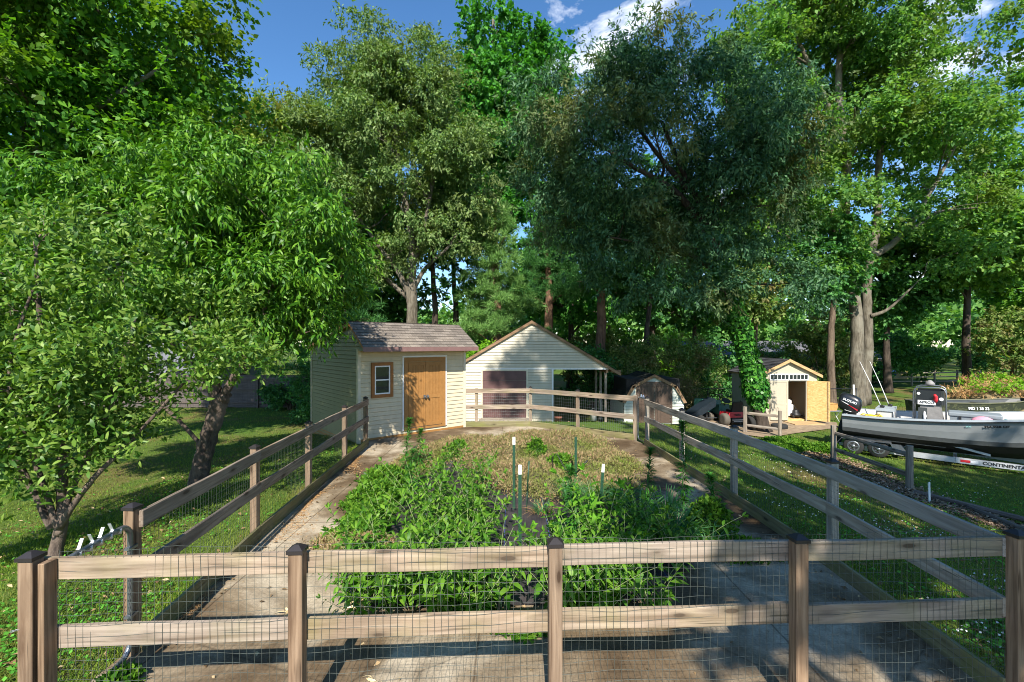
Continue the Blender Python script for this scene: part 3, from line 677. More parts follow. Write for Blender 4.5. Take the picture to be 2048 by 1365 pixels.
siding('roof', M['shingle'], ga, axes(V(ax + hw + .22, GY - .12, ez - .13), V(0, 1, 0), V(-sl, 0, -1).normalized(), V(-1, 0, sl).normalized()), lambda z: (0, 5.3), 0, 4.38, .14, .02)
siding('roof', M['shingle'], ga, axes(V(ax - hw - .22, GY + 5.18, ez - .13), V(0, -1, 0), V(sl, 0, -1).normalized(), V(1, 0, sl).normalized()), lambda z: (0, 5.3), 0, 4.38, .14, .02)
mb = MB()
for s in (1, -1): slab(mb, [(ax, GY - .1, az - .01), (ax, GY + 5.15, az - .01), (ax + s * (hw + .2), GY + 5.15, ez - .13), (ax + s * (hw + .2), GY - .1, ez - .13)], .06 , (s * sl, 0, 1))
mb.build('roof_deck', M['rustdark'], ga)
rk = MB()
for s in (1, -1):
    rk.hull([(ax, GY - .135, az - .13), (ax + s * (hw + .22), GY - .135, ez - .26), (ax + s * (hw + .22), GY - .135, ez - .13), (ax, GY - .135, az + .0)],
            [(ax, GY - .105, az - .13), (ax + s * (hw + .22), GY - .105, ez - .26), (ax + s * (hw + .22), GY - .105, ez - .13), (ax, GY - .105, az + .0)])
rk.build('rake_board', M['browntrim'], ga)
mb = MB(); mb.box((ax + hw + .02, GY - .01, ez - .05), (.4, .16, .1)); mb.box((4.02, GY + 2.4, band - .1), (.09, 5.0, .14)); mb.build('beam', M['browntrim'], ga)
for yy in (0.05, 1.15, 2.3): plank('porch_post', (3.98, GY + yy, GZ), (3.98, GY + yy, band - .18), .1, .1, M['far_rail'], ga)
dxa, dxb, dza, dzb = -1.24, .60, -.52, 1.46
mb = MB(); n = 5
for i in range(n):
    z0_ = dza + (dzb - dza) * i / n; mb.box(((dxa + dxb) / 2, GY - .045, z0_ + (dzb - dza) / n / 2), (dxb - dxa, .04, (dzb - dza) / n - .012))
    for j in range(4): mb.box((dxa + (dxb - dxa) * (j + .5) / 4, GY - .067, z0_ + (dzb - dza) / n / 2), ((dxb - dxa) / 4 - .09, .008, (dzb - dza) / n - .13))
d = mb.build('door', M['maroon_door'], ga)
mb = MB(); mb.box(((dxa + dxb) / 2, GY - .075, .3), (.14, .02, .03)); mb.build('handle', M['black'], d)
mb = MB()
for x in (dxa - .04, dxb + .04): mb.box((x, GY - .04, (dza + dzb) / 2), (.07, .05, dzb - dza))
mb.box(((dxa + dxb) / 2, GY - .04, dzb + .04), (dxb - dxa + .15, .05, .06)); mb.build('door_frame', M['trimtan'], ga)
mb = MB(); mb.box(((dxa + dxb) / 2, GY - .25, dza - .1), (2.1, .5, .16)); mb.build('ramp', M['far_rail'], ga)
# things under the porch
fp = thing('flower_pot', 'terracotta pot standing by the porch edge of the garage', 'pot', T(1.95, GY - .1, GZ))
mb = MB(); mb.lathe([(.10, 0), (.15, .26), (.17, .26), (.17, .32), (.14, .32), (.12, .22)], None, 18); mb.build('pot', simple('terracotta', (.35, .12, .06), .8), fp, local=Matrix())
bk = thing('bucket', 'pale bucket standing under the porch roof behind the posts', 'bucket', T(3.6, GY + .8, GZ))
mb = MB(); mb.lathe([(.13, 0), (.17, .36), (.18, .37), (.16, .37), (.13, .05)], None, 18); mb.build('pail', M['white'], bk, local=Matrix())
mb = MB(); mb.tube([(.17 * math.cos(t), 0, .36 + .17 * math.sin(t)) for t in np.linspace(0, math.pi, 10)], .006, 5); mb.build('handle', M['galv'], bk, local=Matrix())

# gambrel barn shed
BY = 19.4; BZ = gzf(6, 19.4)
ba = thing('barn_shed', 'small pale green gambrel shed with brown double doors and dark roof', 'shed', T(6.05, BY, BZ))
bw = 1.27; prof = [(-bw - .1, .95), (-bw * .74, 1.68), (0, 2.16), (bw * .74, 1.68), (bw + .1, .95)]
def bx_(z):
    z -= BZ
    if z < 1.05: h = bw
    elif z < 1.68: h = bw * (1 - .26 * (z - 1.05) / .63)
    else: h = bw * .74 * max(0, (2.14 - z) / .46)
    return (6.05 - h, 6.05 + h)
siding('wall', M['mint'], ba, T(0, BY, 0), bx_, BZ + .04, BZ + 2.1, .125, .034)
siding('side_wall', M['mint'], ba, T(6.05 - bw, BY + 2.6, 0, R(-90)), lambda z: (0, 2.6), BZ, BZ + 1.1, .125, .034)
siding('side_wall', M['mint'], ba, T(6.05 + bw, BY, 0, R(90)), lambda z: (0, 2.6), BZ, BZ + 1.1, .125, .034)
for i in range(4):
    p, q = prof[i], prof[i + 1]; dv = V(q[0] - p[0], 0, q[1] - p[1]); L = dv.length; dv.normalize()
    up = dv if dv.z > 0 else -dv; o_ = p if dv.z > 0 else q
    Xd = V(0, -1, 0) if up.x > 0 else V(0, 1, 0); oy = BY + 2.68 if up.x > 0 else BY - .1
    siding('roof', M['shingle2'], ba, axes(V(6.05 + o_[0], oy, BZ + o_[1]), Xd, up.cross(Xd), up), lambda z: (0, 2.78), 0, L, .14, .02)
    mb = MB(); n = V(-up.z, 0, up.x) if up.x > 0 else V(up.z, 0, -up.x)
rk = MB()
for i in range(4):
    p, q = V(prof[i][0], 0, prof[i][1]), V(prof[i + 1][0], 0, prof[i + 1][1]); cdir = V(0, 0, -.13) if i in (1, 2) else V(.13 if i == 0 else -.13, 0, -.02)
    rk.hull([p + V(6.05, BY - .12, BZ), q + V(6.05, BY - .12, BZ), q + cdir + V(6.05, BY - .12, BZ), p + cdir + V(6.05, BY - .12, BZ)],
            [p + V(6.05, BY - .09, BZ), q + V(6.05, BY - .09, BZ), q + cdir + V(6.05, BY - .09, BZ), p + cdir + V(6.05, BY - .09, BZ)])
rk.build('rake_board', M['browntrim'], ba)
mb = MB(); mb.box((6.05, BY + 1.3, BZ + 1.0), (2.3, 2.4, 1.9)); mb.build('body', M['dark'], ba)
for xa, xb in ((-.68, -.006), (.006, .68)):
    mb = MB(); n = 5
    for i in range(n): mb.box((6.05 + xa + (xb - xa) * (i + .5) / n, BY - .04, BZ + .92), ((xb - xa) / n - .008, .03, 1.64))
    for z in (.14, .92, 1.7): mb.box((6.05 + (xa + xb) / 2, BY - .062, BZ + z), (xb - xa - .01, .016, .1))
    mb.build('door', M['brown'], ba)
mb = MB(); mb.box((6.05 - .73, BY - .04, BZ + .92), (.08, .04, 1.7)); mb.box((6.05 + .73, BY - .04, BZ + .92), (.08, .04, 1.7)); mb.box((6.05, BY - .04, BZ + 1.8), (1.54, .04, .09)); mb.build('door_frame', M['brown'], ba)

# tan storage shed, doors open
TY = 20.4; TZ = gzf(12, 20.4); tx0, tx1 = 11.1, 13.68; tc_ = (tx0 + tx1) / 2; eav = 1.23; apx = 1.86
ts = thing('storage_shed', 'tan panel shed with transom windows and an open raw strand board door', 'shed', T(tc_, TY, TZ))
ox0, ox1, oz1 = 12.36, 13.18, .93
mb = MB()
mb.hull([(tx0, TY, TZ), (ox0, TY, TZ), (ox0, TY, eav), (tx0, TY, eav)], [(tx0, TY + .08, TZ), (ox0, TY + .08, TZ), (ox0, TY + .08, eav), (tx0, TY + .08, eav)])
mb.hull([(ox1, TY, TZ), (tx1, TY, TZ), (tx1, TY, eav), (ox1, TY, eav)], [(ox1, TY + .08, TZ), (tx1, TY + .08, TZ), (tx1, TY + .08, eav), (ox1, TY + .08, eav)])
mb.hull([(ox0, TY, oz1), (ox1, TY, oz1), (ox1, TY, eav), (ox0, TY, eav)], [(ox0, TY + .08, oz1), (ox1, TY + .08, oz1), (ox1, TY + .08, eav), (ox0, TY + .08, eav)])
mb.hull([(tx0, TY, eav), (tx1, TY, eav), (tc_, TY, apx)], [(tx0, TY + .08, eav), (tx1, TY + .08, eav), (tc_, TY + .08, apx)])
mb.hull([(tx0, TY + 2.5, TZ), (tx1, TY + 2.5, TZ), (tx1, TY + 2.5, eav), (tc_, TY + 2.5, apx), (tx0, TY + 2.5, eav)], [(tx0, TY + 2.58, TZ), (tx1, TY + 2.58, TZ), (tx1, TY + 2.58, eav), (tc_, TY + 2.58, apx), (tx0, TY + 2.58, eav)])
for x in (tx0 + .04, tx1 - .04): mb.box((x, TY + 1.29, (TZ + eav) / 2), (.08, 2.4, eav - TZ))
mb.build('wall', M['tan'], ts)
mb = MB(); mb.box((tc_, TY + 1.3, TZ + .06), (2.4, 2.36, .1)); mb.build('floor_deck', M['osb'], ts)
mb = MB(); mb.box((tc_, TY + 2.47, TZ + 1.1), (2.36, .03, 2.0))
for x in (12.5, 12.95): mb.box((x, TY + 2.42, TZ + 1.1), (.07, .07, 2.0))
mb.build('lining', M['osb'], ts)
for s in (1, -1):
    sl2 = (apx - eav) / (tc_ - tx0); xo = .15
    Xd = V(0, 1, 0) if s > 0 else V(0, -1, 0); up = V(-s, 0, sl2).normalized(); oy = TY - .14 if s > 0 else TY + 2.7
    siding('roof', M['shingle3'], ts, axes(V(tc_ + s * (tc_ - tx0 + xo), oy, eav - xo * sl2 + .08), Xd, up.cross(Xd), up), lambda z: (0, 2.84), 0, 1.585, .14, .02)
mb = MB()
for s in (1, -1): slab(mb, [(tc_, TY - .13, apx + .06), (tc_, TY + 2.68, apx + .06), (tc_ + s * 1.43, TY + 2.68, eav - .01), (tc_ + s * 1.43, TY - .13, eav - .01)], .05, (s * .45, 0, 1))
mb.build('roof_deck', M['pine'], ts)
rk = MB()
for s in (1, -1):
    for_ = [(tc_, apx - .06), (tc_ + s * 1.44, eav - .14), (tc_ + s * 1.44, eav - .01), (tc_, apx + .07)]
    rk.hull([(x, TY - .16, z) for x, z in for_], [(x, TY - .132, z) for x, z in for_])
rk.build('rake_board', M['pine'], ts)
mb = MB(); mb.box((11.95, TY - .03, TZ + .98), (.8, .04, 1.76))
for x in (11.585, 12.315): mb.box((x, TY - .055, TZ + .98), (.07, .012, 1.74))
for z in (.14, .82, 1.82): mb.box((11.95, TY - .055, TZ + z), (.66, .012, .08))
mb.build('door', M['tan'], ts)
th = R(-38); Mx = T(13.22, TY - .03, 0, th)
mb = MB(); mb.box((.42, 0, TZ + .98), (.84, .03, 1.76), Mx); dd = mb.build('door', M['osb'], ts); dd['label'] = 'open door of raw strand board'
mb = MB()
for x in (.78,): mb.box((x, -.035, TZ + .98), (.06, .035, 1.74), Mx)
mb.build('batten', M['pine'], dd)
for xa, xb in ((11.55, 12.39), (12.41, 13.25)):
    mb = MB(); za, zb = 1.0, 1.24
    for z in (za, zb): mb.box(((xa + xb) / 2, TY - .03, z), (xb - xa, .05, .045))
    for i in range(6): mb.box((xa + (xb - xa) * i / 5, TY - .028, (za + zb) / 2), (.035 if i in (0, 5) else .02, .045, zb - za - .046))
    f = mb.build('window', M['white'], ts); mb = MB(); mb.box(((xa + xb) / 2, TY - .012, (za + zb) / 2), (xb - xa, .01, zb - za)); mb.build('pane', M['glass'], f)
mb = MB(); mb.box((12.8, TY - .45, TZ + .02), (1.3, .85, .07)); mb.build('ramp', M['pine'], ts)
# kept inside and beside it
gc = thing('gas_can', 'red fuel can on the floor of the tan shed', 'fuel can', T(12.55, TY + .75, TZ + .11))
mb = MB(); mb.hull([(-.13, -.1, 0), (.13, -.1, 0), (.13, .1, 0), (-.13, .1, 0)], [(-.12, -.09, .38), (.12, -.09, .38), (.12, .09, .38), (-.12, .09, .38)]); mb.build('can', M['red'], gc, local=Matrix())
mb = MB(); mb.tube([(-.08, 0, .38), (-.06, 0, .46), (.06, 0, .46), (.08, 0, .38)], .015, 6); mb.build('handle', M['red'], gc, local=Matrix())
mb = MB(); mb.tube([(.1, 0, .36), (.2, -.02, .46)], .018, 6); mb.build('spout', M['black'], gc, local=Matrix())
wb = thing('pressure_washer', 'white and black machine standing on the floor inside the tan shed', 'machine', T(12.82, TY + .7, TZ + .11))
mb = MB(); mb.box((0, 0, .35), (.26, .3, .5)); mb.lathe([(.1, .6), (.13, .66), (.12, .78), (.05, .82)], None, 14); mb.build('housing', M['white'], wb, local=Matrix())
mb = MB(); mb.tube([(-.14, .16, .1), (-.14, .2, .9), (.14, .2, .9), (.14, .16, .1)], .016, 6); mb.build('handle', M['black'], wb, local=Matrix())
for s in (-1, 1):
    mb = MB(); mb.lathe([(.02, -.03), (.11, -.03), (.12, 0), (.11, .03), (.02, .03)], Matrix.Translation((s * .17, .05, .12)) @ Matrix.Rotation(R(90), 4, 'Y'), 16); mb.build('wheel', M['rubber'], wb, local=Matrix())
pw = thing('push_mower', 'dark machine in the shadow of the tan shed doorway', 'mower', T(13.02, TY + .5, TZ + .11))
mb = MB(); mb.lathe([(.2, .08), (.22, .2), (.14, .24), (.12, .36), (.1, .38)], None, 16); mb.build('deck', M['black'], pw, local=Matrix())
mb = MB(); mb.tube([(-.16, .1, .2), (-.16, .6, .85), (.16, .6, .85), (.16, .1, .2)], .013, 6); mb.build('handle', M['black'], pw, local=Matrix())
for sx in (-1, 1):
    for sy in (-1, 1):
        mb = MB(); mb.lathe([(.02, -.02), (.075, -.02), (.08, 0), (.075, .02), (.02, .02)], Matrix.Translation((sx * .2, sy * .15, .08)) @ Matrix.Rotation(R(90), 4, 'Y'), 14); mb.build('wheel', M['rubber'], pw, local=Matrix())
tb = thing('side_table', 'small grey folding table beside the open strand board door', 'table', T(14.45, TY + .2, gzf(14.4, 20.6)))
mb = MB(); mb.box((0, 0, .5), (.62, .45, .035)); mb.build('table_top', M['greywall'], tb, local=Matrix())
for sx in (-1, 1):
    mb = MB(); mb.tube([(sx * .26, -.16, 0), (sx * .22, 0, .25), (sx * .26, .16, .48)], .014, 6); mb.tube([(sx * .26, .16, 0), (sx * .26, -.16, .48)], .014, 6); mb.build('leg', M['alu'], tb, local=Matrix())
bs = thing('basket', 'orange wicker basket sitting on the small grey table', 'basket', T(14.4, TY + .2, gzf(14.4, 20.6) + .518))
mb = MB()
mb.hull([(-.2, -.14, 0), (.2, -.14, 0), (.2, .14, 0), (-.2, .14, 0)], [(-.27, -.19, .3), (.27, -.19, .3), (.27, .19, .3), (-.27, .19, .3)]); mb.build('weave', M['wicker'], bs, local=Matrix())
mb = MB(); mb.tube([(-.27, -.19, .3), (.27, -.19, .3), (.27, .19, .3), (-.27, .19, .3), (-.27, -.19, .3)], .018, 6); mb.build('rim', M['wicker'], bs, local=Matrix())
for k, (x, y, lab) in enumerate(((9.75, 18.6, 'tyre leaning on the tan shed wall behind the split rail'), (11.1, 18.9, 'black tyre lying on the dirt before the tan shed door'))):
    t_ = thing('tyre', lab, 'tyre', T(x, y, gzf(x, y) + (.3 if k == 0 else .1)))
    mb = MB(); prof_ = [(.19, -.09), (.27, -.1), (.31, -.07), (.315, 0), (.31, .07), (.27, .1), (.19, .09)]
    mb.lathe(prof_, Matrix.Rotation(R(80), 4, 'Y') if k == 0 else Matrix(), 22); mb.build('tread', M['rubber'], t_, local=Matrix())
# ------------------------------------------------------------------ text helper
def text_mesh(s, size, squash=1., bold=0.):
    cu = bpy.data.curves.new('lettering', 'FONT'); cu.body = s; cu.size = size; cu.extrude = .002; cu.align_x = 'CENTER'; cu.align_y = 'CENTER'; cu.offset = bold
    cu.resolution_u = 3
    o = bpy.data.objects.new('lettering_tmp', cu); col.objects.link(o)
    dg = bpy.context.evaluated_depsgraph_get(); me = bpy.data.meshes.new_from_object(o.evaluated_get(dg))
    bpy.data.objects.remove(o); bpy.data.curves.remove(cu)
    for v in me.vertices: v.co.y *= squash
    me.materials.clear(); me.name = 'lettering'; return me
def lettering(s, size, mat, parent, o, X, Zup, squash=1., bold=0., nm='lettering'):
    X = Vector(X).normalized(); U = (Vector(Zup) - X * Vector(Zup).dot(X)).normalized()
    return add(nm, text_mesh(s, size, squash, bold), mat, parent, W[parent.name] @ axes(o, X, U, X.cross(U)))

# ------------------------------------------------------------------ old split rail fences on the lawn
def split_rail(label, pts, zs, h, sq=.075, mats=None):
    t = thing('split_rail_fence', label, 'fence', T(pts[0][0], pts[0][1], gzf(*pts[0])), 'old split rail fence pieces on the lawn')
    for i, (x, y) in enumerate(pts):
        g_ = gzf(x, y); z1 = g_ + h[i]
        k = 7; mbp = MB(); rr = random.Random(i + int(x * 10))
        ring = [(sq * rr.uniform(.8, 1.15) * math.cos(2 * math.pi * j / k), sq * rr.uniform(.8, 1.15) * math.sin(2 * math.pi * j / k)) for j in range(k)]
        mbp.hull([(-.2, a, b) for a, b in ring], [(z1 - g_, a * .92, b * .92) for a, b in ring])
        add('post', mbp.mesh('post'), M['old_rail'] if not mats else mats, t, axes(V(x, y, g_), V(0, 0, 1), V(0, 1, 0), V(-1, 0, 0)))
    for i in range(len(pts) - 1):
        a, b = pts[i], pts[i + 1]
        for fz in zs:
            p = V(a[0], a[1], gzf(*a) + fz); q = V(b[0], b[1], gzf(*b) + fz); X = (q - p); L = X.length; X.normalize()
            mbp = MB(); rr = random.Random(int(fz * 100) + i); ring = [(.03 * rr.uniform(.8, 1.2) * math.cos(2 * math.pi * j / 6), .055 * rr.uniform(.8, 1.2) * math.sin(2 * math.pi * j / 6)) for j in range(6)]
            st = [(0, .55), (.12, 1), (L - .12, 1), (L, .55)]
            for (x0, s0), (x1, s1) in zip(st[:-1], st[1:]): mbp.hull([(x0, u * s0, w * s0) for u, w in ring], [(x1, u * s1, w * s1 + .015 * math.sin(x1)) for u, w in ring])
            add('rail', mbp.mesh('rail'), M['old_rail'] if not mats else mats, t, axes(p, X, V(0, 0, 1).cross(X).normalized(), X.cross(V(0, 0, 1).cross(X)).normalized()))
    return t
split_rail('leaning two-post split rail fence piece before the tan shed', [(9.22, 18.0), (10.1, 17.15)], (.30, .78), (1.03, 1.0), .07)
split_rail('two-post split rail fence piece in front of the grey boat', [(9.55, 13.5), (9.45, 10.8)], (.35, .82), (1.05, 1.06), .085)
FY = 38.
xs_ = [27.5 + 2.15 * i for i in range(10)]
split_rail('pale three-rail fence far off beyond the brush heap', [(x, FY + .25 * (x - 27.5) * .4) for x in xs_], (.35, .72, 1.08), [1.3] * 10, .085, M['far_rail'])
# black wire fence behind the sheds
wf = thing('wire_fence', 'low black wire fence with top rail behind the lawn tractor and tan shed', 'fence', T(7.6, 23.6, gzf(7.6, 23.6)))
mb = MB(); g_ = gzf(12, 23.6); wire_grid(mb, (7.6, 23.6), (17.9, 23.6), g_ + .05, g_ + 1.15, .12, .12, .004, .004, 77); mb.build('wire_mesh', M['black'], wf)
mb = MB(); mb.tube([(7.6, 23.6, g_ + 1.18), (17.9, 23.6, g_ + 1.18)], .022, 6); mb.build('rail', M['black'], wf)
for i in range(5):
    mb = MB(); mb.tube([(7.6 + 2.57 * i, 23.62, g_ - .1), (7.6 + 2.57 * i, 23.62, g_ + 1.2)], .028, 6); mb.build('post', M['black'], wf)
# wooden privacy fence
pf = thing('privacy_fence', 'tall dark board privacy fence beyond the shaded side lawn', 'fence', T(-9.5, 25, gzf(-9.5, 25)))
g_ = gzf(-12, 25); mb = MB(); x = -30.
while x < -8.6:
    mb.box((x + .07, 25, g_ + .92 + rnd.uniform(-.012, .012)), (.136, .02, 1.78)); x += .142
mb.build('boards', M['privacy'], pf)
for i in range(9): plank('post', (-29.9 + 2.66 * i, 24.94, g_ - .1), (-29.9 + 2.66 * i, 24.94, g_ + 1.9), .1, .1, M['privacy'], pf)
for z in (.3, 1.0, 1.6): plank('rail', (-29.9, 24.955, g_ + z), (-8.6, 24.955, g_ + z), .09, .04, M['privacy'], pf)

# log edging, white stake
for i, (a, b, lab) in enumerate((((9.25, 10.45), (10.1, 8.9), 'weathered round timber edging the soil strip, end by the white stake'), ((9.6, 9.55), (9.2, 7.3), 'long weathered timber lying on the soil strip by the lawn'))):
    p, q = V(*a, gzf(*a) + .06), V(*b, gzf(*b) + .06)
    mb = MB(); L = (q - p).length; k = 8
    ring = [(.06 * math.cos(2 * math.pi * j / k), .055 * math.sin(2 * math.pi * j / k)) for j in range(k)]
    mb.hull([(0, u, w) for u, w in ring], [(L, u, w) for u, w in ring]); X = (q - p).normalized()
    tag(add('timber_log', mb.mesh('timber_log'), M['log'], None, axes(p, X, V(0, 0, 1).cross(X).normalized(), X.cross(V(0, 0, 1).cross(X)).normalized())), lab, 'log', 'timbers edging the lawn strip')
mb = MB(); x, y = 8.95, 9.75; z = gzf(x, y)
mb.hull([(x - .02, y - .008, z - .1), (x + .02, y - .008, z - .1), (x + .02, y + .008, z - .1), (x - .02, y + .008, z - .1)], [(x - .035, y - .008, z + .44), (x + .005, y - .008, z + .46), (x + .005, y + .008, z + .46), (x - .035, y + .008, z + .44)])
tag(mb.build('stake', M['white']), 'thin white stake standing in the soil strip by the timbers', 'stake')

# ------------------------------------------------------------------ boat on its trailer
phi = R(-44); BO = T(11.27, 15.3, -.585, phi)
# stations: x, half beam at gunwale, half beam at chine, z gunwale, z chine, z keel
ST = [(0, .98, .88, .92, .40, .04), (.8, 1.04, .92, .925, .38, .0), (1.8, 1.08, .94, .97, .37, -.04), (2.8, 1.08, .92, 1.05, .38, -.04), (3.8, 1.03, .84, 1.17, .43, -.02), (4.7, .90, .66, 1.26, .60, .08), (5.5, .66, .40, 1.36, .74, .2), (6.1, .36, .16, 1.44, .92, .42), (6.45, .03, .01, 1.49, 1.2, .75)]
bt = thing('boat', 'grey open fishing boat with white inside and black bottom on a road trailer', 'boat', BO)
def strip(mb, rows, sm=True):
    for a, b in zip(rows[:-1], rows[1:]):
        for i in range(len(a) - 1): mb.face([a[i], b[i], b[i + 1], a[i + 1]], sm)
def fine(k=6):
    o = []
    for a, b in zip(ST[:-1], ST[1:]):
        for j in range(k): o.append(tuple(p + (q - p) * j / k for p, q in zip(a, b)))
    o.append(ST[-1]); return o
FS = []
import bisect
xk = [s[0] for s in ST]
def catm(x):
    i = min(max(bisect.bisect_right(xk, x) - 1, 0), len(ST) - 2); a = ST[max(i - 1, 0)]; b = ST[i]; c = ST[i + 1]; d = ST[min(i + 2, len(ST) - 1)]; t = (x - b[0]) / (c[0] - b[0])
    r_ = [x]
    for n in range(1, 6):
        m0 = (c[n] - a[n]) * .5; m1 = (d[n] - b[n]) * .5
        r_.append((2 * t**3 - 3 * t**2 + 1) * b[n] + (t**3 - 2 * t**2 + t) * m0 + (-2 * t**3 + 3 * t**2) * c[n] + (t**3 - t**2) * m1)
    return r_
FS = [catm(6.45 * i / 44) for i in range(45)]
mb = MB(); mb2 = MB(); mb3 = MB(); mb4 = MB(); mb5 = MB(); mb6 = MB()
for s in (-1, 1):
    def fl_(rows): return rows if s > 0 else [list(reversed(r)) for r in rows]
    strip(mb, fl_([[(x, s * bg, zg), (x, s * (bg * .45 + bc * .55 + .01), zg * .5 + zc * .5), (x, s * (bc * 1.01), zc + .12)] for x, bg, bc, zg, zc, zk in FS]))
    strip(mb2, fl_([[(x, s * bc * 1.01, zc + .12), (x, s * bc, zc)] for x, bg, bc, zg, zc, zk in FS]))
    strip(mb3, fl_([[(x, s * bc, zc), (x, s * bc * .5, (zc + zk) / 2 - .03), (x, 0, zk)] for x, bg, bc, zg, zc, zk in FS]))
    strip(mb4, fl_([[(x, s * max(bg - .13, .0), zg + .012), (x, s * (bg + .03), zg + .02), (x, s * (bg + .035), zg - .03)] for x, bg, bc, zg, zc, zk in FS]), False)
    strip(mb5, fl_([[(x, s * (bg + .037), zg - .03), (x, s * (bg + .037), zg - .065), (x, s * (bg - .005), zg - .07)] for x, bg, bc, zg, zc, zk in FS]), False)
    strip(mb6, fl_([[(x, 0, zc + .12), (x, s * max(bc - .12, .0), zc + .12), (x, s * max(bg - .13, 0), zg + .011)] for x, bg, bc, zg, zc, zk in FS]), False)
x, bg, bc, zg, zc, zk = FS[0]
mb.face([(-.002, -bg, zg), (-.002, -bc, zc), (-.002, 0, zk), (-.002, bc, zc), (-.002, bg, zg), (-.002, .35, zg - .02), (-.002, .3, zg - .22), (-.002, -.3, zg - .22), (-.002, -.35, zg - .02)])
mb6.face([(.05, -bg + .1, zg), (.05, -bc, zc + .1), (.05, bc, zc + .1), (.05, bg - .1, zg), (.05, .33, zg - .02), (.05, .28, zg - .2), (.05, -.28, zg - .2), (.05, -.33, zg - .02)])
hu = mb.build('hull', M['hull'], bt, BO); mb2.build('chine_band', M['hull_dark'], bt, BO); mb3.build('bottom', M['bottom'], bt, BO)
mb4.build('gunwale', M['gunwale'], bt, BO); mb5.build('rub_rail', M['black'], bt, BO); mb6.build('inner_liner', M['gelcoat'], bt, BO)
# registration on the near topside
def side_pt(x, f):
    _, bg, bc, zg, zc, zk = catm(x); return V(x, -(bg + (bc * .985 - bg) * f) - .012, zg + (zc - zg) * f)
a_, b_ = side_pt(3.6, .2), side_pt(4.15, .2); c_ = side_pt(3.8, .45); d_ = side_pt(3.8, .1)
lettering('Md 928 DF', .105, M['black'], hu, side_pt(3.4, .235) + V(0, -.02, 0), side_pt(3.95, .2) - side_pt(3.45, .2), d_ - c_, .8, .004)
lettering('XX', .075, simple('pale_teal_decal', (.25, .55, .55), .5), hu, side_pt(2.86, .24) + V(0, -.015, 0), b_ - a_, d_ - c_, .8, .003)
# outboard, tilted
OM = BO @ T(.03, -.05, .88) @ Matrix.Rotation(R(16), 4, 'Y') @ Matrix.Scale(.92, 4)
mt = add('outboard_motor', None, None, bt, OM)
def cowl(secs, mb, seg=20):
    n0 = len(mb.v)
    for (z, cx, lx, ly, ex) in secs:
        for j in range(seg):
            th = 2 * math.pi * j / seg; c, s_ = math.cos(th), math.sin(th)
            mb.v.append((cx + lx * math.copysign(abs(c) ** ex, c), ly * math.copysign(abs(s_) ** ex, s_), z))
    for i in range(len(secs) - 1):
        for j in range(seg):
            q = (j + 1) % seg; A = n0 + i * seg; mb.f.append([A + j, A + q, A + seg + q, A + seg + j]); mb.sm.append(True)
    mb.f.append([n0 + j for j in reversed(range(seg))]); mb.sm.append(False); mb.f.append([n0 + (len(secs) - 1) * seg + j for j in range(seg)]); mb.sm.append(True)
mb = MB(); cowl([(.06, -.02, .26, .19, .6), (.14, -.02, .33, .225, .55), (.34, -.03, .36, .235, .5), (.52, -.06, .345, .22, .55), (.62, -.09, .29, .18, .65), (.67, -.13, .18, .12, .8), (.685, -.15, .07, .05, 1)], mb)
cw = mb.build('cowling', M['blackgloss'], mt, OM)
mb = MB(); mb.hull([(-.1, -.07, -.9), (.12, -.05, -.9), (.12, .05, -.9), (-.1, .07, -.9)], [(-.16, -.1, .07), (.14, -.1, .07), (.14, .1, .07), (-.16, .1, .07)])
mb.box((-.02, 0, -.62), (.42, .2, .02)); mb.hull([(-.04, -.012, -1.16), (.1, -.012, -1.16), (.1, .012, -1.16), (-.04, .012, -1.16)], [(-.08, -.03, -.9), (.12, -.03, -.9), (.12, .03, -.9), (-.08, .03, -.9)])
mb.lathe([(.02, -.24), (.06, -.18), (.065, .12), (.02, .28)], Matrix.Translation((0, 0, -.9)) @ Matrix.Rotation(R(90), 4, 'Y'), 12); mb.build('lower_unit', M['black'], mt, OM)
mb = MB()
for k in range(3):
    Mk = Matrix.Translation((-.24, 0, -.9)) @ Matrix.Rotation(R(120 * k), 4, 'X')
    mb.hull([Mk @ V(-.03, -.02, .04), Mk @ V(.03, .02, .04), Mk @ V(.04, .1, .13), Mk @ V(.02, .04, .2), Mk @ V(-.04, -.08, .16)], [Mk @ V(-.024, -.026, .04), Mk @ V(.036, .014, .04), Mk @ V(.046, .094, .13), Mk @ V(.026, .034, .2), Mk @ V(-.034, -.086, .16)])
mb.build('propeller', M['galv'], mt, OM)
mb = MB(); mb.box((.19, 0, -.12), (.1, .3, .4)); mb.build('bracket', M['black'], mt, OM)
# decals along the near side of the cowling
X_ = V(1, 0, -.08); U_ = V(0, .1, 1)
def decal(s_, size, x, z, mat, sq=1): return add('lettering', text_mesh(s_, size, sq, .003), mat, cw, OM @ axes(V(x, -.242, z), V(1, 0, -.1).normalized(), V(.1, .0, 1).normalized(), V(0, -1, 0)))
lt = decal('SUZUKI', .125, -.04, .45, M['whitepaint'], .85)
mb = MB(); mb.face([(-.3, -.243, .385), (.26, -.243, .24), (.26, -.243, .19), (.0, -.243, .29)]); mb.build('stripe', M['redstripe'], cw, OM)
mb = MB(); mb.face([(-.3, -.244, .392), (-.05, -.244, .335), (-.04, -.244, .31), (-.2, -.244, .35)]); mb.build('stripe', M['whitepaint'], cw, OM)
mb = MB(); mb.box((.0, -.205, .1), (.2, .006, .02)); mb.box((.3, -.12, .13), (.01, .09, .06)); mb.build('badge', M['whitepaint'], cw, OM)
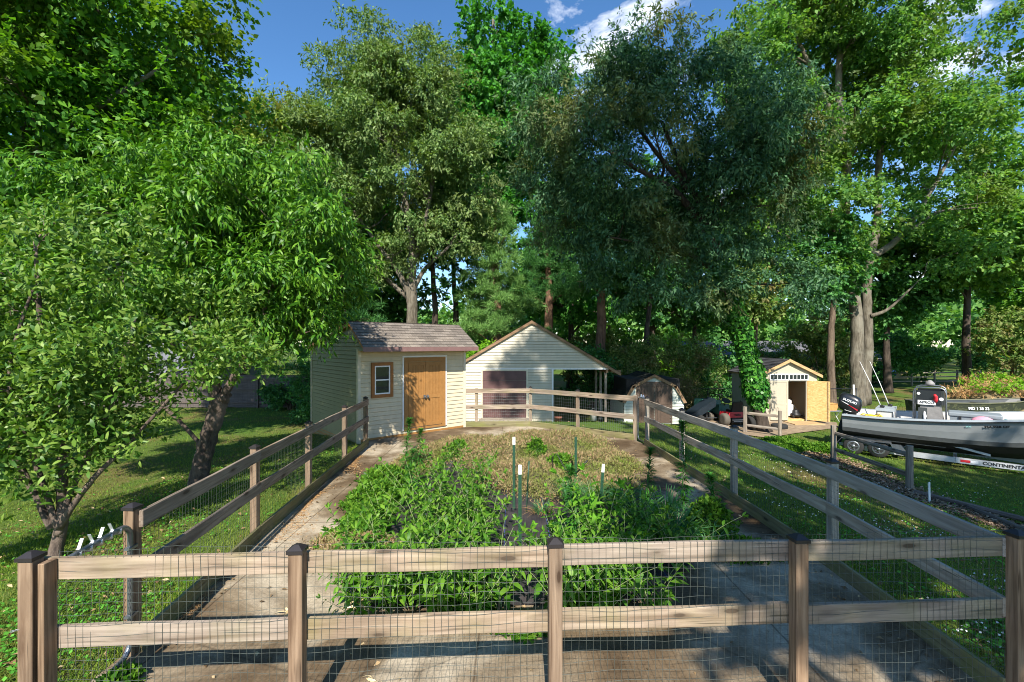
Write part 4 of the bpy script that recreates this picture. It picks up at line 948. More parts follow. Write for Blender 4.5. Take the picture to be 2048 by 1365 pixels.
# centre console
CM = BO @ T(2.05, 0, .57)
cn = add('console', None, None, bt, CM)
mb = MB(); mb.hull([(-.32, -.42, 0), (.36, -.42, 0), (.36, .42, 0), (-.32, .42, 0)], [(-.2, -.4, .78), (.22, -.4, .86), (.22, .4, .86), (-.2, .4, .78)]); mb.build('housing', M['console'], cn, CM)
mb = MB(); strip(mb, [[(x, y, .80), (x * .93, y * .97, 1.22)] for x, y in ((-.30, .43), (.26, .43), (.33, .34), (.33, -.34), (.26, -.43), (-.30, -.43))], False); strip(mb, [[(x * .93, y * .97, 1.22), (x, y, .80)] for x, y in ((-.31, .44), (.27, .44), (.34, .35), (.34, -.35), (.27, -.44), (-.31, -.44))], False); mb.build('windscreen', M['blackgloss'], cn, CM)
for s in (-1, 1):
    mb = MB(); mb.tube([(-.36, s * .46, .05), (-.36, s * .46, 1.15), (-.32, s * .46, 1.27), (-.22, s * .46, 1.31), (.22, s * .46, 1.31), (.32, s * .46, 1.27), (.36, s * .46, 1.15), (.36, s * .46, .05)], .018, 8); mb.build('grab_rail', M['galv'], cn, CM)
mb = MB(); mb.box((-.06, -.452, .86), (.40, .012, .13)); sg = mb.build('plate', M['white'], cn, CM)
add('lettering', text_mesh('APRCO', .10, 1, .003), M['black'], sg, CM @ axes(V(-.06, -.460, .86), V(1, 0, 0), V(0, 0, 1), V(0, -1, 0)))
mb = MB(); mb.box((-.15, -.43, .45), (.2, .015, .5)); mb.build('side_panel', M['hull_dark'], cn, CM)
mb = MB(); mb.tube([(-.12, -.445, .3), (-.1, -.445, .45), (-.11, -.445, .6)], [.03, .045, .015], 6); mb.tube([(-.15, -.445, .26), (-.12, -.445, .3), (-.09, -.445, .25)], .016, 5); mb.build('fish_decal', M['whitepaint'], cn, CM)
mb = MB(); mb.lathe([(.05, 0), (.12, .03), (.11, .09), (.05, .16), (.02, .18)], Matrix.Translation((.0, .0, 1.33)), 14); mb.build('radar_dome', M['console'], cn, CM)
for y, z, r_ in ((-.24, 1.12, .04), (.26, .98, .05)):
    mb = MB(); mb.lathe([(r_, 0), (r_, .012)], Matrix.Translation((y, -.445, z)) @ Matrix.Rotation(R(90), 4, 'X'), 14); mb.build('gauge', M['white'], cn, CM)
rg = thing('rag', 'red cloth hanging on the boat console rail', 'cloth', CM @ T(.12, -.48, .95))
mb = MB(); mb.tube([(.0, -.05, .16), (.02, .0, .1), (.015, .03, 0), (.02, .05, -.1)], [.03, .05, .06, .02], 7); mb.build('cloth', M['red'], rg, local=Matrix())
# leaning seat aft, cooler forward
LM = BO @ T(1.02, 0, .57); ls = add('leaning_seat', None, None, bt, LM)
mb = MB(); mb.box((0, 0, .28), (.42, .85, .44)); mb.build('box', M['gelcoat'], ls, LM)
mb = MB(); mb.box((0, 0, .545), (.46, .92, .085)); mb.build('cushion', M['gunwale'], ls, LM)
mb = MB()
for y in (-.44, .44): mb.tube([(-.2, y, 0), (-.2, y, .5), (.2, y, .5), (.2, y, 0)], .022, 6)
mb.build('tube_frame', M['galv'], ls, LM)
cm = thing('cooler', 'grey lidded ice box standing on the boat deck before the console', 'cooler', BO @ T(3.0, 0, .6))
mb = MB(); mb.hull([(-.48, -.27, 0), (.48, -.27, 0), (.48, .27, 0), (-.48, .27, 0)], [(-.52, -.3, .46), (.52, -.3, .46), (.52, .3, .46), (-.52, .3, .46)]); mb.build('tub', M['cooler'], cm, local=Matrix())
add('lid', bevel_box('lid', 1.1, .66, .12, .03, 2), M['cooler'], cm, local=T(0, 0, .525))
mb = MB()
for x in (-.3, .3): mb.box((x, -.31, .44), (.06, .03, .14))
mb.build('latch', M['black'], cm, local=Matrix())
tw = thing('towel', 'pink and white towel heaped beside the grey ice box', 'towel', BO @ T(3.15, -.55, .95))
mb = MB(); mb.lathe([(.20, -.05), (.2, .05), (.15, .14), (.07, .19), (.01, .2)], Matrix.Scale(1.3, 4, (1, 0, 0)), 14); mb.build('cloth', M['pink'], tw, local=Matrix())
mb = MB(); mb.lathe([(.16, -.05), (.17, .03), (.1, .11), (.01, .14)], Matrix.Translation((.3, .0, 0)), 14); mb.build('cloth', M['white'], tw, local=Matrix())
bx2 = thing('tackle_tray', 'teal plastic tray lying past the pink towel in the boat', 'tray', BO @ T(3.72, -.55, .98))
mb = MB(); mb.box((0, 0, .06), (.34, .22, .1)); mb.build('tray', M['teal'], bx2, local=Matrix() @ Matrix.Rotation(R(10), 4, 'Y'))
yr = thing('rope', 'yellow rope coiled along the boat side near the stern', 'rope', BO @ T(.7, -.62, .82))
mb = MB(); mb.tube([(.35 * math.cos(t) * (1 - .02 * t), .14 * math.sin(t), .02 + .006 * t + .02 * math.sin(3 * t)) for t in np.linspace(0, 20, 80)], .014, 5); mb.build('coil', M['yellow'], yr, local=Matrix())
for k, (x, y, dx, lab) in enumerate(((.95, -.3, -.55, 'pale fishing rod standing in the boat nearer the outboard'), (1.1, .25, -.5, 'pale fishing rod standing in the boat nearer the console'))):
    rd = thing('fishing_rod', lab, 'rod', BO @ T(x, y, 1.1), 'fishing rods in the boat')
    mb = MB(); mb.tube([(0, 0, -.25), (dx * .1, 0, .15)], .02, 6); mb.build('grip', M['black'], rd, local=Matrix())
    mb = MB(); mb.tube([(dx * .1, 0, .15), (dx * .55, .1, .8), (dx * 1.1, .25, 1.5)], [.014, .01, .006], 5); mb.build('blank', M['white'], rd, local=Matrix())
    mb = MB(); mb.lathe([(.035, -.03), (.05, -.02), (.05, .02), (.035, .03)], Matrix.Translation((dx * .08 + .05, 0, .1)) @ Matrix.Rotation(R(90), 4, 'X'), 12); mb.build('reel', M['black'], rd, local=Matrix())
wp = thing('guide_pole', 'white pipe standing upright at the stern behind the black outboard', 'pole', BO @ T(.1, .96, .3))
mb = MB(); mb.tube([(0, 0, 0), (-.05, .05, 1.45)], .028, 8); mb.build('pipe', M['white'], wp, local=Matrix())

# trailer
TR = BO @ T(0, 0, -.02)
tr = thing('boat_trailer', 'silver channel boat trailer with tandem wheels under the grey boat', 'trailer', TR)
def beam(mb, p, q, w, h):
    p, q = Vector(p), Vector(q); d = (q - p).normalized(); n = V(-d.y, d.x, 0).normalized() * w / 2; u = V(0, 0, h / 2)
    mb.hull([p - n - u, p + n - u, p + n + u, p - n + u], [q - n - u, q + n - u, q + n + u, q - n + u])
for s in (-1, 1):
    mb = MB(); beam(mb, (-.1, s * .80, -.07), (2.6, s * .80, -.09), .07, .15); beam(mb, (2.6, s * .80, -.09), (7.2, s * .06, -.2), .07, .15)
    f = mb.build('frame_rail', M['alu'], tr, TR)
    if s < 0:
        d = (V(7.2, -.06, -.2) - V(2.6, -.8, -.09)); L = d.length; d.normalize(); nrm_ = V(d.y, -d.x, 0).normalized()
        def rp(t): return V(2.6, -.8, -.09) + d * t + nrm_ * .040
        u = V(0, 0, 1)
        add('lettering', text_mesh('CONTINENTAL', .125, .95, .004), M['black'], f, TR @ axes(rp(.98), d, (u - d * d.z).normalized(), d.cross((u - d * d.z).normalized())))
        mb = MB(); mb.face([rp(.10) - u * .035, rp(.30) - u * .035, rp(.30) + u * .035, rp(.10) + u * .035]); mb.build('reflector', M['red'], f, TR)
        mb = MB(); mb.face([rp(.305) - u * .035, rp(.46) - u * .035, rp(.46) + u * .035, rp(.305) + u * .035]); mb.build('reflector', M['whitepaint'], f, TR)
        mb = MB(); mb.hull([rp(1.62) - u * .025, rp(1.74) - u * .025, rp(1.74) + u * .025, rp(1.62) + u * .025], [p + nrm_ * .02 for p in (rp(1.62) - u * .025, rp(1.74) - u * .025, rp(1.74) + u * .025, rp(1.62) + u * .025)]); mb.build('marker_light', M['amber'], f, TR)
for x in (.1, 1.4, 2.6):
    mb = MB(); mb.box((x, 0, -.1), (.08, 1.6, .1)); mb.build('cross_member', M['alu'], tr, TR)
mb = MB(); beam(mb, (6.6, 0, -.22), (8.0, 0, -.25), .1, .1); mb.build('tongue', M['alu'], tr, TR)
mb = MB(); beam(mb, (2.2, -.62, .36), (3.3, -.62, .12), .06, .06); beam(mb, (3.3, -.62, .1), (3.3, -.62, -.05), .07, .07); mb.build('bunk_arm', M['alu'], tr, TR)
for s in (-1, 1):
    mb = MB(); mb.box((1.2, s * .5, .2), (2.4, .09, .05)); mb.build('bunk', M['old_rail'], tr, TR)
wr = .265; zc_ = gzf(12, 14.5) + wr + .585 + .01
for s in (-1, 1):
    for x in (.30, .92):
        Mw = TR @ Matrix.Translation((x, s * 1.02, zc_ + .02)) @ Matrix.Rotation(R(90), 4, 'X')
        w = add('wheel', None, None, tr, Mw)
        mb = MB(); mb.lathe([(.16, -.085), (.24, -.09), (wr, -.06), (wr, .06), (.24, .09), (.16, .085)], None, 26); mb.build('tyre', M['rubber'], w, Mw)
        mb = MB(); mb.lathe([(.165, .03), (.165, .092), (.13, .088), (.06, .06), (.05, .095), (.01, .1)], None, 22)
        for k in range(5):
            Mk = Matrix.Rotation(2 * math.pi * k / 5, 4, 'Z'); mb.box((.1, 0, .08), (.09, .035, .025), Mk)
        mb.build('rim', M['galv'], w, Mw)
    mb = MB(); y0, y1 = s * .90, s * 1.15
    prof = [(-.12, .12), (.0, .30), (1.2, .30), (1.34, .0)]
    for (xa, za), (xb, zb) in zip(prof[:-1], prof[1:]):
        mb.hull([(xa, y0, za + zc_ - .06), (xb, y0, zb + zc_ - .06), (xb, y1, zb + zc_ - .06), (xa, y1, za + zc_ - .06)], [(xa, y0, za + zc_ - .04), (xb, y0, zb + zc_ - .04), (xb, y1, zb + zc_ - .04), (xa, y1, za + zc_ - .04)])
    mb.hull([(1.2, y1, .24 + zc_), (1.34, y1, zc_ - .06), (1.62, y1, zc_ - .02), (1.45, y1, .24 + zc_)], [(1.2, y1 + .01 * s, .24 + zc_), (1.34, y1 + .01 * s, zc_ - .06), (1.62, y1 + .01 * s, zc_ - .02), (1.45, y1 + .01 * s, .24 + zc_)])
    mb.build('fender', M['galv'], tr, TR)
    mb = MB(); mb.tube([(.3, s * .9, zc_ + .02), (.3, -s * .1, zc_ + .02)], .03, 6); mb.tube([(.92, s * .9, zc_ + .02), (.92, -s * .1, zc_ + .02)], .03, 6); mb.build('axle', M['black'], tr, TR)

# camouflage jon boat beyond
JZ = gzf(19, 18.6); JM = T(16.9, 19.1, JZ + .62, R(-9))
jb = thing('boat', 'flat camouflage jon boat on stands behind the grey boat', 'boat', JM)
mb = MB(); SJ = [(0, .6, .5, .5, 0), (2.2, .62, .52, .52, 0), (3.1, .56, .44, .56, .06), (3.75, .42, .32, .62, .3), (4.1, .33, .25, .66, .5)]
for s in (-1, 1):
    rows = [[(x, s * a, z), (x, s * b, k), (x, 0, k)] for x, a, b, z, k in SJ]; strip(mb, rows if s > 0 else [list(reversed(r)) for r in rows], False)
mb.face([(0, -.6, .5), (0, -.5, 0), (0, .5, 0), (0, .6, .5)]); mb.face([(4.1, -.33, .66), (4.1, -.25, .5), (4.1, .25, .5), (4.1, .33, .66)])
hj = mb.build('hull', M['camo'], jb, JM)
mb = MB()
for s in (-1, 1): mb.tube([(x, s * a, z) for x, a, b, z, k in SJ], .03, 6)
mb.tube([(4.1, -.33, .66), (4.1, .33, .66)], .03, 6); mb.build('gunwale', simple('camo_edge', (.12, .12, .07), .6), jb, JM)
mb = MB(); mb.box((1.2, 0, .42), (.35, 1.1, .04)); mb.box((2.6, 0, .44), (.35, 1.05, .04)); mb.build('bench', M['hull_dark'], jb, JM)
mb = MB(); strip(mb, [[(x, -a * .94, z - .02), (x, -b * .95, k + .03), (x, b * .95, k + .03), (x, a * .94, z - .02)] for x, a, b, z, k in SJ], False); mb.build('inner_liner', M['hull_dark'], jb, JM)
add('lettering', text_mesh('MD 1 33 33', .15, 1, .004), M['whitepaint'], hj, JM @ axes(V(1.9, -.605, .30), V(1, 0, 0), V(0, .18, 1).normalized(), V(0, -1, .18).normalized()))
jt = thing('boat_trailer', 'dark narrow trailer with winch post under the camouflage boat', 'trailer', JM @ T(0, 0, -.55))
mb = MB()
for s in (-1, 1): beam(mb, (0, s * .4, .42), (4.6, s * .05, .38), .06, .09)
for x in (.4, 2.4): mb.box((x, 0, .43), (.06, .9, .09))
mb.build('frame_rail', M['dark'], jt, local=Matrix())
mb = MB(); beam(mb, (4.15, 0, .35), (4.1, 0, 1.1), .08, .08) if False else mb.tube([(4.25, 0, .38), (4.2, 0, 1.22)], .045, 6); mb.tube([(3.7, 0, .4), (4.2, 0, .95)], .03, 6); mb.build('winch_post', M['galv'], jt, local=Matrix())
for s in (-1, 1):
    mb = MB(); mb.lathe([(.1, -.07), (.22, -.08), (.24, 0), (.22, .08), (.1, .07)], Matrix.Translation((.9, s * .62, .17)) @ Matrix.Rotation(R(90), 4, 'X'), 18); mb.build('wheel', M['rubber'], jt, local=Matrix())

# ------------------------------------------------------------------ lawn machines by the tan shed
LZ = gzf(9.55, 19.6); LT = T(9.62, 19.6, LZ, R(8))
lw = thing('lawn_tractor', 'red-backed ride-on mower with black seat parked beside the tan shed', 'mower', LT)
mb = MB(); mb.hull([(-.42, -.16, .36), (.42, -.16, .36), (.42, .5, .36), (-.42, .5, .36)], [(-.36, -.14, .6), (.36, -.14, .6), (.4, .5, .56), (-.4, .5, .56)]); bd = mb.build('fender', M['red'], lw, local=Matrix())
add('lettering', text_mesh('NAPA', .11, 1, .004), M['black'], bd, LT @ axes(V(0, -.165, .47), V(1, 0, 0), V(0, .08, 1).normalized(), V(0, -1, .08).normalized()))
mb = MB(); mb.box((0, .1, .62), (.46, .42, .1)); mb.hull([(-.24, -.12, .64), (.24, -.12, .64), (.24, -.04, .64), (-.24, -.04, .64)], [(-.21, -.2, 1.02), (.21, -.2, 1.02), (.21, -.13, 1.04), (-.21, -.13, 1.04)]); mb.build('seat', M['black'], lw, local=Matrix())
mb = MB(); mb.box((0, .1, .24), (.5, .5, .22)); mb.box((0, .9, .3), (.4, 1.0, .12)); mb.build('chassis', M['black'], lw, local=Matrix())
mb = MB(); mb.hull([(-.26, .8, .36), (.26, .8, .36), (.22, 1.5, .36), (-.22, 1.5, .36)], [(-.24, .8, .82), (.24, .8, .82), (.18, 1.45, .68), (-.18, 1.45, .68)]); mb.build('bonnet', M['green_paint'], lw, local=Matrix())
mb = MB(); mb.lathe([(.17, 0), (.19, .015), (.17, .03), (.155, .015)], Matrix.Translation((0, .66, .98)) @ Matrix.Rotation(R(35), 4, 'X'), 18); mb.tube([(0, .66, .98), (0, .8, .75)], .02, 6); mb.build('steering_wheel', M['black'], lw, local=Matrix())
mb = MB(); mb.tube([(.38, .0, .5), (.42, .02, .75), (.38, .05, .95), (.3, .1, 1.05)], .018, 6); mb.build('lever', M['black'], lw, local=Matrix())
mb = MB(); mb.box((0, -.2, .27), (.55, .02, .03)); mb.box((0, -.2, .21), (.4, .02, .02)); mb.build('bumper', M['bright'], lw, local=Matrix())
for sx, y, r_, w_, xx in ((-1, 0, .27, .12, .5), (1, 0, .27, .12, .5), (-1, 1.25, .19, .08, .38), (1, 1.25, .19, .08, .38)):
    Mw = LT @ Matrix.Translation((sx * xx, y, r_)) @ Matrix.Rotation(R(90), 4, 'Y'); w = add('wheel', None, None, lw, Mw)
    mb = MB(); mb.lathe([(r_ * .55, -w_), (r_ * .9, -w_), (r_, -w_ * .6), (r_, w_ * .6), (r_ * .9, w_), (r_ * .55, w_)], None, 22); mb.build('tyre', simple('dusty_rubber', (.11, .095, .075), .9) if sx < 2 else None, w, Mw)
    mb = MB(); mb.lathe([(.02, -w_ * .8), (r_ * .54, -w_ * .8), (r_ * .54, w_ * .8), (.02, w_ * .8)], None, 16); mb.build('rim', M['greywall'], w, Mw)
DZ = gzf(8.5, 20.4); DM = T(8.45, 20.3, DZ)
dc = thing('dump_cart', 'dark blue-black cart tub tipped up beside the ride-on mower', 'cart', DM)
Mt = Matrix.Translation((0, 0, .62)) @ Matrix.Rotation(R(-33), 4, 'Y')
mb = MB(); mb.hull([(-.6, -.35, -.14), (.5, -.35, -.14), (.5, .35, -.14), (-.6, .35, -.14)], [(-.72, -.42, .16), (.66, -.42, .16), (.66, .42, .16), (-.72, .42, .16)])
for i in range(len(mb.v)): mb.v[i] = tuple(Mt @ V(*mb.v[i]))
mb.build('tub', M['bluetub'], dc, local=Matrix())
mb = MB(); mb.tube([(-.35, -.2, .35), (.1, 0, .2), (.9, .1, .2)], .025, 6); mb.tube([(-.2, -.4, .2), (-.2, .4, .2)], .02, 6); mb.tube([(.2, -.1, .2), (.25, 0, .75)], .025, 6); mb.build('frame', M['galv'], dc, local=Matrix())
for s in (-1, 1):
    mb = MB(); mb.lathe([(.05, -.06), (.18, -.07), (.2, 0), (.18, .07), (.05, .06)], Matrix.Translation((-.2, s * .42, .2)) @ Matrix.Rotation(R(90), 4, 'X'), 18); mb.build('wheel', M['rubber'], dc, local=Matrix())
GMx = T(9.1, 21.2, gzf(9.1, 21.2), R(15))
gt = thing('garden_tractor', 'dark green garden tractor half hidden behind the red ride-on mower', 'tractor', GMx)
mb = MB(); mb.hull([(-.55, -.3, .4), (.6, -.3, .4), (.6, .3, .4), (-.55, .3, .4)], [(-.5, -.26, .98), (.5, -.26, .9), (.5, .26, .9), (-.5, .26, .98)]); mb.build('bonnet', M['green_paint'], gt, local=Matrix())
mb = MB(); mb.tube([(.7, 0, .4), (.66, 0, 1.1)], .025, 6); mb.lathe([(.15, 0), (.18, .02), (.15, .04)], Matrix.Translation((.66, 0, 1.1)), 16); mb.build('steering_wheel', M['black'], gt, local=Matrix())
for x, r_ in ((-.35, .2), (.75, .28)):
    for s in (-1, 1):
        mb = MB(); mb.lathe([(.08, -.08), (r_ * .9, -.09), (r_, 0), (r_ * .9, .09), (.08, .08)], Matrix.Translation((x, s * .42, r_)) @ Matrix.Rotation(R(90), 4, 'X'), 18); mb.build('wheel', M['rubber'], gt, local=Matrix())
mb = MB(); mb.box((.2, 0, .34), (1.3, .4, .14)); mb.build('chassis', M['black'], gt, local=Matrix())
pl_ = thing('plank', 'long weathered board leaning across the grass before the tipped cart', 'plank', T(7.8, 19.9, gzf(7.8, 19.9)))
plank('board', (6.9, 20.6, gzf(7, 20.6) + .42), (9.0, 18.6, gzf(9, 18.6) + .04), .14, .03, M['old_rail'], pl_, up=(0, .5, 1))

# ------------------------------------------------------------------ beyond the yard
HZ = gzf(28, 47)
ho = thing('house', 'low tan-yellow house with long grey roof behind the trees and tan shed', 'house', T(28, 47, HZ))
mb = MB(); mb.box((28, 49.5, (HZ + 1.2) / 2), (24, 7, 1.2 - HZ)); mb.build('wall', M['yellowwall'], ho)
siding('roof', M['shingle4'], ho, axes(V(15.6, 45.2, 1.12), V(1, 0, 0), V(0, .38, -.925), V(0, .925, .38)), lambda z: (0, 24.8), 0, 4.9, .3, .02)
mb = MB(); slab(mb, [(15.6, 45.25, 1.12), (40.4, 45.25, 1.12), (40.4, 49.8, 2.98), (15.6, 49.8, 2.98)], .12, (0, -.38, .92)); slab(mb, [(15.6, 49.8, 2.98), (40.4, 49.8, 2.98), (40.4, 54.3, 1.12), (15.6, 54.3, 1.12)], .12, (0, .38, .92)); mb.build('roof_deck', M['shingle4'], ho)
for x in (18, 22, 26.5, 31, 35):
    mb = MB(); mb.box((x, 45.97, .1), (1.3, .06, 1.1)); w_ = mb.build('window', M['white'], ho); mb = MB(); mb.box((x, 45.93, .1), (1.12, .03, .94)); mb.build('pane', M['glass'], w_)
h2 = thing('house', 'small blue-grey house glimpsed through the leafy trees beyond the privacy fence', 'house', T(-24, 29, gzf(-24, 29)))
g_ = gzf(-24, 29); mb = MB(); mb.box((-24, 31, g_ + 1.2), (11, 5, 2.4)); mb.build('wall', simple('pale_blue_grey', (.20, .20, .23), .8), h2)
mb = MB()
mb.hull([(-29.8, 28.2, g_ + 2.38), (-18.2, 28.2, g_ + 2.38), (-18.2, 31, g_ + 3.6), (-29.8, 31, g_ + 3.6)], [(-29.8, 28.2, g_ + 2.5), (-18.2, 28.2, g_ + 2.5), (-18.2, 31, g_ + 3.72), (-29.8, 31, g_ + 3.72)]); mb.hull([(-29.8, 31, g_ + 3.6), (-18.2, 31, g_ + 3.6), (-18.2, 33.8, g_ + 2.38), (-29.8, 33.8, g_ + 2.38)], [(-29.8, 31, g_ + 3.72), (-18.2, 31, g_ + 3.72), (-18.2, 33.8, g_ + 2.5), (-29.8, 33.8, g_ + 2.5)])
mb.build('roof', M['greywall'], h2)
for x in (-27, -24, -21):
    mb = MB(); mb.box((x, 28.47, g_ + 1.4), (1.0, .06, 1.1)); w_ = mb.build('window', M['greywall'], h2); mb = MB(); mb.box((x, 28.43, g_ + 1.4), (.84, .03, .94)); mb.build('pane', M['glass'], w_)
def car(label, Mx, paint):
    c = thing('parked_car', label, 'car', Mx)
    mb = MB(); secs = [(-2.1, .55, .75), (-1.9, .35, .92), (-1.0, .3, .98), (.9, .3, .98), (1.9, .35, .9), (2.15, .5, .72)]
    rows = [[(x, -.8, z0), (x, -.86, (z0 + z1) / 2), (x, -.78, z1), (x, .78, z1), (x, .86, (z0 + z1) / 2), (x, .8, z0)] for x, z0, z1 in secs]
    strip(mb, rows); mb.face(list(reversed(rows[0]))); mb.face(rows[-1]); mb.build('body', paint, c, local=Matrix())
    mb = MB(); mb.hull([(-1.6, -.74, .97), (1.0, -.74, .97), (1.0, .74, .97), (-1.6, .74, .97)], [(-1.1, -.6, 1.45), (.4, -.6, 1.45), (.4, .6, 1.45), (-1.1, .6, 1.45)]); mb.build('windows', M['glass'], c, local=Matrix())
    mb = MB(); mb.hull([(-1.15, -.62, 1.445), (.45, -.62, 1.445), (.45, .62, 1.445), (-1.15, .62, 1.445)], [(-1.0, -.55, 1.5), (.3, -.55, 1.5), (.3, .55, 1.5), (-1.0, .55, 1.5)]); mb.build('roof', paint, c, local=Matrix())
    for x in (-1.3, 1.35):
        for s in (-1, 1):
            mb = MB(); mb.lathe([(.15, -.1), (.3, -.11), (.33, 0), (.3, .11), (.15, .1)], Matrix.Translation((x, s * .78, .33)) @ Matrix.Rotation(R(90), 4, 'X'), 18); mb.build('wheel', M['rubber'], c, local=Matrix())
    for s in (-1, 1):
        mb = MB(); mb.box((2.1, s * .6, .66), (.08, .25, .12)); mb.build('headlight', M['white'], c, local=Matrix())
    return c
car('bright blue car parked far off beside the big twin trunk', T(36.6, 46, gzf(36, 46), R(20)), M['bluecar'])
ob = thing('canoe', 'rusty orange hull turned over beyond the brush heap and rail fence', 'canoe', T(35.6, 29.5, gzf(35, 29.5)))
mb = MB(); rows = []
for i in range(17):
    t = i / 16 * 2 - 1; w_ = .85 * (1 - t * t) ** .6 + .01; h = 1.15 * (1 - .35 * t * t); rows.append([(t * 2.6, w_ * math.cos(a_), .12 + h * max(0, math.sin(a_)) ** .8) for a_ in np.linspace(0, math.pi, 11)])
strip(mb, rows); mb.build('hull', M['orange'], ob, local=Matrix())
mb = MB(); mb.tube([r_[0] for r_ in rows], .03, 5); mb.tube([r_[-1] for r_ in rows], .03, 5); mb.build('gunwale', M['dark'], ob, local=Matrix())

# ------------------------------------------------------------------ stakes and wire in the bed
def tpost(x, y, h, lab, tip=True, lean=0.):
    Mx = T(x, y, 0) @ Matrix.Rotation(lean, 4, 'Y'); t = thing('fence_stake', lab, 'stake', Mx, 'steel stakes in the planting bed')
    mb = MB(); hh = h - (.12 if tip else 0); mb.box((0, 0, hh / 2), (.042, .006, hh)); mb.box((0, .018, hh / 2), (.006, .03, hh))
    k = .12
    while k < hh - .05: mb.box((0, -.006, k), (.014, .006, .022)); k += .055
    mb.build('shaft', M['tpost'], t, local=Matrix())
    if tip:
        mb = MB(); mb.box((0, 0, h - .06), (.043, .007, .118)); mb.box((0, .018, h - .06), (.007, .031, .118)); mb.build('tip', M['tip'], t, local=Matrix())
tpost(.03, 7.05, 1.14, 'tall green steel stake with white tip by the brown ground cover')
tpost(.10, 5.72, 1.06, 'green steel stake with white tip in the open fabric, nearest the front fence')
tpost(1.12, 8.0, .95, 'dark green steel stake without white tip by the bent wire hoop', False)
tpost(1.30, 6.75, .80, 'short steel stake with dull white tip among the spiky blue-green leaves', True, R(4))
mb = MB(); mb.tube([(.23, 6.9, .35), (.26, 6.92, .8)], .012, 6); mb.tube([(.22, 6.89, 0), (.23, 6.9, .35)], .008, 6)
tag(mb.build('thin_stake', M['tpost']), 'thin green rod beside the two white-tipped stakes', 'stake')
mb = MB(); mb.tube([(.72, 8.2, .0), (.73, 8.2, .55), (.80, 8.15, .62), (.95, 8.1, .35), (1.1, 8.05, .22)], .009, 6); mb.tube([(1.12, 8.0, .3), (1.32, 7.95, .55)], .016, 6)
tag(mb.build('wire_hoop', M['wire_black']), 'bent dark wire hoop leaning against the plain green stake', 'hoop')
# ------------------------------------------------------------------ vegetation
G = np.random.default_rng(11)
def runit(n): return nrm(G.normal(size=(n, 3)))
def sprays(lobes, n, k, spray, droop=.2, up=.25, shell=.5, dens=None, jit=.12, K=9, sig=.2):
    """sprays of leaves gathered in tufts on the outside of each mass, with gaps between the tufts"""
    lobes = np.asarray(lobes, float); c = lobes[:, :3]; Rr = lobes[:, 3:6]; nl = len(lobes)
    wgt = (Rr[:, 0] * Rr[:, 1] * Rr[:, 2]) ** (2 / 3)
    ns = max(1, n // k); idx = G.choice(nl, ns, p=wgt / wgt.sum())
    cd = runit(nl * K).reshape(nl, K, 3); cd[..., 2] += up; cd = nrm(cd)
    cr = shell + (1 - shell) * G.random((nl, K, 1)) ** .5
    j = G.integers(0, K, ns); s0 = .45 + G.random((nl, K, 1)) * 1.1
    off = G.normal(size=(ns, 3)) * sig * s0[idx, j] * Rr[idx] * np.array([1, 1, .7])
    P = c[idx] + cd[idx, j] * cr[idx, j] * Rr[idx] + off + G.normal(size=(ns, 3)) * jit * .5
    d = nrm((P - c[idx]) / Rr[idx])
    ax = nrm(d * .8 + nrm(off + 1e-6) * .4 + G.normal(size=(ns, 3)) * .4 + np.array([0, 0, -droop]))
    return P, d, ax
def crown_leaves(lobes, n, L, Wd, k=12, spray=.4, droop=.2, up=.25, shell=.5, six=False, curve=.3, flat=.8, dirmix=.8, jit=.12, nz=.45, K=9, sig=.2):
    P, d, ax = sprays(lobes, n, k, spray, droop, up, shell, None, jit, K, sig); ns = len(P)
    t = G.random((ns, k, 1)) * spray
    C = (P[:, None] + ax[:, None] * t + G.normal(size=(ns, k, 3)) * spray * .12).reshape(-1, 3)
    D = nrm((ax[:, None] * .6 + runit(ns * k).reshape(ns, k, 3) * dirmix + np.array([0, 0, -droop])).reshape(-1, 3))
    Nn = nrm(np.array([0, 0, flat]) + np.repeat(d, k, 0) * .5 + G.normal(size=(ns * k, 3)) * nz)
    f = .65 + .7 * G.random(ns * k)
    fn = leaves6 if six else leaves4
    return fn('leaves', C, D, Nn, L * f, Wd * f, curve) if six else fn('leaves', C, D, Nn, L * f, Wd * f), P
def rand_lobes(c, Rr, n, r0, r1, zf=.8, lo=.25, seed=0, zmin=None, cone=0.):
    g = np.random.default_rng(seed); o = []
    c = np.array(c, float); Rr = np.array(Rr, float)
    while len(o) < n:
        d = g.normal(size=3); d /= np.linalg.norm(d); u = lo + (1 - lo) * g.random() ** .6; r = r0 + (r1 - r0) * g.random()
        p = c + d * u * np.maximum(Rr - r * .8, .05)
        if cone: 
            k = 1 - cone * max(0, (p[2] - c[2]) / Rr[2]); p[:2] = c[:2] + (p[:2] - c[:2]) * k
        if zmin is not None and p[2] < zmin: continue
        o.append((*p, r * g.uniform(.9, 1.25), r * g.uniform(.9, 1.25), r * zf))
    return o
def catp(pts, k=5):
    pts = [Vector(p) for p in pts]; o = []
    for i in range(len(pts) - 1):
        a = pts[max(i - 1, 0)]; b = pts[i]; c = pts[i + 1]; d = pts[min(i + 2, len(pts) - 1)]
        for j in range(k):
            t = j / k; o.append(.5 * ((2 * b) + (c - a) * t + (2 * a - 5 * b + 4 * c - d) * t * t + (3 * b - a - 3 * c + d) * t ** 3))
    o.append(pts[-1]); return o
def stem(mb, pts, r0, r1, seg=8, flare=0., k=5, rough=.08, rr=None):
    P = catp(pts, k); n = len(P); rr = rr or rnd
    rad = [r0 + (r1 - r0) * (i / (n - 1)) for i in range(n)]
    if flare:
        for i in range(n): rad[i] *= 1 + flare * math.exp(-i / (n * .06 + .3))
    rad = [x * (1 + rr.uniform(-rough, rough)) for x in rad]
    P = [p + V(rr.uniform(-1, 1), rr.uniform(-1, 1), 0) * rad[i] * .15 for i, p in enumerate(P)]
    mb.tube(P, rad, seg); return P, rad
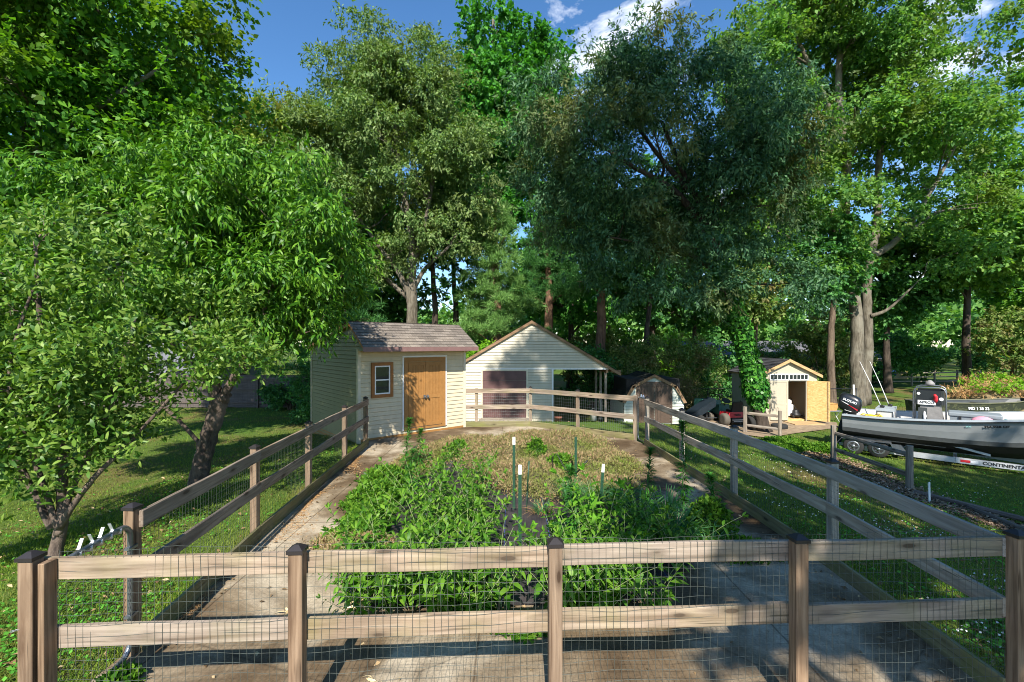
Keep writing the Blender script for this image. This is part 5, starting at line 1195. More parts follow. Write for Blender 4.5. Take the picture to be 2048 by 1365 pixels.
def limbs(mb, trunks, lobes, rl=.1, twigs=3, rr=None, start=.3, steep=.7, seg=6):
    """limbs from the nearest suitable point of the trunks to each mass of leaves, then twigs through it"""
    rr = rr or rnd; lobes = list(lobes); rr.shuffle(lobes)
    pool = []
    for P, rad in trunks:
        n = len(P)
        for i in range(int(n * start), n): pool.append((P[i], rad[i]))
    for lb in lobes:
        c = V(*lb[:3]); best = None
        for p, r in pool:
            h = math.hypot(c.x - p.x, c.y - p.y); dz = c.z - p.z
            cost = (c - p).length + 2.0 * max(0, steep * h - dz)
            if best is None or cost < best[0]: best = (cost, p, r)
        _, p, r = best; L = (c - p).length
        if L < .1: continue
        m = p.lerp(c, .5) + V(rr.uniform(-.1, .1), rr.uniform(-.1, .1), .10 + rr.uniform(-.05, .08)) * L
        r0 = min(r * .62, rl * (.5 + L * .12)); P, rad = stem(mb, [p, p.lerp(m, .5) + V(rr.uniform(-.06, .06), rr.uniform(-.06, .06), 0) * L, m, c], r0, r0 * .3, seg, 0, 4, .06, rr)
        pool += [(P[i], rad[i]) for i in range(len(P) // 3, len(P))]
        for _ in range(twigs):
            d = V(rr.gauss(0, 1), rr.gauss(0, 1), rr.gauss(.25, .8)).normalized(); q = P[rr.randrange(len(P) // 2, len(P))]
            e = c + V(d.x * lb[3], d.y * lb[4], d.z * lb[5]) * .85; mm = q.lerp(e, .5) + V(0, 0, .08) * (e - q).length
            mb.tube([q, mm, e], [r0 * .28, r0 * .18, r0 * .06], 4, False)
def tree(name, label, cat, base, trunks, lobes, leaf, bk, n, L, Wd, rl=.1, twigs=3, group=None, start=.3, steep=.6, limb=True, **kw):
    t = thing(name, label, cat, T(*base), group); rr = random.Random(int(abs(base[0] * 100 + base[1] * 10)) + 5)
    mb = MB(); tr_ = []
    for tk in trunks:
        pts, r0, r1 = tk[:3]; fl = tk[3] if len(tk) > 3 else 0
        tr_.append(stem(mb, pts, r0, r1, 12 if r0 > .15 else 8, fl, 6, .05, rr))
    if limb: limbs(mb, tr_, lobes, rl, twigs, rr, start, steep)
    Mw = W[t.name].inverted()
    mb.build('trunk', bk, t, Matrix())
    me, P = crown_leaves(lobes, n, L, Wd, **kw)
    add('crown', me, leaf, t, Matrix()); return t

M['bark_grey'] = bark('grey_bark', (.20, .175, .135), (.07, .058, .043), lichen=(.26, .24, .19)); M['bark_brown'] = bark('brown_bark', (.17, .125, .09), (.06, .042, .03))
M['bark_dark'] = bark('dark_bark', (.09, .07, .055), (.03, .024, .02)); M['bark_pine'] = bark('red_pine_bark', (.24, .14, .09), (.09, .05, .035)); M['bark_peach'] = bark('peach_bark', (.19, .145, .115), (.06, .045, .04), 14, 5)
LF = {}
LF['peach'] = leafmat('peach_leaf', [(.03, .10, .006), (.052, .14, .009), (.085, .175, .014)], .24, (1.5, 1.6, .5), spec=.32, rough=.46, gain=1.5)
LF['apple'] = leafmat('apple_leaf', [(.03, .08, .009), (.05, .11, .012), (.075, .14, .016), (.11, .165, .03)], .24, (1.5, 1.6, .4), spec=.32, rough=.46, gain=1.65)
LF['maple'] = leafmat('maple_leaf', [(.035, .11, .016), (.055, .15, .018), (.085, .19, .02)], .38, (1.6, 1.7, .45), patch=(.14, .21, .025), pscale=.6, gain=1.5)
LF['oak'] = leafmat('olive_oak_leaf', [(.06, .115, .03), (.085, .145, .042), (.12, .17, .06)], .28, (1.4, 1.5, .5), patch=(.16, .21, .07), pscale=.5, gain=1.65)
LF['oak2'] = leafmat('golden_oak_leaf', [(.07, .13, .018), (.11, .165, .025), (.14, .18, .03)], .28, (1.4, 1.5, .5), patch=(.19, .18, .04), pscale=.5, gain=1.6)
LF['willow_oak'] = leafmat('bluish_oak_leaf', [(.022, .066, .030), (.038, .096, .044), (.066, .13, .06)], .25, (1.3, 1.5, .6), patch=(.15, .155, .045), pscale=.32, gain=1.65)
LF['poplar'] = leafmat('dark_broad_leaf', [(.025, .10, .018), (.04, .14, .022), (.055, .17, .025)], .3, (1.4, 1.6, .5), gain=1.7)
LF['bigmaple'] = leafmat('mid_green_leaf', [(.045, .12, .03), (.07, .165, .035), (.11, .20, .045)], .38, (1.5, 1.6, .5), patch=(.14, .20, .04), pscale=.35, gain=1.6)
LF['pine'] = leafmat('pine_needles', [(.09, .19, .05), (.13, .25, .07), (.16, .28, .08)], .3, (1.3, 1.4, .6), gain=1.4)
LF['deep'] = leafmat('deep_green_leaf', [(.025, .085, .025), (.04, .12, .03), (.06, .15, .04)], .3, (1.4, 1.6, .5), gain=1.8)
LF['lime'] = leafmat('lime_leaf', [(.09, .22, .015), (.14, .30, .02), (.19, .34, .03)], .42, (1.4, 1.5, .5))
LF['scrub'] = leafmat('scrub_leaf', [(.07, .13, .03), (.11, .18, .04), (.16, .20, .06)], .33, (1.4, 1.5, .6), patch=(.22, .17, .08), pscale=.9, gain=1.6)
LF['brush'] = leafmat('dry_brush_leaf', [(.20, .145, .07), (.30, .21, .10), (.15, .12, .05), (.14, .17, .04)], .2, (1.3, 1.3, .7), patch=(.16, .24, .03), pscale=.8)
LF['ivy'] = leafmat('ivy_leaf', [(.02, .09, .012), (.035, .13, .018), (.06, .18, .02)], .22, (1.4, 1.6, .5), rough=.35)
LF['far'] = leafmat('far_leaf', [(.05, .14, .03), (.09, .19, .04), (.12, .23, .055)], .35, (1.4, 1.5, .6), gain=1.5)

# --- the small tree near the front corner, many stems, olive upper shoots
b = (-5.95, 5.9, gzf(-5.95, 5.9) - .03)
lob = [(-6.3, 6.2, 4.1, .9, .8, .55), (-7.0, 6.3, 3.5, .9, .8, .6), (-5.4, 6.3, 3.6, .9, .8, .6), (-7.3, 6.0, 2.5, .9, .8, .7), (-6.4, 5.8, 3.0, .9, .8, .7), (-5.2, 6.1, 2.6, .95, .8, .6),
       (-4.6, 6.5, 2.9, .7, .7, .45), (-7.0, 5.6, 1.7, .9, .8, .5), (-6.2, 5.6, 2.0, .9, .7, .5), (-5.5, 5.9, 1.8, .75, .7, .4), (-4.6, 6.2, 2.25, .55, .5, .22), (-4.2, 6.4, 2.55, .6, .55, .3),
       (-7.2, 5.5, 1.2, .7, .6, .4), (-6.4, 5.5, 1.35, .6, .6, .35), (-5.7, 5.6, 1.25, .5, .5, .3), (-5.3, 5.8, 1.35, .4, .4, .2), (-6.9, 5.5, .85, .5, .5, .25), (-6.1, 5.6, .95, .45, .45, .22), (-7.5, 5.7, .9, .5, .5, .3), (-3.9, 6.5, 2.45, .4, .4, .2), (-6.9, 6.9, 4.4, .6, .6, .4), (-5.8, 6.8, 4.5, .5, .5, .4)]
tk = [([b, (-5.88, 5.95, .35), (-5.95, 6.0, 1.2), (-6.3, 6.1, 2.6), (-6.6, 6.3, 4.0)], .078, .02, .3), ([(-5.88, 5.9, .1), (-5.75, 5.95, .7), (-5.4, 6.1, 1.7), (-5.2, 6.3, 3.0)], .05, .015), ([(-5.86, 5.88, .2), (-5.5, 5.9, .75), (-5.0, 6.1, 1.4), (-4.4, 6.3, 2.2)], .045, .014),
      ([(-5.95, 5.88, .2), (-6.2, 5.8, .9), (-6.7, 5.8, 1.8), (-7.2, 6.0, 2.8)], .048, .015), ([(-5.9, 5.9, .2), (-6.05, 5.8, 1.0), (-6.3, 5.7, 2.2), (-6.2, 6.0, 3.6)], .04, .012)]
lob += [(-7.7, 6.0, 1.7, .8, .7, .5), (-8.0, 6.3, 2.4, .8, .7, .6), (-7.4, 5.6, 1.15, .6, .5, .35), (-5.9, 5.7, 1.75, .6, .55, .4), (-5.35, 5.9, 2.2, .6, .55, .4), (-6.7, 5.5, 1.6, .7, .6, .45), (-6.9, 5.5, 2.3, .8, .7, .5)]
lob = [(x, y, z, a * (.62 if z > 2.95 else 1), c * (.62 if z > 2.95 else 1), e * (.7 if z > 2.95 else 1)) for x, y, z, a, c, e in lob]
tree('apple_tree', 'low many-stemmed tree with oval leaves standing just outside the front gate', 'tree', b, tk, lob, LF['apple'], M['bark_peach'], 31000, .10, .034, rl=.03, twigs=4, k=9, spray=.34, droop=-.05, up=.1, shell=.35, six=True, curve=.35, flat=.45, jit=.06, nz=.85, K=12, sig=.125)

# --- peach tree beyond it
b = (-6.2, 9.0, gzf(-6.2, 9.0) - .03)
lob = [(-6.1, 9.3, 6.1, 1.5, 1.4, .7), (-7.6, 9.2, 5.7, 1.3, 1.3, .7), (-4.7, 9.4, 5.5, 1.2, 1.2, .65), (-8.6, 9.2, 4.7, 1.2, 1.2, .8), (-6.9, 8.5, 5.1, 1.3, 1.2, .7), (-5.4, 8.5, 4.9, 1.2, 1.2, .7), (-4.1, 9.2, 4.6, 1.1, 1.1, .6), (-3.3, 9.5, 4.0, .7, .8, .5),
       (-5.9, 8.3, 4.0, 1.2, 1.1, .7), (-4.6, 8.7, 3.8, 1.0, 1.0, .6), (-7.6, 8.5, 3.9, 1.1, 1.1, .7), (-8.6, 9.0, 3.4, 1.0, 1.0, .7), (-4.0, 9.1, 3.2, .6, .7, .4), (-6.6, 9.8, 3.4, 1.2, 1.0, .7), (-5.0, 9.9, 3.3, 1.0, 1.0, .6), (-5.2, 8.9, 2.7, .8, .7, .4), (-6.6, 9.2, 6.5, .8, .8, .5), (-5.2, 9.3, 6.2, .7, .7, .4), (-9.4, 9.4, 4.2, 1.0, 1.2, .8), (-8.6, 9.8, 5.4, 1.0, 1.1, .7), (-9.6, 9.6, 3.2, .9, 1.0, .6), (-7.6, 10, 4.6, 1.1, 1.1, .7), (-6.0, 10, 4.6, 1.1, 1.1, .7), (-4.8, 9.9, 4.4, .9, .9, .6), (-10.4, 9.5, 3.6, 1.1, 1, .8), (-10.2, 9.4, 2.6, 1.0, .9, .7), (-9.0, 9.3, 2.4, 1.0, .9, .6), (-8.0, 9.2, 2.3, 1.0, .9, .5), (-10.9, 9.6, 4.6, .9, .9, .7)]
lob = [(x, y, z, a * .62, c * .62, e * .7) for x, y, z, a, c, e in lob] + [(x + rnd.uniform(-1, 1) * a, y + rnd.uniform(-.8, .8) * c, z + rnd.uniform(-.9, .9) * e, a * rnd.uniform(.25, .5), c * rnd.uniform(.25, .5), e * rnd.uniform(.3, .5)) for x, y, z, a, c, e in lob for _ in range(4)]
lob = [(min(x, -3.15 - a), y, z, a, c, e) for x, y, z, a, c, e in lob]
tk = [([b, (-6.12, 9.0, .35), (-5.92, 9.0, 1.0), (-5.78, 9.0, 1.45), (-5.75, 9.05, 1.6)], .165, .14, .2), ([(-5.8, 9.0, 1.4), (-5.95, 9.0, 1.9), (-6.2, 9.05, 2.6), (-6.5, 9.1, 3.8), (-6.5, 9.2, 5.2)], .15, .04), ([(-5.78, 9.0, 1.42), (-5.6, 9.0, 1.75), (-5.35, 9.0, 2.2), (-5.0, 9.1, 3.1), (-4.7, 9.3, 4.5)], .10, .035), ([(-5.9, 9.0, 1.7), (-6.4, 9.0, 2.3), (-7.2, 9.0, 3.2), (-7.9, 9.1, 4.2)], .09, .03)]
tree('peach_tree', 'bright green peach tree with long drooping leaves and a leaning forked trunk', 'tree', b, tk, lob, LF['peach'], M['bark_peach'], 86000, .165, .038, rl=.04, twigs=2, k=11, spray=.42, droop=.45, up=.3, shell=.35, six=True, curve=.6, flat=.7, jit=.06, nz=.6, K=6, sig=.19)

# --- tall maple over the side lawn
b = (-14.2, 11.6, gzf(-14, 11.6) - .05)
lob = rand_lobes((-12.8, 12.2, 11.2), (5.2, 4.6, 4.6), 34, .9, 1.5, .65, .35, 3, 7.2) + [(-9.0, 12.0, 10.6, 1.0, 1.0, .5), (-8.7, 12.2, 11.6, 1.0, 1.0, .5), (-9.2, 11.5, 9.2, 1.2, 1.1, .6), (-9.6, 12.4, 8.4, 1.0, 1.0, .5), (-11, 11, 8.2, 1.3, 1.2, .7), (-13, 11, 7.2, 1.3, 1.2, .7), (-13.5, 10.8, 5.9, 1.1, 1.1, .8), (-11.9, 11.3, 6.9, 1.2, 1.2, .6), (-10.3, 12, 7.3, 1.0, 1.0, .5), (-7.9, 12.2, 10.9, .5, .5, .25), (-8.3, 12.4, 12.3, .8, .8, .4), (-15, 11, 5, 1.5, 1.2, 1)] + rand_lobes((-9.8, 13.2, 6.9), (4.6, 1.6, 1.3), 16, .9, 1.3, .7, .2, 33)
tk = [([b, (-13.9, 11.6, 2), (-13.4, 11.6, 5), (-12.6, 11.7, 7.6), (-12.0, 11.9, 9.2), (-10.6, 12, 12)], .36, .06, .3), ([(-13.6, 11.6, 4.2), (-12.9, 11.5, 6.2), (-12.0, 11.5, 7.4), (-10.6, 11.6, 8.6), (-9.2, 11.9, 9.8)], .2, .04), ([(-13.9, 11.6, 3.5), (-14.0, 11.8, 7), (-13.2, 12, 11), (-12.6, 12, 14)], .2, .05)]
tree('maple_tree', 'tall maple with arching limbs reaching over the bright peach tree', 'tree', b, tk, lob, LF['maple'], M['bark_grey'], 105000, .15, .11, rl=.09, twigs=4, k=12, spray=.55, droop=.25, up=.2, shell=.35, flat=.9)

# --- olive oak behind the peach
b = (-15.6, 26, gzf(-15, 26) - .05)
lob = rand_lobes((-15.6, 26.5, 11.5), (6.2, 4.5, 6.6), 34, 1.3, 2.2, .8, .4, 5) + [(-17, 25, 5.5, 2.4, 2, 1.6), (-13, 25, 6, 2.2, 2, 1.5), (-11.2, 26, 9.0, 1.8, 1.6, 1.3), (-10.6, 26, 6.5, 1.6, 1.5, 1.3)]
tree('oak_tree', 'rounded golden-olive oak rising behind the peach tree', 'tree', b, [([b, (-15.5, 26, 4), (-15.4, 26.2, 9), (-15.4, 26.4, 15)], .4, .08, .3)], lob, LF['oak2'], M['bark_dark'], 52000, .26, .12, rl=.14, k=12, spray=.6, droop=.3, up=.35, shell=.55)
b = (-25., 30, gzf(-25, 30) - .05)
lob = rand_lobes((-26, 31, 10), (9, 5, 9), 34, 1.6, 2.6, .8, .35, 15)
tree('oak_tree', 'dense dark tree filling the gap behind the tall side-lawn maple', 'tree', b, [([b, (-25, 30, 5), (-25.5, 31, 15)], .45, .1, .3)], lob, LF['deep'], M['bark_dark'], 42000, .34, .2, rl=.14, k=12, spray=.7, up=.3, shell=.5)

# --- the great olive oak over the cream shed
b = (-5.75, 26, gzf(-5, 26) - .05)
top = rand_lobes((-7.0, 27.0, 13.6), (6.5, 4.6, 7.4), 46, 1.3, 2.1, .72, .45, 8)
lob = top + [(-10.6, 26, 8.0, 1.9, 1.6, 1.2), (-11.3, 26, 10.5, 1.6, 1.6, 1.2), (-9.0, 25.4, 6.8, 1.6, 1.5, 1.0), (-6.6, 25.3, 7.6, 1.4, 1.4, .9), (-4.0, 25.6, 8.6, 1.3, 1.3, .9), (-2.6, 26, 10, 1.4, 1.3, 1.0), (-11.8, 26.6, 13.5, 1.4, 1.4, 1.1), (-9.8, 26.4, 18.2, 1.8, 1.6, 1.3), (-6.3, 26.4, 19.6, 1.9, 1.6, 1.3), (-3.2, 26.4, 17.0, 1.7, 1.6, 1.3), (-8.2, 26.2, 20.2, 1.5, 1.4, 1.1), (-12.4, 26.6, 15.8, 1.5, 1.4, 1.2), (-12.6, 26.6, 11.4, 1.6, 1.4, 1.2), (-12.0, 26, 8.6, 1.6, 1.4, 1.1), (-1.6, 26.4, 12.4, 1.3, 1.3, 1.0), (-1.4, 26.6, 14.8, 1.3, 1.3, 1.0), (-2.2, 26, 8.4, 1.1, 1.1, .8)]
tk = [([b, (-5.7, 26, 3), (-5.75, 26, 6.0), (-5.7, 26.1, 8.5), (-6.4, 26.3, 12), (-7, 26.5, 17)], .40, .08, .35), ([(-5.75, 26, 4.6), (-6.3, 25.9, 6.4), (-7.6, 25.9, 8.2), (-9.6, 26.2, 11)], .2, .06), ([(-5.7, 26, 5.6), (-4.9, 26, 7.0), (-3.6, 26, 8.2), (-2.6, 26.2, 10)], .15, .04), ([(-5.7, 26, 7), (-4.9, 26.2, 10), (-4.2, 26.4, 15)], .2, .06)]
tree('oak_tree', 'great olive-green oak with domed crown rising behind the cream shed', 'tree', b, tk, lob, LF['oak'], M['bark_grey'], 140000, .205, .085, rl=.13, twigs=3, start=.35, k=12, spray=.55, droop=.35, up=.4, shell=.6)
for k, (x, y, hh, lab) in enumerate(((-4.9, 28.5, 13, 'straight dark trunk with a thin crown close behind the great olive oak'), (-3.9, 31, 12, 'slim dark tree by the sky gap between the great oak and the pine'))):
    b = (x, y, gzf(x, y) - .05); lob = rand_lobes((x, y, 10.5), (2.6, 2.2, 3.4), 11, .8, 1.3, .8, .3, 30 + k) + [(x - 1.2, y, 5.6, 1.2, 1, .8), (x + 1.3, y, 6.4, 1.0, 1, .6)]
    tree('slim_tree', lab, 'tree', b, [([b, (x + .1, y, 4), (x - .1, y, 8), (x, y, hh)], .26, .06, .2)], lob, LF['deep'], M['bark_dark'], 9000, .26, .16, rl=.07, group='slim trees in the tree line', shell=.4)

# --- tall poplar behind
b = (-1.6, 38, gzf(-1.6, 38))
lob = rand_lobes((-1.8, 38.5, 21.5), (6.0, 4.6, 9.6), 40, 1.5, 2.4, .9, .45, 12, None, .35) + [(3.0, 38, 24.5, 1.6, 1.5, 2.0), (3.2, 38, 27.5, 1.4, 1.3, 1.5), (2.5, 38, 21, 1.8, 1.6, 1.6)]
tree('poplar_tree', 'very tall dark green tree rising between the two great oaks', 'tree', b, [([b, (-1.6, 38, 10), (-1.5, 38.2, 20), (-1.6, 38.3, 30)], .5, .1, .2), ([(-1.5, 38, 9), (.6, 38, 16), (3, 38, 26)], .22, .07)], lob, LF['poplar'], M['bark_grey'], 64000, .36, .26, rl=.14, k=12, spray=.7, droop=.2, up=.3, shell=.55)
b = (-13, 40, gzf(-13, 40))
lob = rand_lobes((-13, 40, 21), (3.6, 3.2, 6), 18, 1.3, 2.0, .9, .4, 22) + rand_lobes((-13, 40, 13), (5, 4, 5), 14, 1.5, 2.2, .9, .4, 23)
tree('poplar_tree', 'tall dark tree whose top shows at the shoulder of the great olive oak', 'tree', b, [([b, (-13, 40, 8), (-13, 40, 22)], .4, .1, .2)], lob, LF['poplar'], M['bark_dark'], 26000, .36, .26, rl=.12, k=12, spray=.7, shell=.55)

# --- pines behind the garage
def pine(label, x, y, h, rb, z0, n, seed, leaf=None):
    b = (x, y, gzf(x, y) - .05); g = np.random.default_rng(seed); lob = []
    z = z0
    while z < h:
        f = 1 - (z - z0) / (h - z0) * .75; m = 4 + int(2 * f)
        for j in range(m):
            a_ = 2 * math.pi * (j + g.random()) / m; r = rb * f * (.45 + .4 * g.random())
            lob.append((x + r * math.cos(a_), y + r * math.sin(a_), z + .25 * g.random(), .75 * f + .3, .75 * f + .3, .30))
        z += .8
    t = thing('pine_tree', label, 'tree', T(*b), 'pines in the tree line'); rr = random.Random(seed); mb = MB()
    P = stem(mb, [b, (x + .1, y, h * .4), (x, y, h * .75), (x, y, h + .3)], .34, .06, 10, .25, 6, .05, rr); limbs(mb, [P], lob, .06, 2, rr, .2, .05); mb.build('trunk', M['bark_pine'], t, Matrix())
    Pp, d, ax = sprays(lob, n, 22, .2, -.15, .4, .3); ns = len(Pp); k = 22
    C = np.repeat(Pp, k, 0) + G.normal(size=(ns * k, 3)) * .05
    D = nrm(np.repeat(nrm(d + np.array([0, 0, .45])), k, 0) * .7 + runit(ns * k)); Nn = runit(ns * k)
    add('crown', leaves4('needles', C, D, Nn, .30 * (.7 + .6 * G.random(ns * k)), .028, .05), leaf or LF['pine'], t, Matrix())
pine('light yellow-green pine with reddish trunk standing behind the two front sheds', -1.0, 27.5, 11.2, 2.6, 3.2, 52000, 41)
pine('dark pine with reddish trunk straight behind the garage gable', 2.2, 28.5, 12.5, 2.4, 5.6, 30000, 42, LF['deep'])
pine('dark pine with sunlit reddish trunk between the garage and the gambrel shed', 5.2, 27, 12, 2.4, 6.0, 30000, 43, LF['deep'])
pine('low spreading blue-green pine in the shade behind the cream shed wall', -8.4, 22.5, 7.2, 2.6, 1.2, 26000, 44, LF['deep'])

# --- willow oak, ivy on its leaning trunk
bx0, by0 = 10.15, 18.3; b = (bx0, by0, gzf(bx0, by0) - .05)
lob = rand_lobes((5.6, 17.6, 9.9), (6.2, 4.0, 5.0), 58, .9, 1.5, .8, .5, 51, 6.0)
lob += [(1.4, 17, 10.2, 1.1, 1.1, 1.2), (1.2, 17.3, 8.4, .9, .9, 1.1), (2.2, 16.8, 7.2, 1.0, 1.0, 1.0), (3.6, 16.6, 6.2, 1.1, 1.1, .9), (5.0, 16.6, 5.8, 1.2, 1.1, .9), (6.2, 16.4, 6.3, 1.2, 1.1, .8), (4.2, 16.6, 7.6, 1.3, 1.1, 1.0), (2.8, 17, 12.6, 1.2, 1.2, 1.1), (8.0, 17, 12.6, 1.3, 1.2, 1.1), (5.2, 16.8, 13.6, 1.4, 1.2, 1.0), (9.6, 17.4, 10.4, 1.2, 1.1, 1.2), (10.0, 17.4, 8.6, 1.1, 1.0, 1.2), (7.0, 16.6, 4.6, 1.1, 1.0, .8),
        (7.6, 16.4, 4.5, .9, .9, .6), (9.6, 16.4, 4.9, 1.1, 1.0, .6), (10.8, 16.6, 4.7, 1.0, 1.0, .6), (9.0, 16.5, 5.4, 1.0, 1.0, .8), (4.0, 16.8, 4.7, 1.0, 1.0, .7), (2.6, 17, 5.6, .9, .9, .8), (5.6, 16.4, 4.6, .9, .9, .6)]
tk = [([b, (9.9, 18.3, .3), (9.66, 18.2, 1.3), (9.3, 18.1, 2.5), (8.45, 18, 4.8), (7.9, 17.9, 6.6), (7.4, 17.8, 8.0), (6.6, 17.7, 9.4), (5.8, 17.6, 11.2)], .23, .07, .3), ([(7.5, 17.9, 6.8), (7.4, 17.8, 8.0), (8.2, 17.6, 9.4), (8.5, 17.5, 11)], .15, .05), ([(7.3, 17.9, 7.6), (6.2, 17.6, 8.6), (4.6, 17.4, 9.4), (3.0, 17.3, 10.4)], .15, .04), ([(7.9, 18, 5.6), (6.6, 17.6, 6.2), (5.0, 17.2, 6.4), (3.6, 17, 6.6)], .11, .03), ([(8.2, 18, 4.4), (8.8, 17.5, 4.9), (9.8, 17.0, 4.8)], .08, .03), ([(6.9, 17.8, 8.6), (5.6, 17.5, 9.9), (4.4, 17.3, 11.4)], .12, .04)]
wo = tree('willow_oak', 'dark bluish willow-leaved oak with ivy climbing its leaning trunk', 'tree', b, tk, lob, LF['willow_oak'], M['bark_dark'], 130000, .17, .055, rl=.08, twigs=3, start=.45, steep=.3, k=12, spray=.45, droop=.4, up=.25, shell=.4, flat=.6, dirmix=.75, nz=.6)
# ivy sleeve on the trunk
P = catp(tk[0][0], 10); n_ = 8000; seg = [p for p in P if .1 < p.z < 5.8]
ci = G.integers(0, len(seg), n_); base = np.array([tuple(p) for p in seg])[ci]; an = G.random(n_) * 2 * math.pi
wdt = .27 + .07 * np.sin(base[:, 2] * 2.2) + .12 * G.random(n_); wdt *= np.where(base[:, 2] < .7, .6, 1) * np.where(base[:, 2] > 4.8, .7, 1)
o_ = np.stack([np.cos(an), np.sin(an), np.zeros(n_)], 1); C = base + o_ * wdt[:, None] + G.normal(size=(n_, 3)) * np.array([.04, .04, .1])
D = nrm(o_ * .3 + np.array([0, 0, -.8]) + G.normal(size=(n_, 3)) * .4); Nn = nrm(o_ + np.array([0, 0, .4]) + G.normal(size=(n_, 3)) * .3)
add('ivy', leaves4('ivy', C, D, Nn, .15 * (.6 + .8 * G.random(n_)), .14 * (.6 + .7 * G.random(n_)), .1), LF['ivy'], wo, Matrix())

# --- the big twin-trunk maple by the boat
b = (19.75, 26, gzf(19, 26) - .05)
lob = rand_lobes((20, 26.5, 15.5), (8.6, 5, 10.5), 66, 1.2, 2.1, .7, .3, 61, 5.2)
lob += [(12.4, 25.6, 9.8, 1.4, 1.3, .8), (13.2, 25.6, 12.6, 1.4, 1.3, .9), (11.6, 25.8, 17.2, 1.4, 1.3, .9), (13.4, 25.6, 20.2, 1.6, 1.4, 1.0), (14.4, 25.2, 7.2, 1.4, 1.3, .8), (16.2, 25, 6.4, 1.4, 1.3, .8), (18.2, 24.8, 7.8, 1.3, 1.2, .7), (22, 24.8, 6.4, 1.5, 1.4, .8), (24.5, 25, 7.6, 1.6, 1.4, .9), (26.6, 26, 10.4, 1.7, 1.4, 1.1), (28, 26.6, 13.5, 1.7, 1.4, 1.2), (28.4, 26.6, 17, 1.8, 1.5, 1.2), (27, 26, 20.5, 1.8, 1.5, 1.3), (18.4, 24.9, 5.2, 1.0, 1.1, .5)]
lob = [l for l in lob if not (abs(l[0] - 20.1) < 1.9 and l[1] < 26.6 and l[2] < 13.5)]
tk = [([b, (19.7, 26, 2.2), (19.6, 26, 5.0), (19.0, 26, 8.5), (19.1, 26, 13), (18.8, 26.2, 18), (19.6, 26.4, 24)], .38, .12, .2), ([(20.3, 26.2, -.8), (20.4, 26.1, 3.0), (20.35, 26.1, 6.0), (20.9, 26.1, 9.5), (21.3, 26.3, 14), (22.6, 26.5, 20), (23.5, 26.6, 25)], .29, .10, .2), ([(19.1, 26, 8.0), (17.4, 26, 10.0), (15.6, 26, 12.6), (13.2, 26, 15)], .2, .05), ([(19.2, 26, 6.4), (17.6, 25.7, 7.2), (15.6, 25.6, 8.6), (13.4, 25.6, 9.6)], .17, .04), ([(20.6, 26, 7.6), (22.4, 26, 9.0), (24.6, 26, 12.5), (26.4, 26.2, 16)], .2, .05), ([(19.0, 26.1, 14), (17.4, 26.1, 18), (15, 26, 22), (12.5, 26, 24)], .16, .04), ([(20.4, 25.9, 4.2), (21.2, 25.6, 4.6), (22.2, 25.2, 5.8)], .12, .04)]
tree('maple_tree', 'huge open-crowned tree with pale twin trunk rising behind the boat', 'tree', b, tk, lob, LF['bigmaple'], M['bark_grey'], 140000, .19, .135, rl=.11, twigs=3, start=.3, steep=.4, k=12, spray=.6, droop=.2, up=.2, shell=.3)
for k, (x, y, h, r, lab, lf) in enumerate(((17.6, 25, 10, .22, 'slender ivy-footed tree close beside the huge twin trunk', 'deep'), (14.6, 27.2, 11, .2, 'thin grey-stemmed tree rising just behind the tan shed roof', 'bigmaple'), (13.4, 25.6, 8, .1, 'thin dark leaning sapling behind the tan shed', 'scrub'), (7.8, 26, 10, .2, 'dark straight-stemmed tree above the gambrel shed', 'deep'))):
    b = (x, y, gzf(x, y) - .05); lob = rand_lobes((x - .3, y, h * .72), (2.6, 2, 3.0), 10, .8, 1.3, .7, .3, 70 + k, 3.4)
    tree('slim_tree', lab, 'tree', b, [([b, (x - .1, y, h * .3), (x + .15, y, h * .6), (x, y, h)], r, r * .25, .25)], lob, LF[lf], M['bark_brown'] if k != 3 else M['bark_dark'], 8500, .22, .14, rl=.06, twigs=3, group='slim trees in the tree line', shell=.35)

# --- trees closing the view at the boat side
for k, (c, Rr, n, lf, lab, cnt) in enumerate((
        ((31, 31, 10.5), (5.2, 4, 6.5), 26, 'bigmaple', 'broad mid-green tree beyond the brush heap', 30000),
        ((27.2, 33, 7.2), (3.6, 3.4, 5.2), 20, 'deep', 'dark heavy-leaved tree just beyond the far rail fence', 24000),
        ((38.5, 33, 8.5), (5.2, 4, 7.2), 26, 'maple', 'leafy tree above the overturned orange hull', 28000),
        ((14.5, 36, 8.2), (5.0, 4, 6.4), 24, 'bigmaple', 'broad tree behind the tan shed in front of the long grey roof', 20000),
        ((10.2, 33, 9.5), (4.6, 4, 7.2), 26, 'deep', 'dark full tree filling the view behind the willow-leaved oak', 28000),
        ((4.4, 34, 9.0), (4.6, 4, 7.6), 26, 'poplar', 'dark leafy tree filling the view behind the garage', 28000),
        ((-10.5, 33, 7.0), (4.6, 4, 6.2), 24, 'deep', 'shaded tree behind the cream shed below the great oak', 22000),
        ((-19, 33, 7.5), (5, 4, 7), 24, 'deep', 'shaded tree behind the dark board fence', 20000))):
    b = (c[0], c[1], gzf(c[0], c[1]) - .05); lob = rand_lobes(c, Rr, n, 1.2, 2.0, .8, .4, 90 + k, .6)
    tree('broadleaf_tree', lab, 'tree', b, [([b, (c[0], c[1], c[2] * .5), (c[0] + .3, c[1], c[2] + Rr[2] * .7)], .3, .08, .25)], lob, LF[lf], M['bark_dark'], cnt, .3, .2, rl=.1, twigs=2, group='broadleaf trees closing the view', shell=.5)
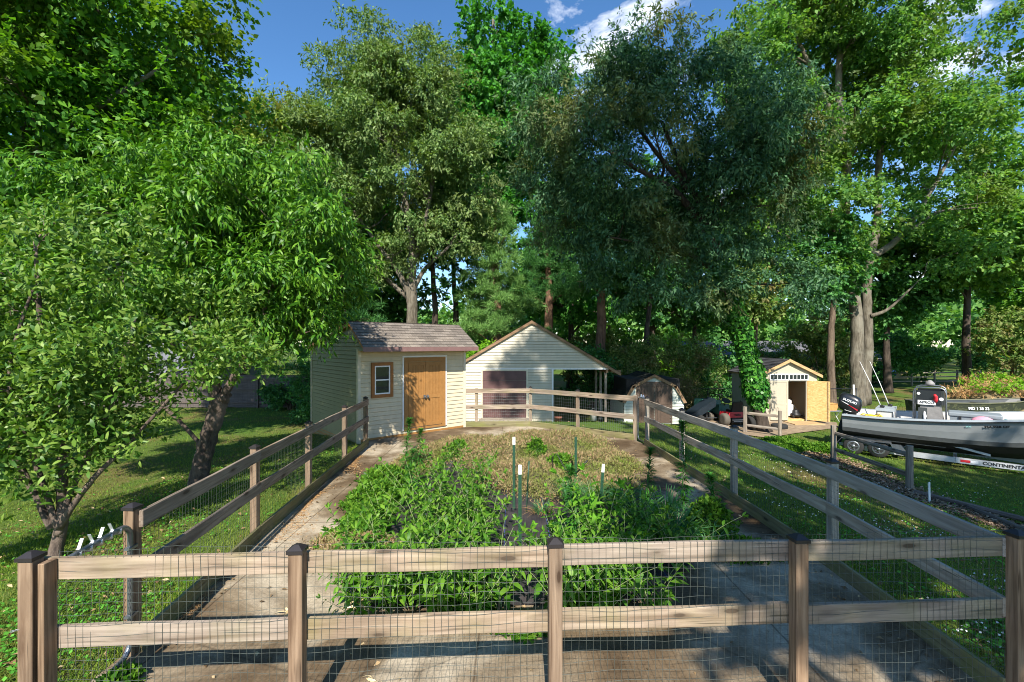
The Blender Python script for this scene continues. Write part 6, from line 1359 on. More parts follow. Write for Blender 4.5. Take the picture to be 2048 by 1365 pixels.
# the tree leaning in at the picture edge, its twigs against the sky
b = (27.5, 18, gzf(27, 18)); lob = [(21.8, 18.4, 13.6, .9, .8, .6), (22.3, 18.2, 12.4, .8, .8, .5), (21.4, 18.5, 15.2, .9, .8, .6), (22.6, 18.3, 10.6, .9, .8, .5), (23.6, 18.3, 12.4, 1.2, 1, .8), (24, 18.2, 15, 1.4, 1.2, 1), (25.6, 18, 13, 1.6, 1.4, 1.2), (22.9, 18.4, 8.6, .8, .8, .5), (22.4, 18.4, 9.4, .6, .6, .4)]
tree('broadleaf_tree', 'bright-leaved tree leaning in past the huge twin-trunked one', 'tree', b, [([b, (27, 18, 5), (25.6, 18, 10), (24, 18.2, 14)], .3, .06, .3)], lob, LF['maple'], M['bark_brown'], 9000, .2, .12, rl=.08, group='broadleaf trees closing the view', shell=.3)

# --- shrubs
def shrub(label, x, y, Rr, n, lf, cnt, L, Wd, seed, zc=None, group='shrubs along the tree line', name='shrub', twig=True, **kw):
    g_ = gzf(x, y); zc = zc if zc is not None else Rr[2] * .85
    lob = rand_lobes((x, y, g_ + zc), Rr, n, min(Rr) * .3, min(Rr) * .5, .8, .35, seed, g_ + .15); rr = random.Random(seed)
    t = thing(name, label, 'bush', T(x, y, g_ - .03), group); mb = MB(); st = []
    for i in range(5):
        a_ = rr.uniform(0, 6.28); e = V(x + Rr[0] * .5 * math.cos(a_), y + Rr[1] * .5 * math.sin(a_), g_ + zc)
        st.append(stem(mb, [V(x + .1 * math.cos(a_), y + .1 * math.sin(a_), g_ - .03), V(x, y, g_ + zc * .4).lerp(e, .3), e], .05, .012, 5, 0, 4, .05, rr))
    limbs(mb, st, lob, .02, 3, rr, .2, .3, 4); mb.build('stems', M['bark_brown'], t, Matrix())
    me, P = crown_leaves(lob, cnt, L, Wd, shell=.35, **kw); add('foliage', me, LF[lf], t, Matrix())
shrub('lime green bush glowing behind the gap between cream shed and garage', -1.2, 23.5, (2.2, 1.6, 2.1), 14, 'lime', 9000, .17, .10, 201)
shrub('low lime shrub half hidden behind the left slope of the garage roof', -3.0, 25.5, (1.6, 1.2, 1.6), 10, 'lime', 5000, .17, .10, 202)
shrub('dark evergreen shrub in deep shade beside the cream shed', -8.6, 20.2, (1.6, 1.4, 1.5), 12, 'deep', 8000, .15, .06, 203)
shrub('dark shrub under the porch side of the garage', 4.3, 24.6, (1.7, 1.5, 2.1), 12, 'deep', 8000, .16, .1, 204)
shrub('tangled scrub right behind the gambrel shed roof', 6.6, 24.4, (2.0, 1.4, 2.2), 14, 'scrub', 8000, .14, .08, 205)
shrub('brown-green bramble thicket between gambrel shed and tan shed', 9.3, 24.8, (2.4, 1.5, 2.3), 16, 'scrub', 9500, .13, .07, 206)
shrub('dry tan bramble at the foot of the thicket by the ride-on mower', 8.3, 22.7, (1.5, 1.0, 1.1), 10, 'brush', 6000, .15, .025, 207)
shrub('vine-hung dark thicket beyond the leaning ivy trunk', 11.6, 26.8, (1.9, 1.4, 2.3), 12, 'deep', 7000, .16, .11, 208)
shrub('leafy shrub with pale twigs behind the tan shed, before the long roof', 16.0, 26.6, (1.7, 1.2, 1.3), 10, 'deep', 5000, .15, .1, 209)
shrub('sunny yellow-green thicket behind the huge twin trunk', 22.6, 33.5, (2.8, 1.8, 3.6), 16, 'scrub', 10000, .2, .13, 210)
shrub('yellowish tangled shrub near the far rail fence', 26.2, 36.0, (2.2, 1.6, 3.0), 14, 'scrub', 8000, .2, .12, 211)
shrub('dark low shrub beyond the far rail fence', 31.2, 37.5, (3.2, 1.6, 2.6), 14, 'deep', 9000, .22, .15, 212)
shrub('vine-draped bush with brown twigs above the brush heap', 30.5, 27.5, (2.4, 1.8, 3.2), 16, 'scrub', 10000, .18, .11, 213, 3.4)
shrub('mixed bush beside the slim tree behind the great oak trunk', -4.6, 30.0, (2.4, 1.6, 2.0), 12, 'scrub', 7000, .2, .13, 214)
shrub('dark ground-hugging bush along the dark board fence', -11.8, 24.3, (2.0, .8, .8), 10, 'deep', 6000, .13, .08, 215)
for k, (x, y, rx, h, lf, lab) in enumerate(((28.5, 40.5, 2.6, 3.6, 'scrub', 'yellow-green bank of shrubs beyond the far rail fence, by the blue car'), (33, 41.5, 2.8, 4.2, 'deep', 'dark bank of shrubs beyond the far rail fence'), (38, 42, 3, 4.4, 'bigmaple', 'mid-green bank of shrubs beyond the far rail fence'), (43.5, 42, 3.2, 4.6, 'deep', 'shrub bank at the far end of the far rail fence'), (24.5, 40.5, 2.2, 3.2, 'scrub', 'shrub bank behind the huge twin trunk past the lawn'), (37.5, 30, 2.0, 3.4, 'deep', 'dark bush overhanging the overturned orange hull'), (17.5, 40, 2.6, 3.4, 'scrub', 'sunlit shrub before the long grey roof'), (22.2, 41, 2.4, 3.0, 'scrub', 'sunlit shrub at the end of the long grey roof'), (7.2, 30.5, 2.6, 3.6, 'scrub', 'light-leaved shrub glimpsed past the gambrel shed roof'), (12.4, 31.5, 2.4, 3.2, 'lime', 'bright shrub glimpsed above the tan shed roof'), (1.2, 32, 3.0, 5.6, 'bigmaple', 'tall leafy bank right behind the garage ridge'), (5.4, 31, 2.8, 5.2, 'scrub', 'tall pale leafy bank behind the garage porch'), (9.4, 35, 3.0, 5.8, 'bigmaple', 'tall leafy bank behind the bramble thicket'), (14.2, 42, 3.2, 5.0, 'lime', 'tall bright bank beyond the tan shed, at the near end of the long grey roof'), (25.5, 45, 3.2, 5.4, 'bigmaple', 'tall leafy bank behind the huge twin trunk'), (-2.6, 33, 2.8, 4.6, 'bigmaple', 'tall leafy bank filling the gap between cream shed and garage'), (-7.6, 31.5, 2.8, 4.4, 'scrub', 'leafy bank at the foot of the great oak'))):
    shrub(lab, x, y, (rx, 1.6, h * .5), 12, lf, 7500, .2, .13, 240 + k)
# brush heap
bx_, by_ = 25.6, 23.6; g_ = gzf(bx_, by_)
bh = thing('brush_heap', 'big mound of dry cut brush with green shoots on top behind the jon boat', 'brush heap', T(bx_, by_, g_))
lob = rand_lobes((bx_, by_, g_ + .5), (2.9, 2.2, 1.35), 30, .5, .8, .8, .3, 221, g_ + .1)
mb = MB(); rows = []
for i in range(9):
    a_ = i / 8 * math.pi / 2; rows.append([(bx_ + 2.6 * math.cos(a_) * math.cos(t), by_ + 1.9 * math.cos(a_) * math.sin(t), g_ + 1.5 * math.sin(a_)) for t in np.linspace(0, 2 * math.pi, 25)])
strip(mb, [list(reversed(r)) for r in rows]); mb.build('heap_core', simple('dry_heap', (.2, .145, .075), .95, var=.5, scale=6, bump=.8), bh, Matrix())
me, P = crown_leaves(lob, 16000, .24, .022, k=10, spray=.3, droop=0, up=.5, shell=.7, dirmix=1.2); add('twigs', me, M['straw'], bh, Matrix())
me, P = crown_leaves([l for l in lob if l[2] > g_ + .9] , 5000, .10, .07, k=10, spray=.25, droop=0, up=.9, shell=.9); add('green_shoots', me, LF['lime'], bh, Matrix())

# --- far woods
lob = []; g2 = np.random.default_rng(301)
for i in range(330):
    x = g2.uniform(-95, 110); y = g2.uniform(56, 88); h = g2.uniform(2, 8.5) + 2.5 * math.sin(x * .11); r = g2.uniform(2.2, 3.6); lob.append((x, y, max(.6, h), r, r, r * .8))
me, P = crown_leaves(lob, 120000, .75, .55, k=8, spray=1.2, droop=.2, up=.3, shell=.6, jit=.3)
tag(add('distant_woods', me, LF['far']), kind='stuff')

# --- trees behind the picture that shade the garden and lawn
b = (6.5, -9, gzf(6.5, -9)); lob = [(2.35, -2.9, 8.4, .95, 1.1, .8), (3.4, -2.0, 8.2, 1.1, 1.1, .8), (2.6, -4.3, 8.6, 1.2, 1.2, .8), (4.8, -3.2, 8.8, 1.3, 1.3, .9), (4.2, -5.2, 8.8, 1.4, 1.2, .9), (3.2, -6.4, 9.0, 1.2, 1.2, .9), (6.0, -4, 10, 1.6, 1.5, 1.1), (5.8, -6.6, 10.5, 1.8, 1.6, 1.2), (.5, -2.2, 21.3, 1.2, 1.2, 1.3), (1.7, -2.2, 22.6, 1.4, 1.3, 1.1), (3.1, -2.4, 21.2, 1.4, 1.3, 1.2), (1.9, -2.6, 21.2, 1.3, 1.2, 1.0), (3.9, -2.4, 21.8, 1.0, 1.0, .8), (1.6, -3, 20.2, 1.0, 1.0, .8), (-.6, -2.2, 19.9, .6, .6, .7), (3.8, -2.3, 20.0, .7, .7, .6), (4.6, -4, 14.5, 1.4, 1.3, 1.0), (6.8, -5, 15.5, 1.8, 1.6, 1.2)]
tree('shade_tree', 'tall unseen leafy tree standing camera-side of the front fence', 'tree', b, [([b, (6.4, -8.6, 5), (5.6, -7, 9), (4.4, -5, 13), (2.6, -3, 20.5)], .4, .08, .3)], lob, LF['maple'], M['bark_grey'], 26000, .22, .15, rl=.1, twigs=2, shell=.25)
b = (14, -7, gzf(14, -7)); lob = rand_lobes((11.5, -3.6, 11.2), (5.2, 3.2, 3.4), 22, 1.0, 1.5, .7, .2, 401) + rand_lobes((8.6, -4.6, 8.2), (3.2, 2.2, 1.6), 10, .9, 1.3, .7, .2, 402)
tree('shade_tree', 'broad unseen leafy tree standing camera-side of the lawn with the boat', 'tree', b, [([b, (13.6, -6.6, 5), (12.4, -5, 9), (11.4, -3.6, 13)], .4, .08, .3)], lob, LF['maple'], M['bark_grey'], 17000, .24, .16, rl=.1, twigs=2, shell=.25)

b = (11, -12, gzf(11, -12)); lob = rand_lobes((6.0, -3.0, 25.5), (5.0, 2.6, 5.2), 18, 1.0, 1.6, .75, .2, 403)
tree('shade_tree', 'very tall unseen open tree standing far camera-side of the garden', 'tree', b, [([b, (10.6, -11, 9), (9, -7, 17), (6.4, -3.4, 25)], .5, .1, .3)], lob, LF['maple'], M['bark_grey'], 15000, .26, .18, rl=.1, twigs=1, shell=.25)
# ------------------------------------------------------------------ garden plants
LF['shoot'] = leafmat('fresh_leaf', [(.03, .09, .007), (.052, .13, .010), (.085, .165, .016)], .32, (1.4, 1.5, .4), rough=.48, spec=.28, gain=1.8)
LF['lily'] = leafmat('lily_leaf', [(.035, .13, .02), (.05, .17, .025)], .33, (1.4, 1.5, .5), rough=.4)
LF['lightbig'] = leafmat('light_broad_leaf', [(.10, .27, .02), (.14, .32, .03)], .45, (1.4, 1.4, .4))
LF['blade'] = leafmat('bed_grass', [(.035, .13, .045), (.06, .17, .06), (.08, .19, .07)], .33, (1.4, 1.5, .6))
LF['sedum'] = leafmat('heath_sprig', [(.17, .18, .06), (.25, .21, .095), (.31, .20, .12), (.15, .17, .045), (.26, .165, .10)], .18, (1.3, 1.3, .7), patch=(.15, .22, .03), pscale=1.1)
LF['mint'] = leafmat('mint_leaf', [(.035, .105, .008), (.06, .15, .011), (.10, .19, .02)], .32, (1.4, 1.5, .45))
LF['grass'] = leafmat('lawn_blade', [(.060, .12, .009), (.10, .165, .013), (.15, .205, .025)], .36, (1.4, 1.5, .4), patch=(.21, .19, .06), pscale=.45)
LF['grassshade'] = LF['grass']
LF['clover'] = leafmat('clover_leaf', [(.05, .18, .02), (.09, .26, .03)], .3, (1.4, 1.5, .5))
M['stem_pale'] = simple('pale_stem', (.22, .28, .11), .7); M['stem_green'] = simple('green_stem', (.10, .17, .05), .7)

def shoot_plant(seed, n=6, h=.75, lean=.55, L=.21, Wd=.064, gap=.07):
    g = np.random.default_rng(seed); mb = MB(); C = []; D = []; Nn = []; S = []
    for i in range(n):
        a_ = 2 * math.pi * (i + g.random() * .8) / n; le = lean * (.4 + .8 * g.random()); hh = h * (.65 + .5 * g.random()); dr = np.array([math.cos(a_), math.sin(a_), 0]); sd = np.array([-dr[1], dr[0], 0])
        m = 12; P = [dr * (.03 + le * (t := j / m) ** 1.4) + np.array([0, 0, hh * (t - .12 * t * t)]) + sd * .03 * math.sin(4 * t + i) for j in range(m + 1)]
        mb.tube([V(*p) for p in P], [.0055 - .0035 * j / m for j in range(m + 1)], 5, False)
        s = hh * .16; k = 0
        while s < hh:
            t = s / hh; j = min(int(t * m), m - 1); p = P[j] + (P[j + 1] - P[j]) * (t * m - j); tan = nrm(P[j + 1] - P[j]); u = nrm(np.cross(tan, [.3, .5, .8])); w = np.cross(tan, u); ph = (math.pi / 2) * (k % 2) + g.normal() * .3
            sz = (1 - .55 * t) * (1 if t > .2 else .7)
            for q in (0, math.pi):
                o = u * math.cos(ph + q) + w * math.sin(ph + q); C.append(p); D.append(nrm(o * .9 + tan * .45 + np.array([0, 0, -.15 + .25 * g.normal()]))); Nn.append(nrm(np.array([0, 0, 1.]) + o * .2 + g.normal(size=3) * .2)); S.append(sz * (.75 + .5 * g.random()))
            s += gap * (1 + .4 * g.random()); k += 1
        for q in range(5): C.append(P[-1]); D.append(nrm(nrm(P[-1] - P[-2]) + runit(1)[0] * .6)); Nn.append(runit(1)[0]); S.append(.4)
    S = np.array(S); return mb.mesh('stems'), leaves6('leaves', np.array(C), np.array(D), np.array(Nn), L * S, Wd * S, .45)
def plant_proto(name, label, cat, st, lv, ms, ml, Mx, group):
    t = thing(name, label, cat, Mx, group); add('stems', st, ms, t, local=Matrix()); add('leaves', lv, ml, t, local=Matrix()); return t
def place(x, y, s, rz, z=.02): return T(x, y, z, rz) @ Matrix.Scale(s, 4)

protos = [plant_proto('shrubby_plant', 'upright leafy shrub shoot', 'plant', *shoot_plant(500 + i, 5 + i, .82, .55), M['stem_pale'], LF['shoot'], place(0, -40, 1, 0), 'leafy shoots in the planting bed') for i in range(3)]
spots = [(-1.9, 5.35, .8), (-1.3, 5.0, .95), (-.75, 4.85, .9), (-.2, 4.8, .95), (.75, 4.8, .85), (1.05, 4.95, .85), (-1.75, 6.1, .95), (-1.1, 5.85, 1.0), (-.5, 5.7, 1.0), (-.35, 5.3, .9), (-1.5, 6.9, 1.0), (-.85, 6.7, 1.0), (-.55, 6.4, 1.0), (-1.2, 7.6, 1.0), (-.6, 7.5, .95), (-1.35, 8.4, .95), (-.75, 8.3, .85), (1.15, 6.3, .8), (1.35, 5.0, .75), (-1.0, 4.65, .7), (-.45, 4.6, .65), (.5, 4.55, .6)]
lead = ['front-row leafy shoot at the mitred bed corner', 'leafy shoot behind the bottom rail, second from the mitred corner', 'leafy shoot low before the bed edge', 'leafy shoot reaching the top rail midway between the dark-capped posts', 'leafy shoot just past the middle capped post', 'leafy shoot at the foot of the pale broad-leaved plant', 'leafy shoot beside the bright green mint edge', 'broad leafy shoot in the thick of the bed', 'leafy shoot with arching pale stems near the open fabric', 'leafy shoot beside the near white-tipped stake',
        'leafy shoot beside the pine-straw path, midway back', 'tall leafy shoot midway back in the bed', 'leafy shoot at the edge of the bare fabric strip', 'leafy shoot in front of the tall spire plant', 'leafy shoot beside the dark fabric panel', 'leafy shoot close to the tall spire plant', 'leafy shoot last before the bare dark fabric', 'leafy shoot behind the pale broad-leaved plant', 'leafy shoot among the arching grass', 'small shoot trailing onto the concrete', 'small shoot overhanging the concrete edge', 'low shoot by the front edge of the bed beside the middle post']
for i, ((x, y, s), lb) in enumerate(zip(spots, lead)):
    Mx = place(x, y, s, i * 1.7)
    if i < 3: protos[i].matrix_basis = Mx; W[protos[i].name] = Mx; protos[i]['label'] = lb
    else: dup(protos[i % 3], Mx, lb)
g3 = np.random.default_rng(77)
for lb, (xa, xb, ya, yb), n in (('leafy shoot in the thick front rows, seen partly through the front fence wire', (-1.6, 1.3, 4.15, 4.9), 34), ('leafy shoot crowded in the sunny middle of the bed', (-1.9, -.1, 5.3, 7.0), 7), ('leafy shoot in the dim half of the bed behind the pale broad-leaved plant', (.9, 2.0, 4.9, 6.0), 8)):
    for i in range(n):
        x = g3.uniform(xa, xb); y = g3.uniform(ya, yb)
        if -.25 < x < .55 and y > 4.75: x -= .9
        dup(protos[i % 3], place(x, y, g3.uniform(.6, 1.0), g3.uniform(0, 6.28)), lb)
# tall broad-leaved pale plant in the shaded half
st, lv = shoot_plant(540, 5, 1.05, .42, .25, .10, .11)
bp_ = plant_proto('broadleaf_plant', 'tall pale broad-leaved plant above the top rail in the shaded half of the bed', 'plant', st, lv, M['stem_pale'], LF['lightbig'], place(1.12, 5.7, 1.12, .4), None)
st, lv = shoot_plant(541, 3, .75, .3, .15, .07, .1)
plant_proto('broadleaf_plant', 'small lime broad-leaved plant left of the shaded lily spire', 'plant', st, lv, M['stem_green'], LF['lightbig'], place(.62, 6.3, 1.0, 1.0), None)
st, lv = shoot_plant(542, 4, .45, .4, .17, .10, .09)
plant_proto('broadleaf_plant', 'heart-leaved plant at the foot of the near white-tipped stake', 'plant', st, lv, M['stem_green'], LF['lightbig'], place(.10, 5.15, 1.0, 2.0), None)
# lilies
def lily(seed, h, n=None):
    g = np.random.default_rng(seed); mb = MB(); m = 8; lean = .06
    P = [np.array([lean * (j / m) ** 2, .02 * math.sin(j), h * j / m]) for j in range(m + 1)]; mb.tube([V(*p) for p in P], [.011 - .006 * j / m for j in range(m + 1)], 6, False)
    n = n or int(h * 330); t = g.random(n) ** .8; t[: n // 4] = .9 + .1 * g.random(n // 4); an = g.random(n) * 6.283
    o = np.stack([np.cos(an), np.sin(an), np.zeros(n)], 1); C = np.stack([lean * t * t, 0 * t, h * t], 1)
    D = nrm(o + np.stack([0 * t, 0 * t, -.35 + 1.1 * t + .2 * g.normal(size=n)], 1)); Nn = nrm(np.array([0, 0, 1.]) - o * .3 + g.normal(size=(n, 3)) * .1)
    L = .20 * (1 - .5 * t) * (.8 + .4 * g.random(n)); return mb.mesh('stems'), leaves6('leaves', C, D, Nn, L, .024 * (1 - .3 * t), .5)
for x, y, h, lab in ((-2.02, 8.7, 1.12, 'tall dark green lily spire standing before the orange-brown shed doors'), (-1.86, 9.05, .85, 'shorter lily stalk close beside the tall spire before the shed'), (-1.75, 7.9, .7, 'low lily stalk at the foot of the tall spire'), (.78, 5.75, .98, 'shaded lily spire between the white-tipped stakes and the pale broad-leaved plant'), (.45, 5.1, .5, 'short bright lily stalk behind the middle capped post'), (2.0, 6.75, 1.0, 'lily spire among the arching grass'), (2.62, 6.95, 1.35, 'very tall thin lily spire by the shaded side fence'), (2.75, 6.2, .75, 'low lily stalk against the shaded mossy kick board')):
    st, lv = lily(int(h * 1000), h); plant_proto('lily_plant', lab, 'plant', st, lv, M['stem_green'], LF['lily'], place(x, y, 1, x * 3), 'lily stalks in the bed')
# grass clumps
def clump(n, h, w, spread, bend, seed):
    g = np.random.default_rng(seed); an = g.random(n) * 6.283; r = spread * np.sqrt(g.random(n)); B = np.stack([r * np.cos(an), r * np.sin(an), np.zeros(n)], 1); D = np.stack([np.cos(an + g.normal(size=n) * .5), np.sin(an + g.normal(size=n) * .5), np.zeros(n)], 1)
    return blades('blades', B, D, h * (.55 + .6 * g.random(n)), w * (.7 + .6 * g.random(n)), bend * (.4 + .9 * g.random(n)), 5)
for k, (x, y, h, lab, n, w) in enumerate(((1.75, 6.2, .62, 'arching broad-bladed grass clump beside the pale broad-leaved plant', 110, .026), (2.05, 5.75, .6, 'thick arching grass clump behind the top rail', 130, .028), (2.25, 6.6, .6, 'grass clump at the shaded bed edge by the lily spire', 110, .024), (1.75, 7.1, .55, 'grass clump in the shade behind the pale broad-leaved plant', 100, .022), (2.4, 5.6, .42, 'low grass clump spilling on the shaded concrete', 90, .02), (1.0, 4.75, .55, 'bright grass tuft beside the middle capped post', 90, .014), (1.25, 6.9, .6, 'fine blue-green spiky clump round the dull-tipped short stake', 260, .008), (.95, 7.3, .5, 'fine spiky clump by the plain green stake', 200, .008), (.45, 6.9, .22, 'small tuft with straw at the foot of the tall stake', 80, .01))):
    t = thing('grass_clump', lab, 'grass clump', place(x, y, 1, k), 'ornamental grass clumps in the bed'); add('blades', clump(n, h, w, .12, .8, 600 + k), LF['blade'], t, local=Matrix())
    if k == 8: add('straw', clump(60, .25, .006, .15, 1.2, 690), M['straw'], t, local=Matrix())
# mounds of ground cover
def mound(name, label, cat, x, y, rx, ry, h, leaf, core, n, L, Wd, seed, group, z0=.01):
    t = thing(name, label, cat, T(x, y, z0), group); g = np.random.default_rng(seed); rows = []; ph = g.random(4) * 6
    def rad(a_): return 1 + .12 * math.sin(2 * a_ + ph[0]) + .08 * math.sin(3 * a_ + ph[1]) + .05 * math.sin(7 * a_ + ph[2])
    for i in range(8):
        e = i / 7 * math.pi / 2; rows.append([(rx * .93 * rad(a_) * math.cos(e) * math.cos(a_), ry * .93 * rad(a_) * math.cos(e) * math.sin(a_), h * .86 * math.sin(e)) for a_ in np.linspace(0, 2 * math.pi, 33)])
    mb = MB(); strip(mb, [list(reversed(r)) for r in rows]); mb.build('stems', core, t, local=Matrix())
    an = g.random(n) * 6.283; e = np.arcsin(g.random(n) ** .9); rr_ = 1 + .12 * np.sin(2 * an + ph[0]) + .08 * np.sin(3 * an + ph[1]) + .05 * np.sin(7 * an + ph[2])
    bump = 1 + .06 * np.sin(an * 9 + e * 7) + .05 * np.sin(e * 15 - an * 4)
    C = np.stack([rx * rr_ * np.cos(e) * np.cos(an), ry * rr_ * np.cos(e) * np.sin(an), h * np.sin(e)], 1) * (bump * (.90 + .13 * g.random(n)))[:, None]
    o = nrm(C / np.array([rx * rx, ry * ry, h * h])); D = nrm(o * .7 + g.normal(size=(n, 3)) * .6 + np.array([0, 0, .3])); Nn = nrm(o + g.normal(size=(n, 3)) * .7)
    sp = 1 + .38 * g.random(n) ** 2 * (1 - np.sin(e)) + .12 * g.normal(size=n) * (1 - np.sin(e)); C[:, :2] *= sp[:, None]; C[:, 2] = np.maximum(C[:, 2], .01)
    add('foliage', leaves4('foliage', C, D, Nn, L * (.6 + .8 * g.random(n)), Wd * (.6 + .8 * g.random(n)), .1), leaf, t, local=Matrix())
hc = simple('heath_core', (.13, .11, .05), .95, var=.5, scale=9, bump=.8); mc = simple('mint_core', (.03, .075, .012), .95, var=.4, scale=9)
for k, (x, y, rx, ry, h, lab) in enumerate(((.05, 9.9, 1.05, .95, .50, 'highest olive-brown heath mound in front of the maroon door'), (1.25, 10.6, 1.0, .9, .50, 'olive-brown heath mound before the mesh fence and porch'), (-.95, 10.9, .95, .8, .34, 'heath mound at the back of the bed by the shed doors'), (.30, 8.35, .70, .8, .40, 'heath mound just behind the tall white-tipped stake'), (1.30, 9.0, .85, .75, .40, 'heath mound behind the bent wire hoop'), (2.0, 9.6, .55, .8, .30, 'heath mound spilling toward the shaded path'), (-1.7, 10.4, .6, .55, .26, 'small heath mound at the path bend before the shed'), (-2.05, 9.3, .42, .6, .26, 'narrow heath mound between the path and the tall lily spire'), (-2.0, 5.75, .42, .3, .12, 'flat heath patch on the concrete at the bed corner'), (.5, 11.5, 1.0, .55, .36, 'heath mound farthest back against the rail fence'), (1.45, 7.95, .6, .5, .26, 'shaded heath mound by the plain green stake'))):
    mound('heath_mound', lab, 'ground cover', x, y, rx, ry, h, LF['sedum'], hc, int(15000 * rx * ry + 2500), .055, .013, 700 + k, 'heath mounds in the bed')
for k, (x, y, rx, ry, h, lab) in enumerate(((-2.2, 7.4, .34, .5, .28, 'bright green mint mound spilling on the path midway'), (-2.3, 8.2, .34, .5, .32, 'bright green mint mound below the tall lily spire'), (-2.1, 6.6, .3, .4, .2, 'low mint patch at the path edge by the pine straw'), (-2.05, 6.15, .28, .3, .16, 'small mint patch nearest the bed corner'), (-.45, 4.42, .26, .16, .06, 'weed mat spilling over the bed front edge between mitred corner and middle post'), (.05, 4.12, .22, .14, .04, 'lowest weed mat creeping on the concrete toward the lower rail'), (.7, 4.4, .24, .16, .06, 'weed mat at the bed front edge just past the middle post'), (.95, 8.75, .35, .3, .42, 'bright green mint tuft growing through the heath by the wire hoop'), (.5, 9.5, .25, .22, .56, 'small green tuft on top of the highest heath mound'), (-1.2, 10.2, .25, .22, .38, 'green tuft growing beside the heath at the back of the bed'), (2.75, 5.55, .4, .22, .16, 'bright creeping weed on the shaded concrete edge'), (2.6, 6.0, .25, .3, .5, 'tall bright weed clump in the sun spot by the grass'))):
    mound('mint_clump', lab, 'plant', x, y, rx, ry, h, LF['mint'], mc, int(14000 * rx * ry + 500), .06, .04, 730 + k, 'mint clumps in the bed')
# dry husks, straw drifts
for k, (x, y, lab) in enumerate(((-2.08, 4.32, 'dry curled husk lying on the path just inside the front fence'), (-1.45, 4.5, 'dry husk at the foot of the bed corner'), (-1.05, 3.42, 'dry husk bundle on the concrete under the lower rail'))):
    t = thing('dry_husk', lab, 'husk', place(x, y, 1, k * 1.3, .004), 'dry husks on the concrete'); n = 16; an = G.random(n) * 6.283 * .6
    D = nrm(np.stack([np.cos(an), np.sin(an), .25 * G.random(n)], 1)); add('husk_leaves', leaves6('husk', G.normal(size=(n, 3)) * np.array([.03, .03, .004]) + np.array([0, 0, .014]), D, nrm(np.array([0, 0, 1.]) + G.normal(size=(n, 3)) * .5), .16 * (.6 + .7 * G.random(n)), .022, .5), M['husk'], t, local=Matrix())
n = 3200; t_ = G.random(n); yy = 4.1 + 6.4 * t_; xx = -3.12 - .06 * (yy - 4.1) + np.abs(G.normal(size=n)) * .14 * (1 + .9 * np.sin(yy * 2.3)); an = G.random(n) * 6.283
keep = (np.sin(yy * 1.9 + 1) + .6 * np.sin(yy * 4.3) > -.1) | (G.random(n) < .12); xx, yy, an = xx[keep], yy[keep], an[keep]; n = len(xx)
C = np.stack([xx, yy, .004 + .012 * G.random(n)], 1); D = nrm(np.stack([np.cos(an), np.sin(an), .1 * G.normal(size=n)], 1))
tag(add('pine_straw', leaves4('pine_straw', C, D, np.tile([0, 0, 1.], (n, 1)) + G.normal(size=(n, 3)) * .2, .07 * (.6 + .8 * G.random(n)), .005, .02), M['straw']), kind='stuff')

n = 420; x = G.uniform(-3.3, 3.5, n); y = 3.2 + 10 * G.random(n) ** 1.3; edge = G.random(n) < .6; x = np.where(edge, np.where(G.random(n) < .5, -3.2 - .05 * (y - 4) + np.abs(G.normal(size=n)) * .25, 3.55 - np.abs(G.normal(size=n)) * .3), x); an = G.random(n) * 6.283
M['dead_leaf'] = leafmat('dead_leaf', [(.14, .085, .04), (.24, .16, .08), (.33, .25, .14)], .05, (1, 1, 1))
tag(add('leaf_litter', leaves4('leaf_litter', np.stack([x, y, .006 + .012 * G.random(n)], 1), nrm(np.stack([np.cos(an), np.sin(an), .15 * G.normal(size=n)], 1)), nrm(np.array([0, 0, 1.]) + G.normal(size=(n, 3)) * .35), .05 * (.5 + G.random(n)), .026 * (.5 + G.random(n)), .2), M['dead_leaf']), kind='stuff')

# ------------------------------------------------------------------ lawn
def scatter(n, fx, ymin, ymax, pw):
    u = G.random(n); y = (ymin ** (1 - pw) + u * (ymax ** (1 - pw) - ymin ** (1 - pw))) ** (1 / (1 - pw))
    lo, hi = fx; x = (lo + (hi - lo) * G.random(n)) * (y + .6); return x, y
X = []; Y = []
for fx, n in (((-1.2, -.28), 170000), ((.28, 1.2), 170000), ((-.3, .4), 9000)):
    x, y = scatter(n, fx, 2.6, 27 if n > 1e4 else 24, 1.45); X.append(x); Y.append(y)
x = np.concatenate(X); y = np.concatenate(Y)
from math import pi
def inside(px, py, poly):
    r = np.zeros(len(px), bool); j = len(poly) - 1
    for i in range(len(poly)):
        xi, yi = poly[i]; xj, yj = poly[j]
        c = ((yi > py) != (yj > py)) & (px < (xj - xi) * (py - yi) / (yj - yi + 1e-12) + xi); r ^= c; j = i
    return r
def free(x, y):
    ok = ~inside(x, y, pad) & ~inside(x, y, ap)
    q = [S @ V(a, c, 0) for a, c in ((0, 0), (FW, 0), (FW, SD), (0, SD))]; ok &= ~inside(x, y, [(p.x, p.y) for p in q])
    ok &= ~((x > -2.4) & (x < 1.72) & (y > GY - .02) & (y < GY + 5)) & ~((x > 4.78) & (x < 7.32) & (y > BY) & (y < BY + 2.6)) & ~((x > 11.1) & (x < 13.7) & (y > TY))
    ok &= ~((x > 1.7) & (x < 4.2) & (y > GY + .3) & (y < GY + 5))
    return ok
soil = lambda x, y: (np.abs((x - 9.35) - .16 * np.sin(y * 1.1)) < .42) & (y < 14.5)      # the dug strip by the timbers
ok = free(x, y) & ~(soil(x, y) & (G.random(len(x)) < .88))
den = .5 + .25 * np.sin(x * 1.7 + 1.1) * np.sin(y * 1.3) + .25 * np.sin(x * .8 - y * 1.1 + 2) * np.sin(x * .5 + y * .7); ok &= G.random(len(x)) < .25 + .95 * den
x, y = x[ok], y[ok]; n = len(x); z = gz(x, y); sc = 1 + np.maximum(0, y - 5) * .075
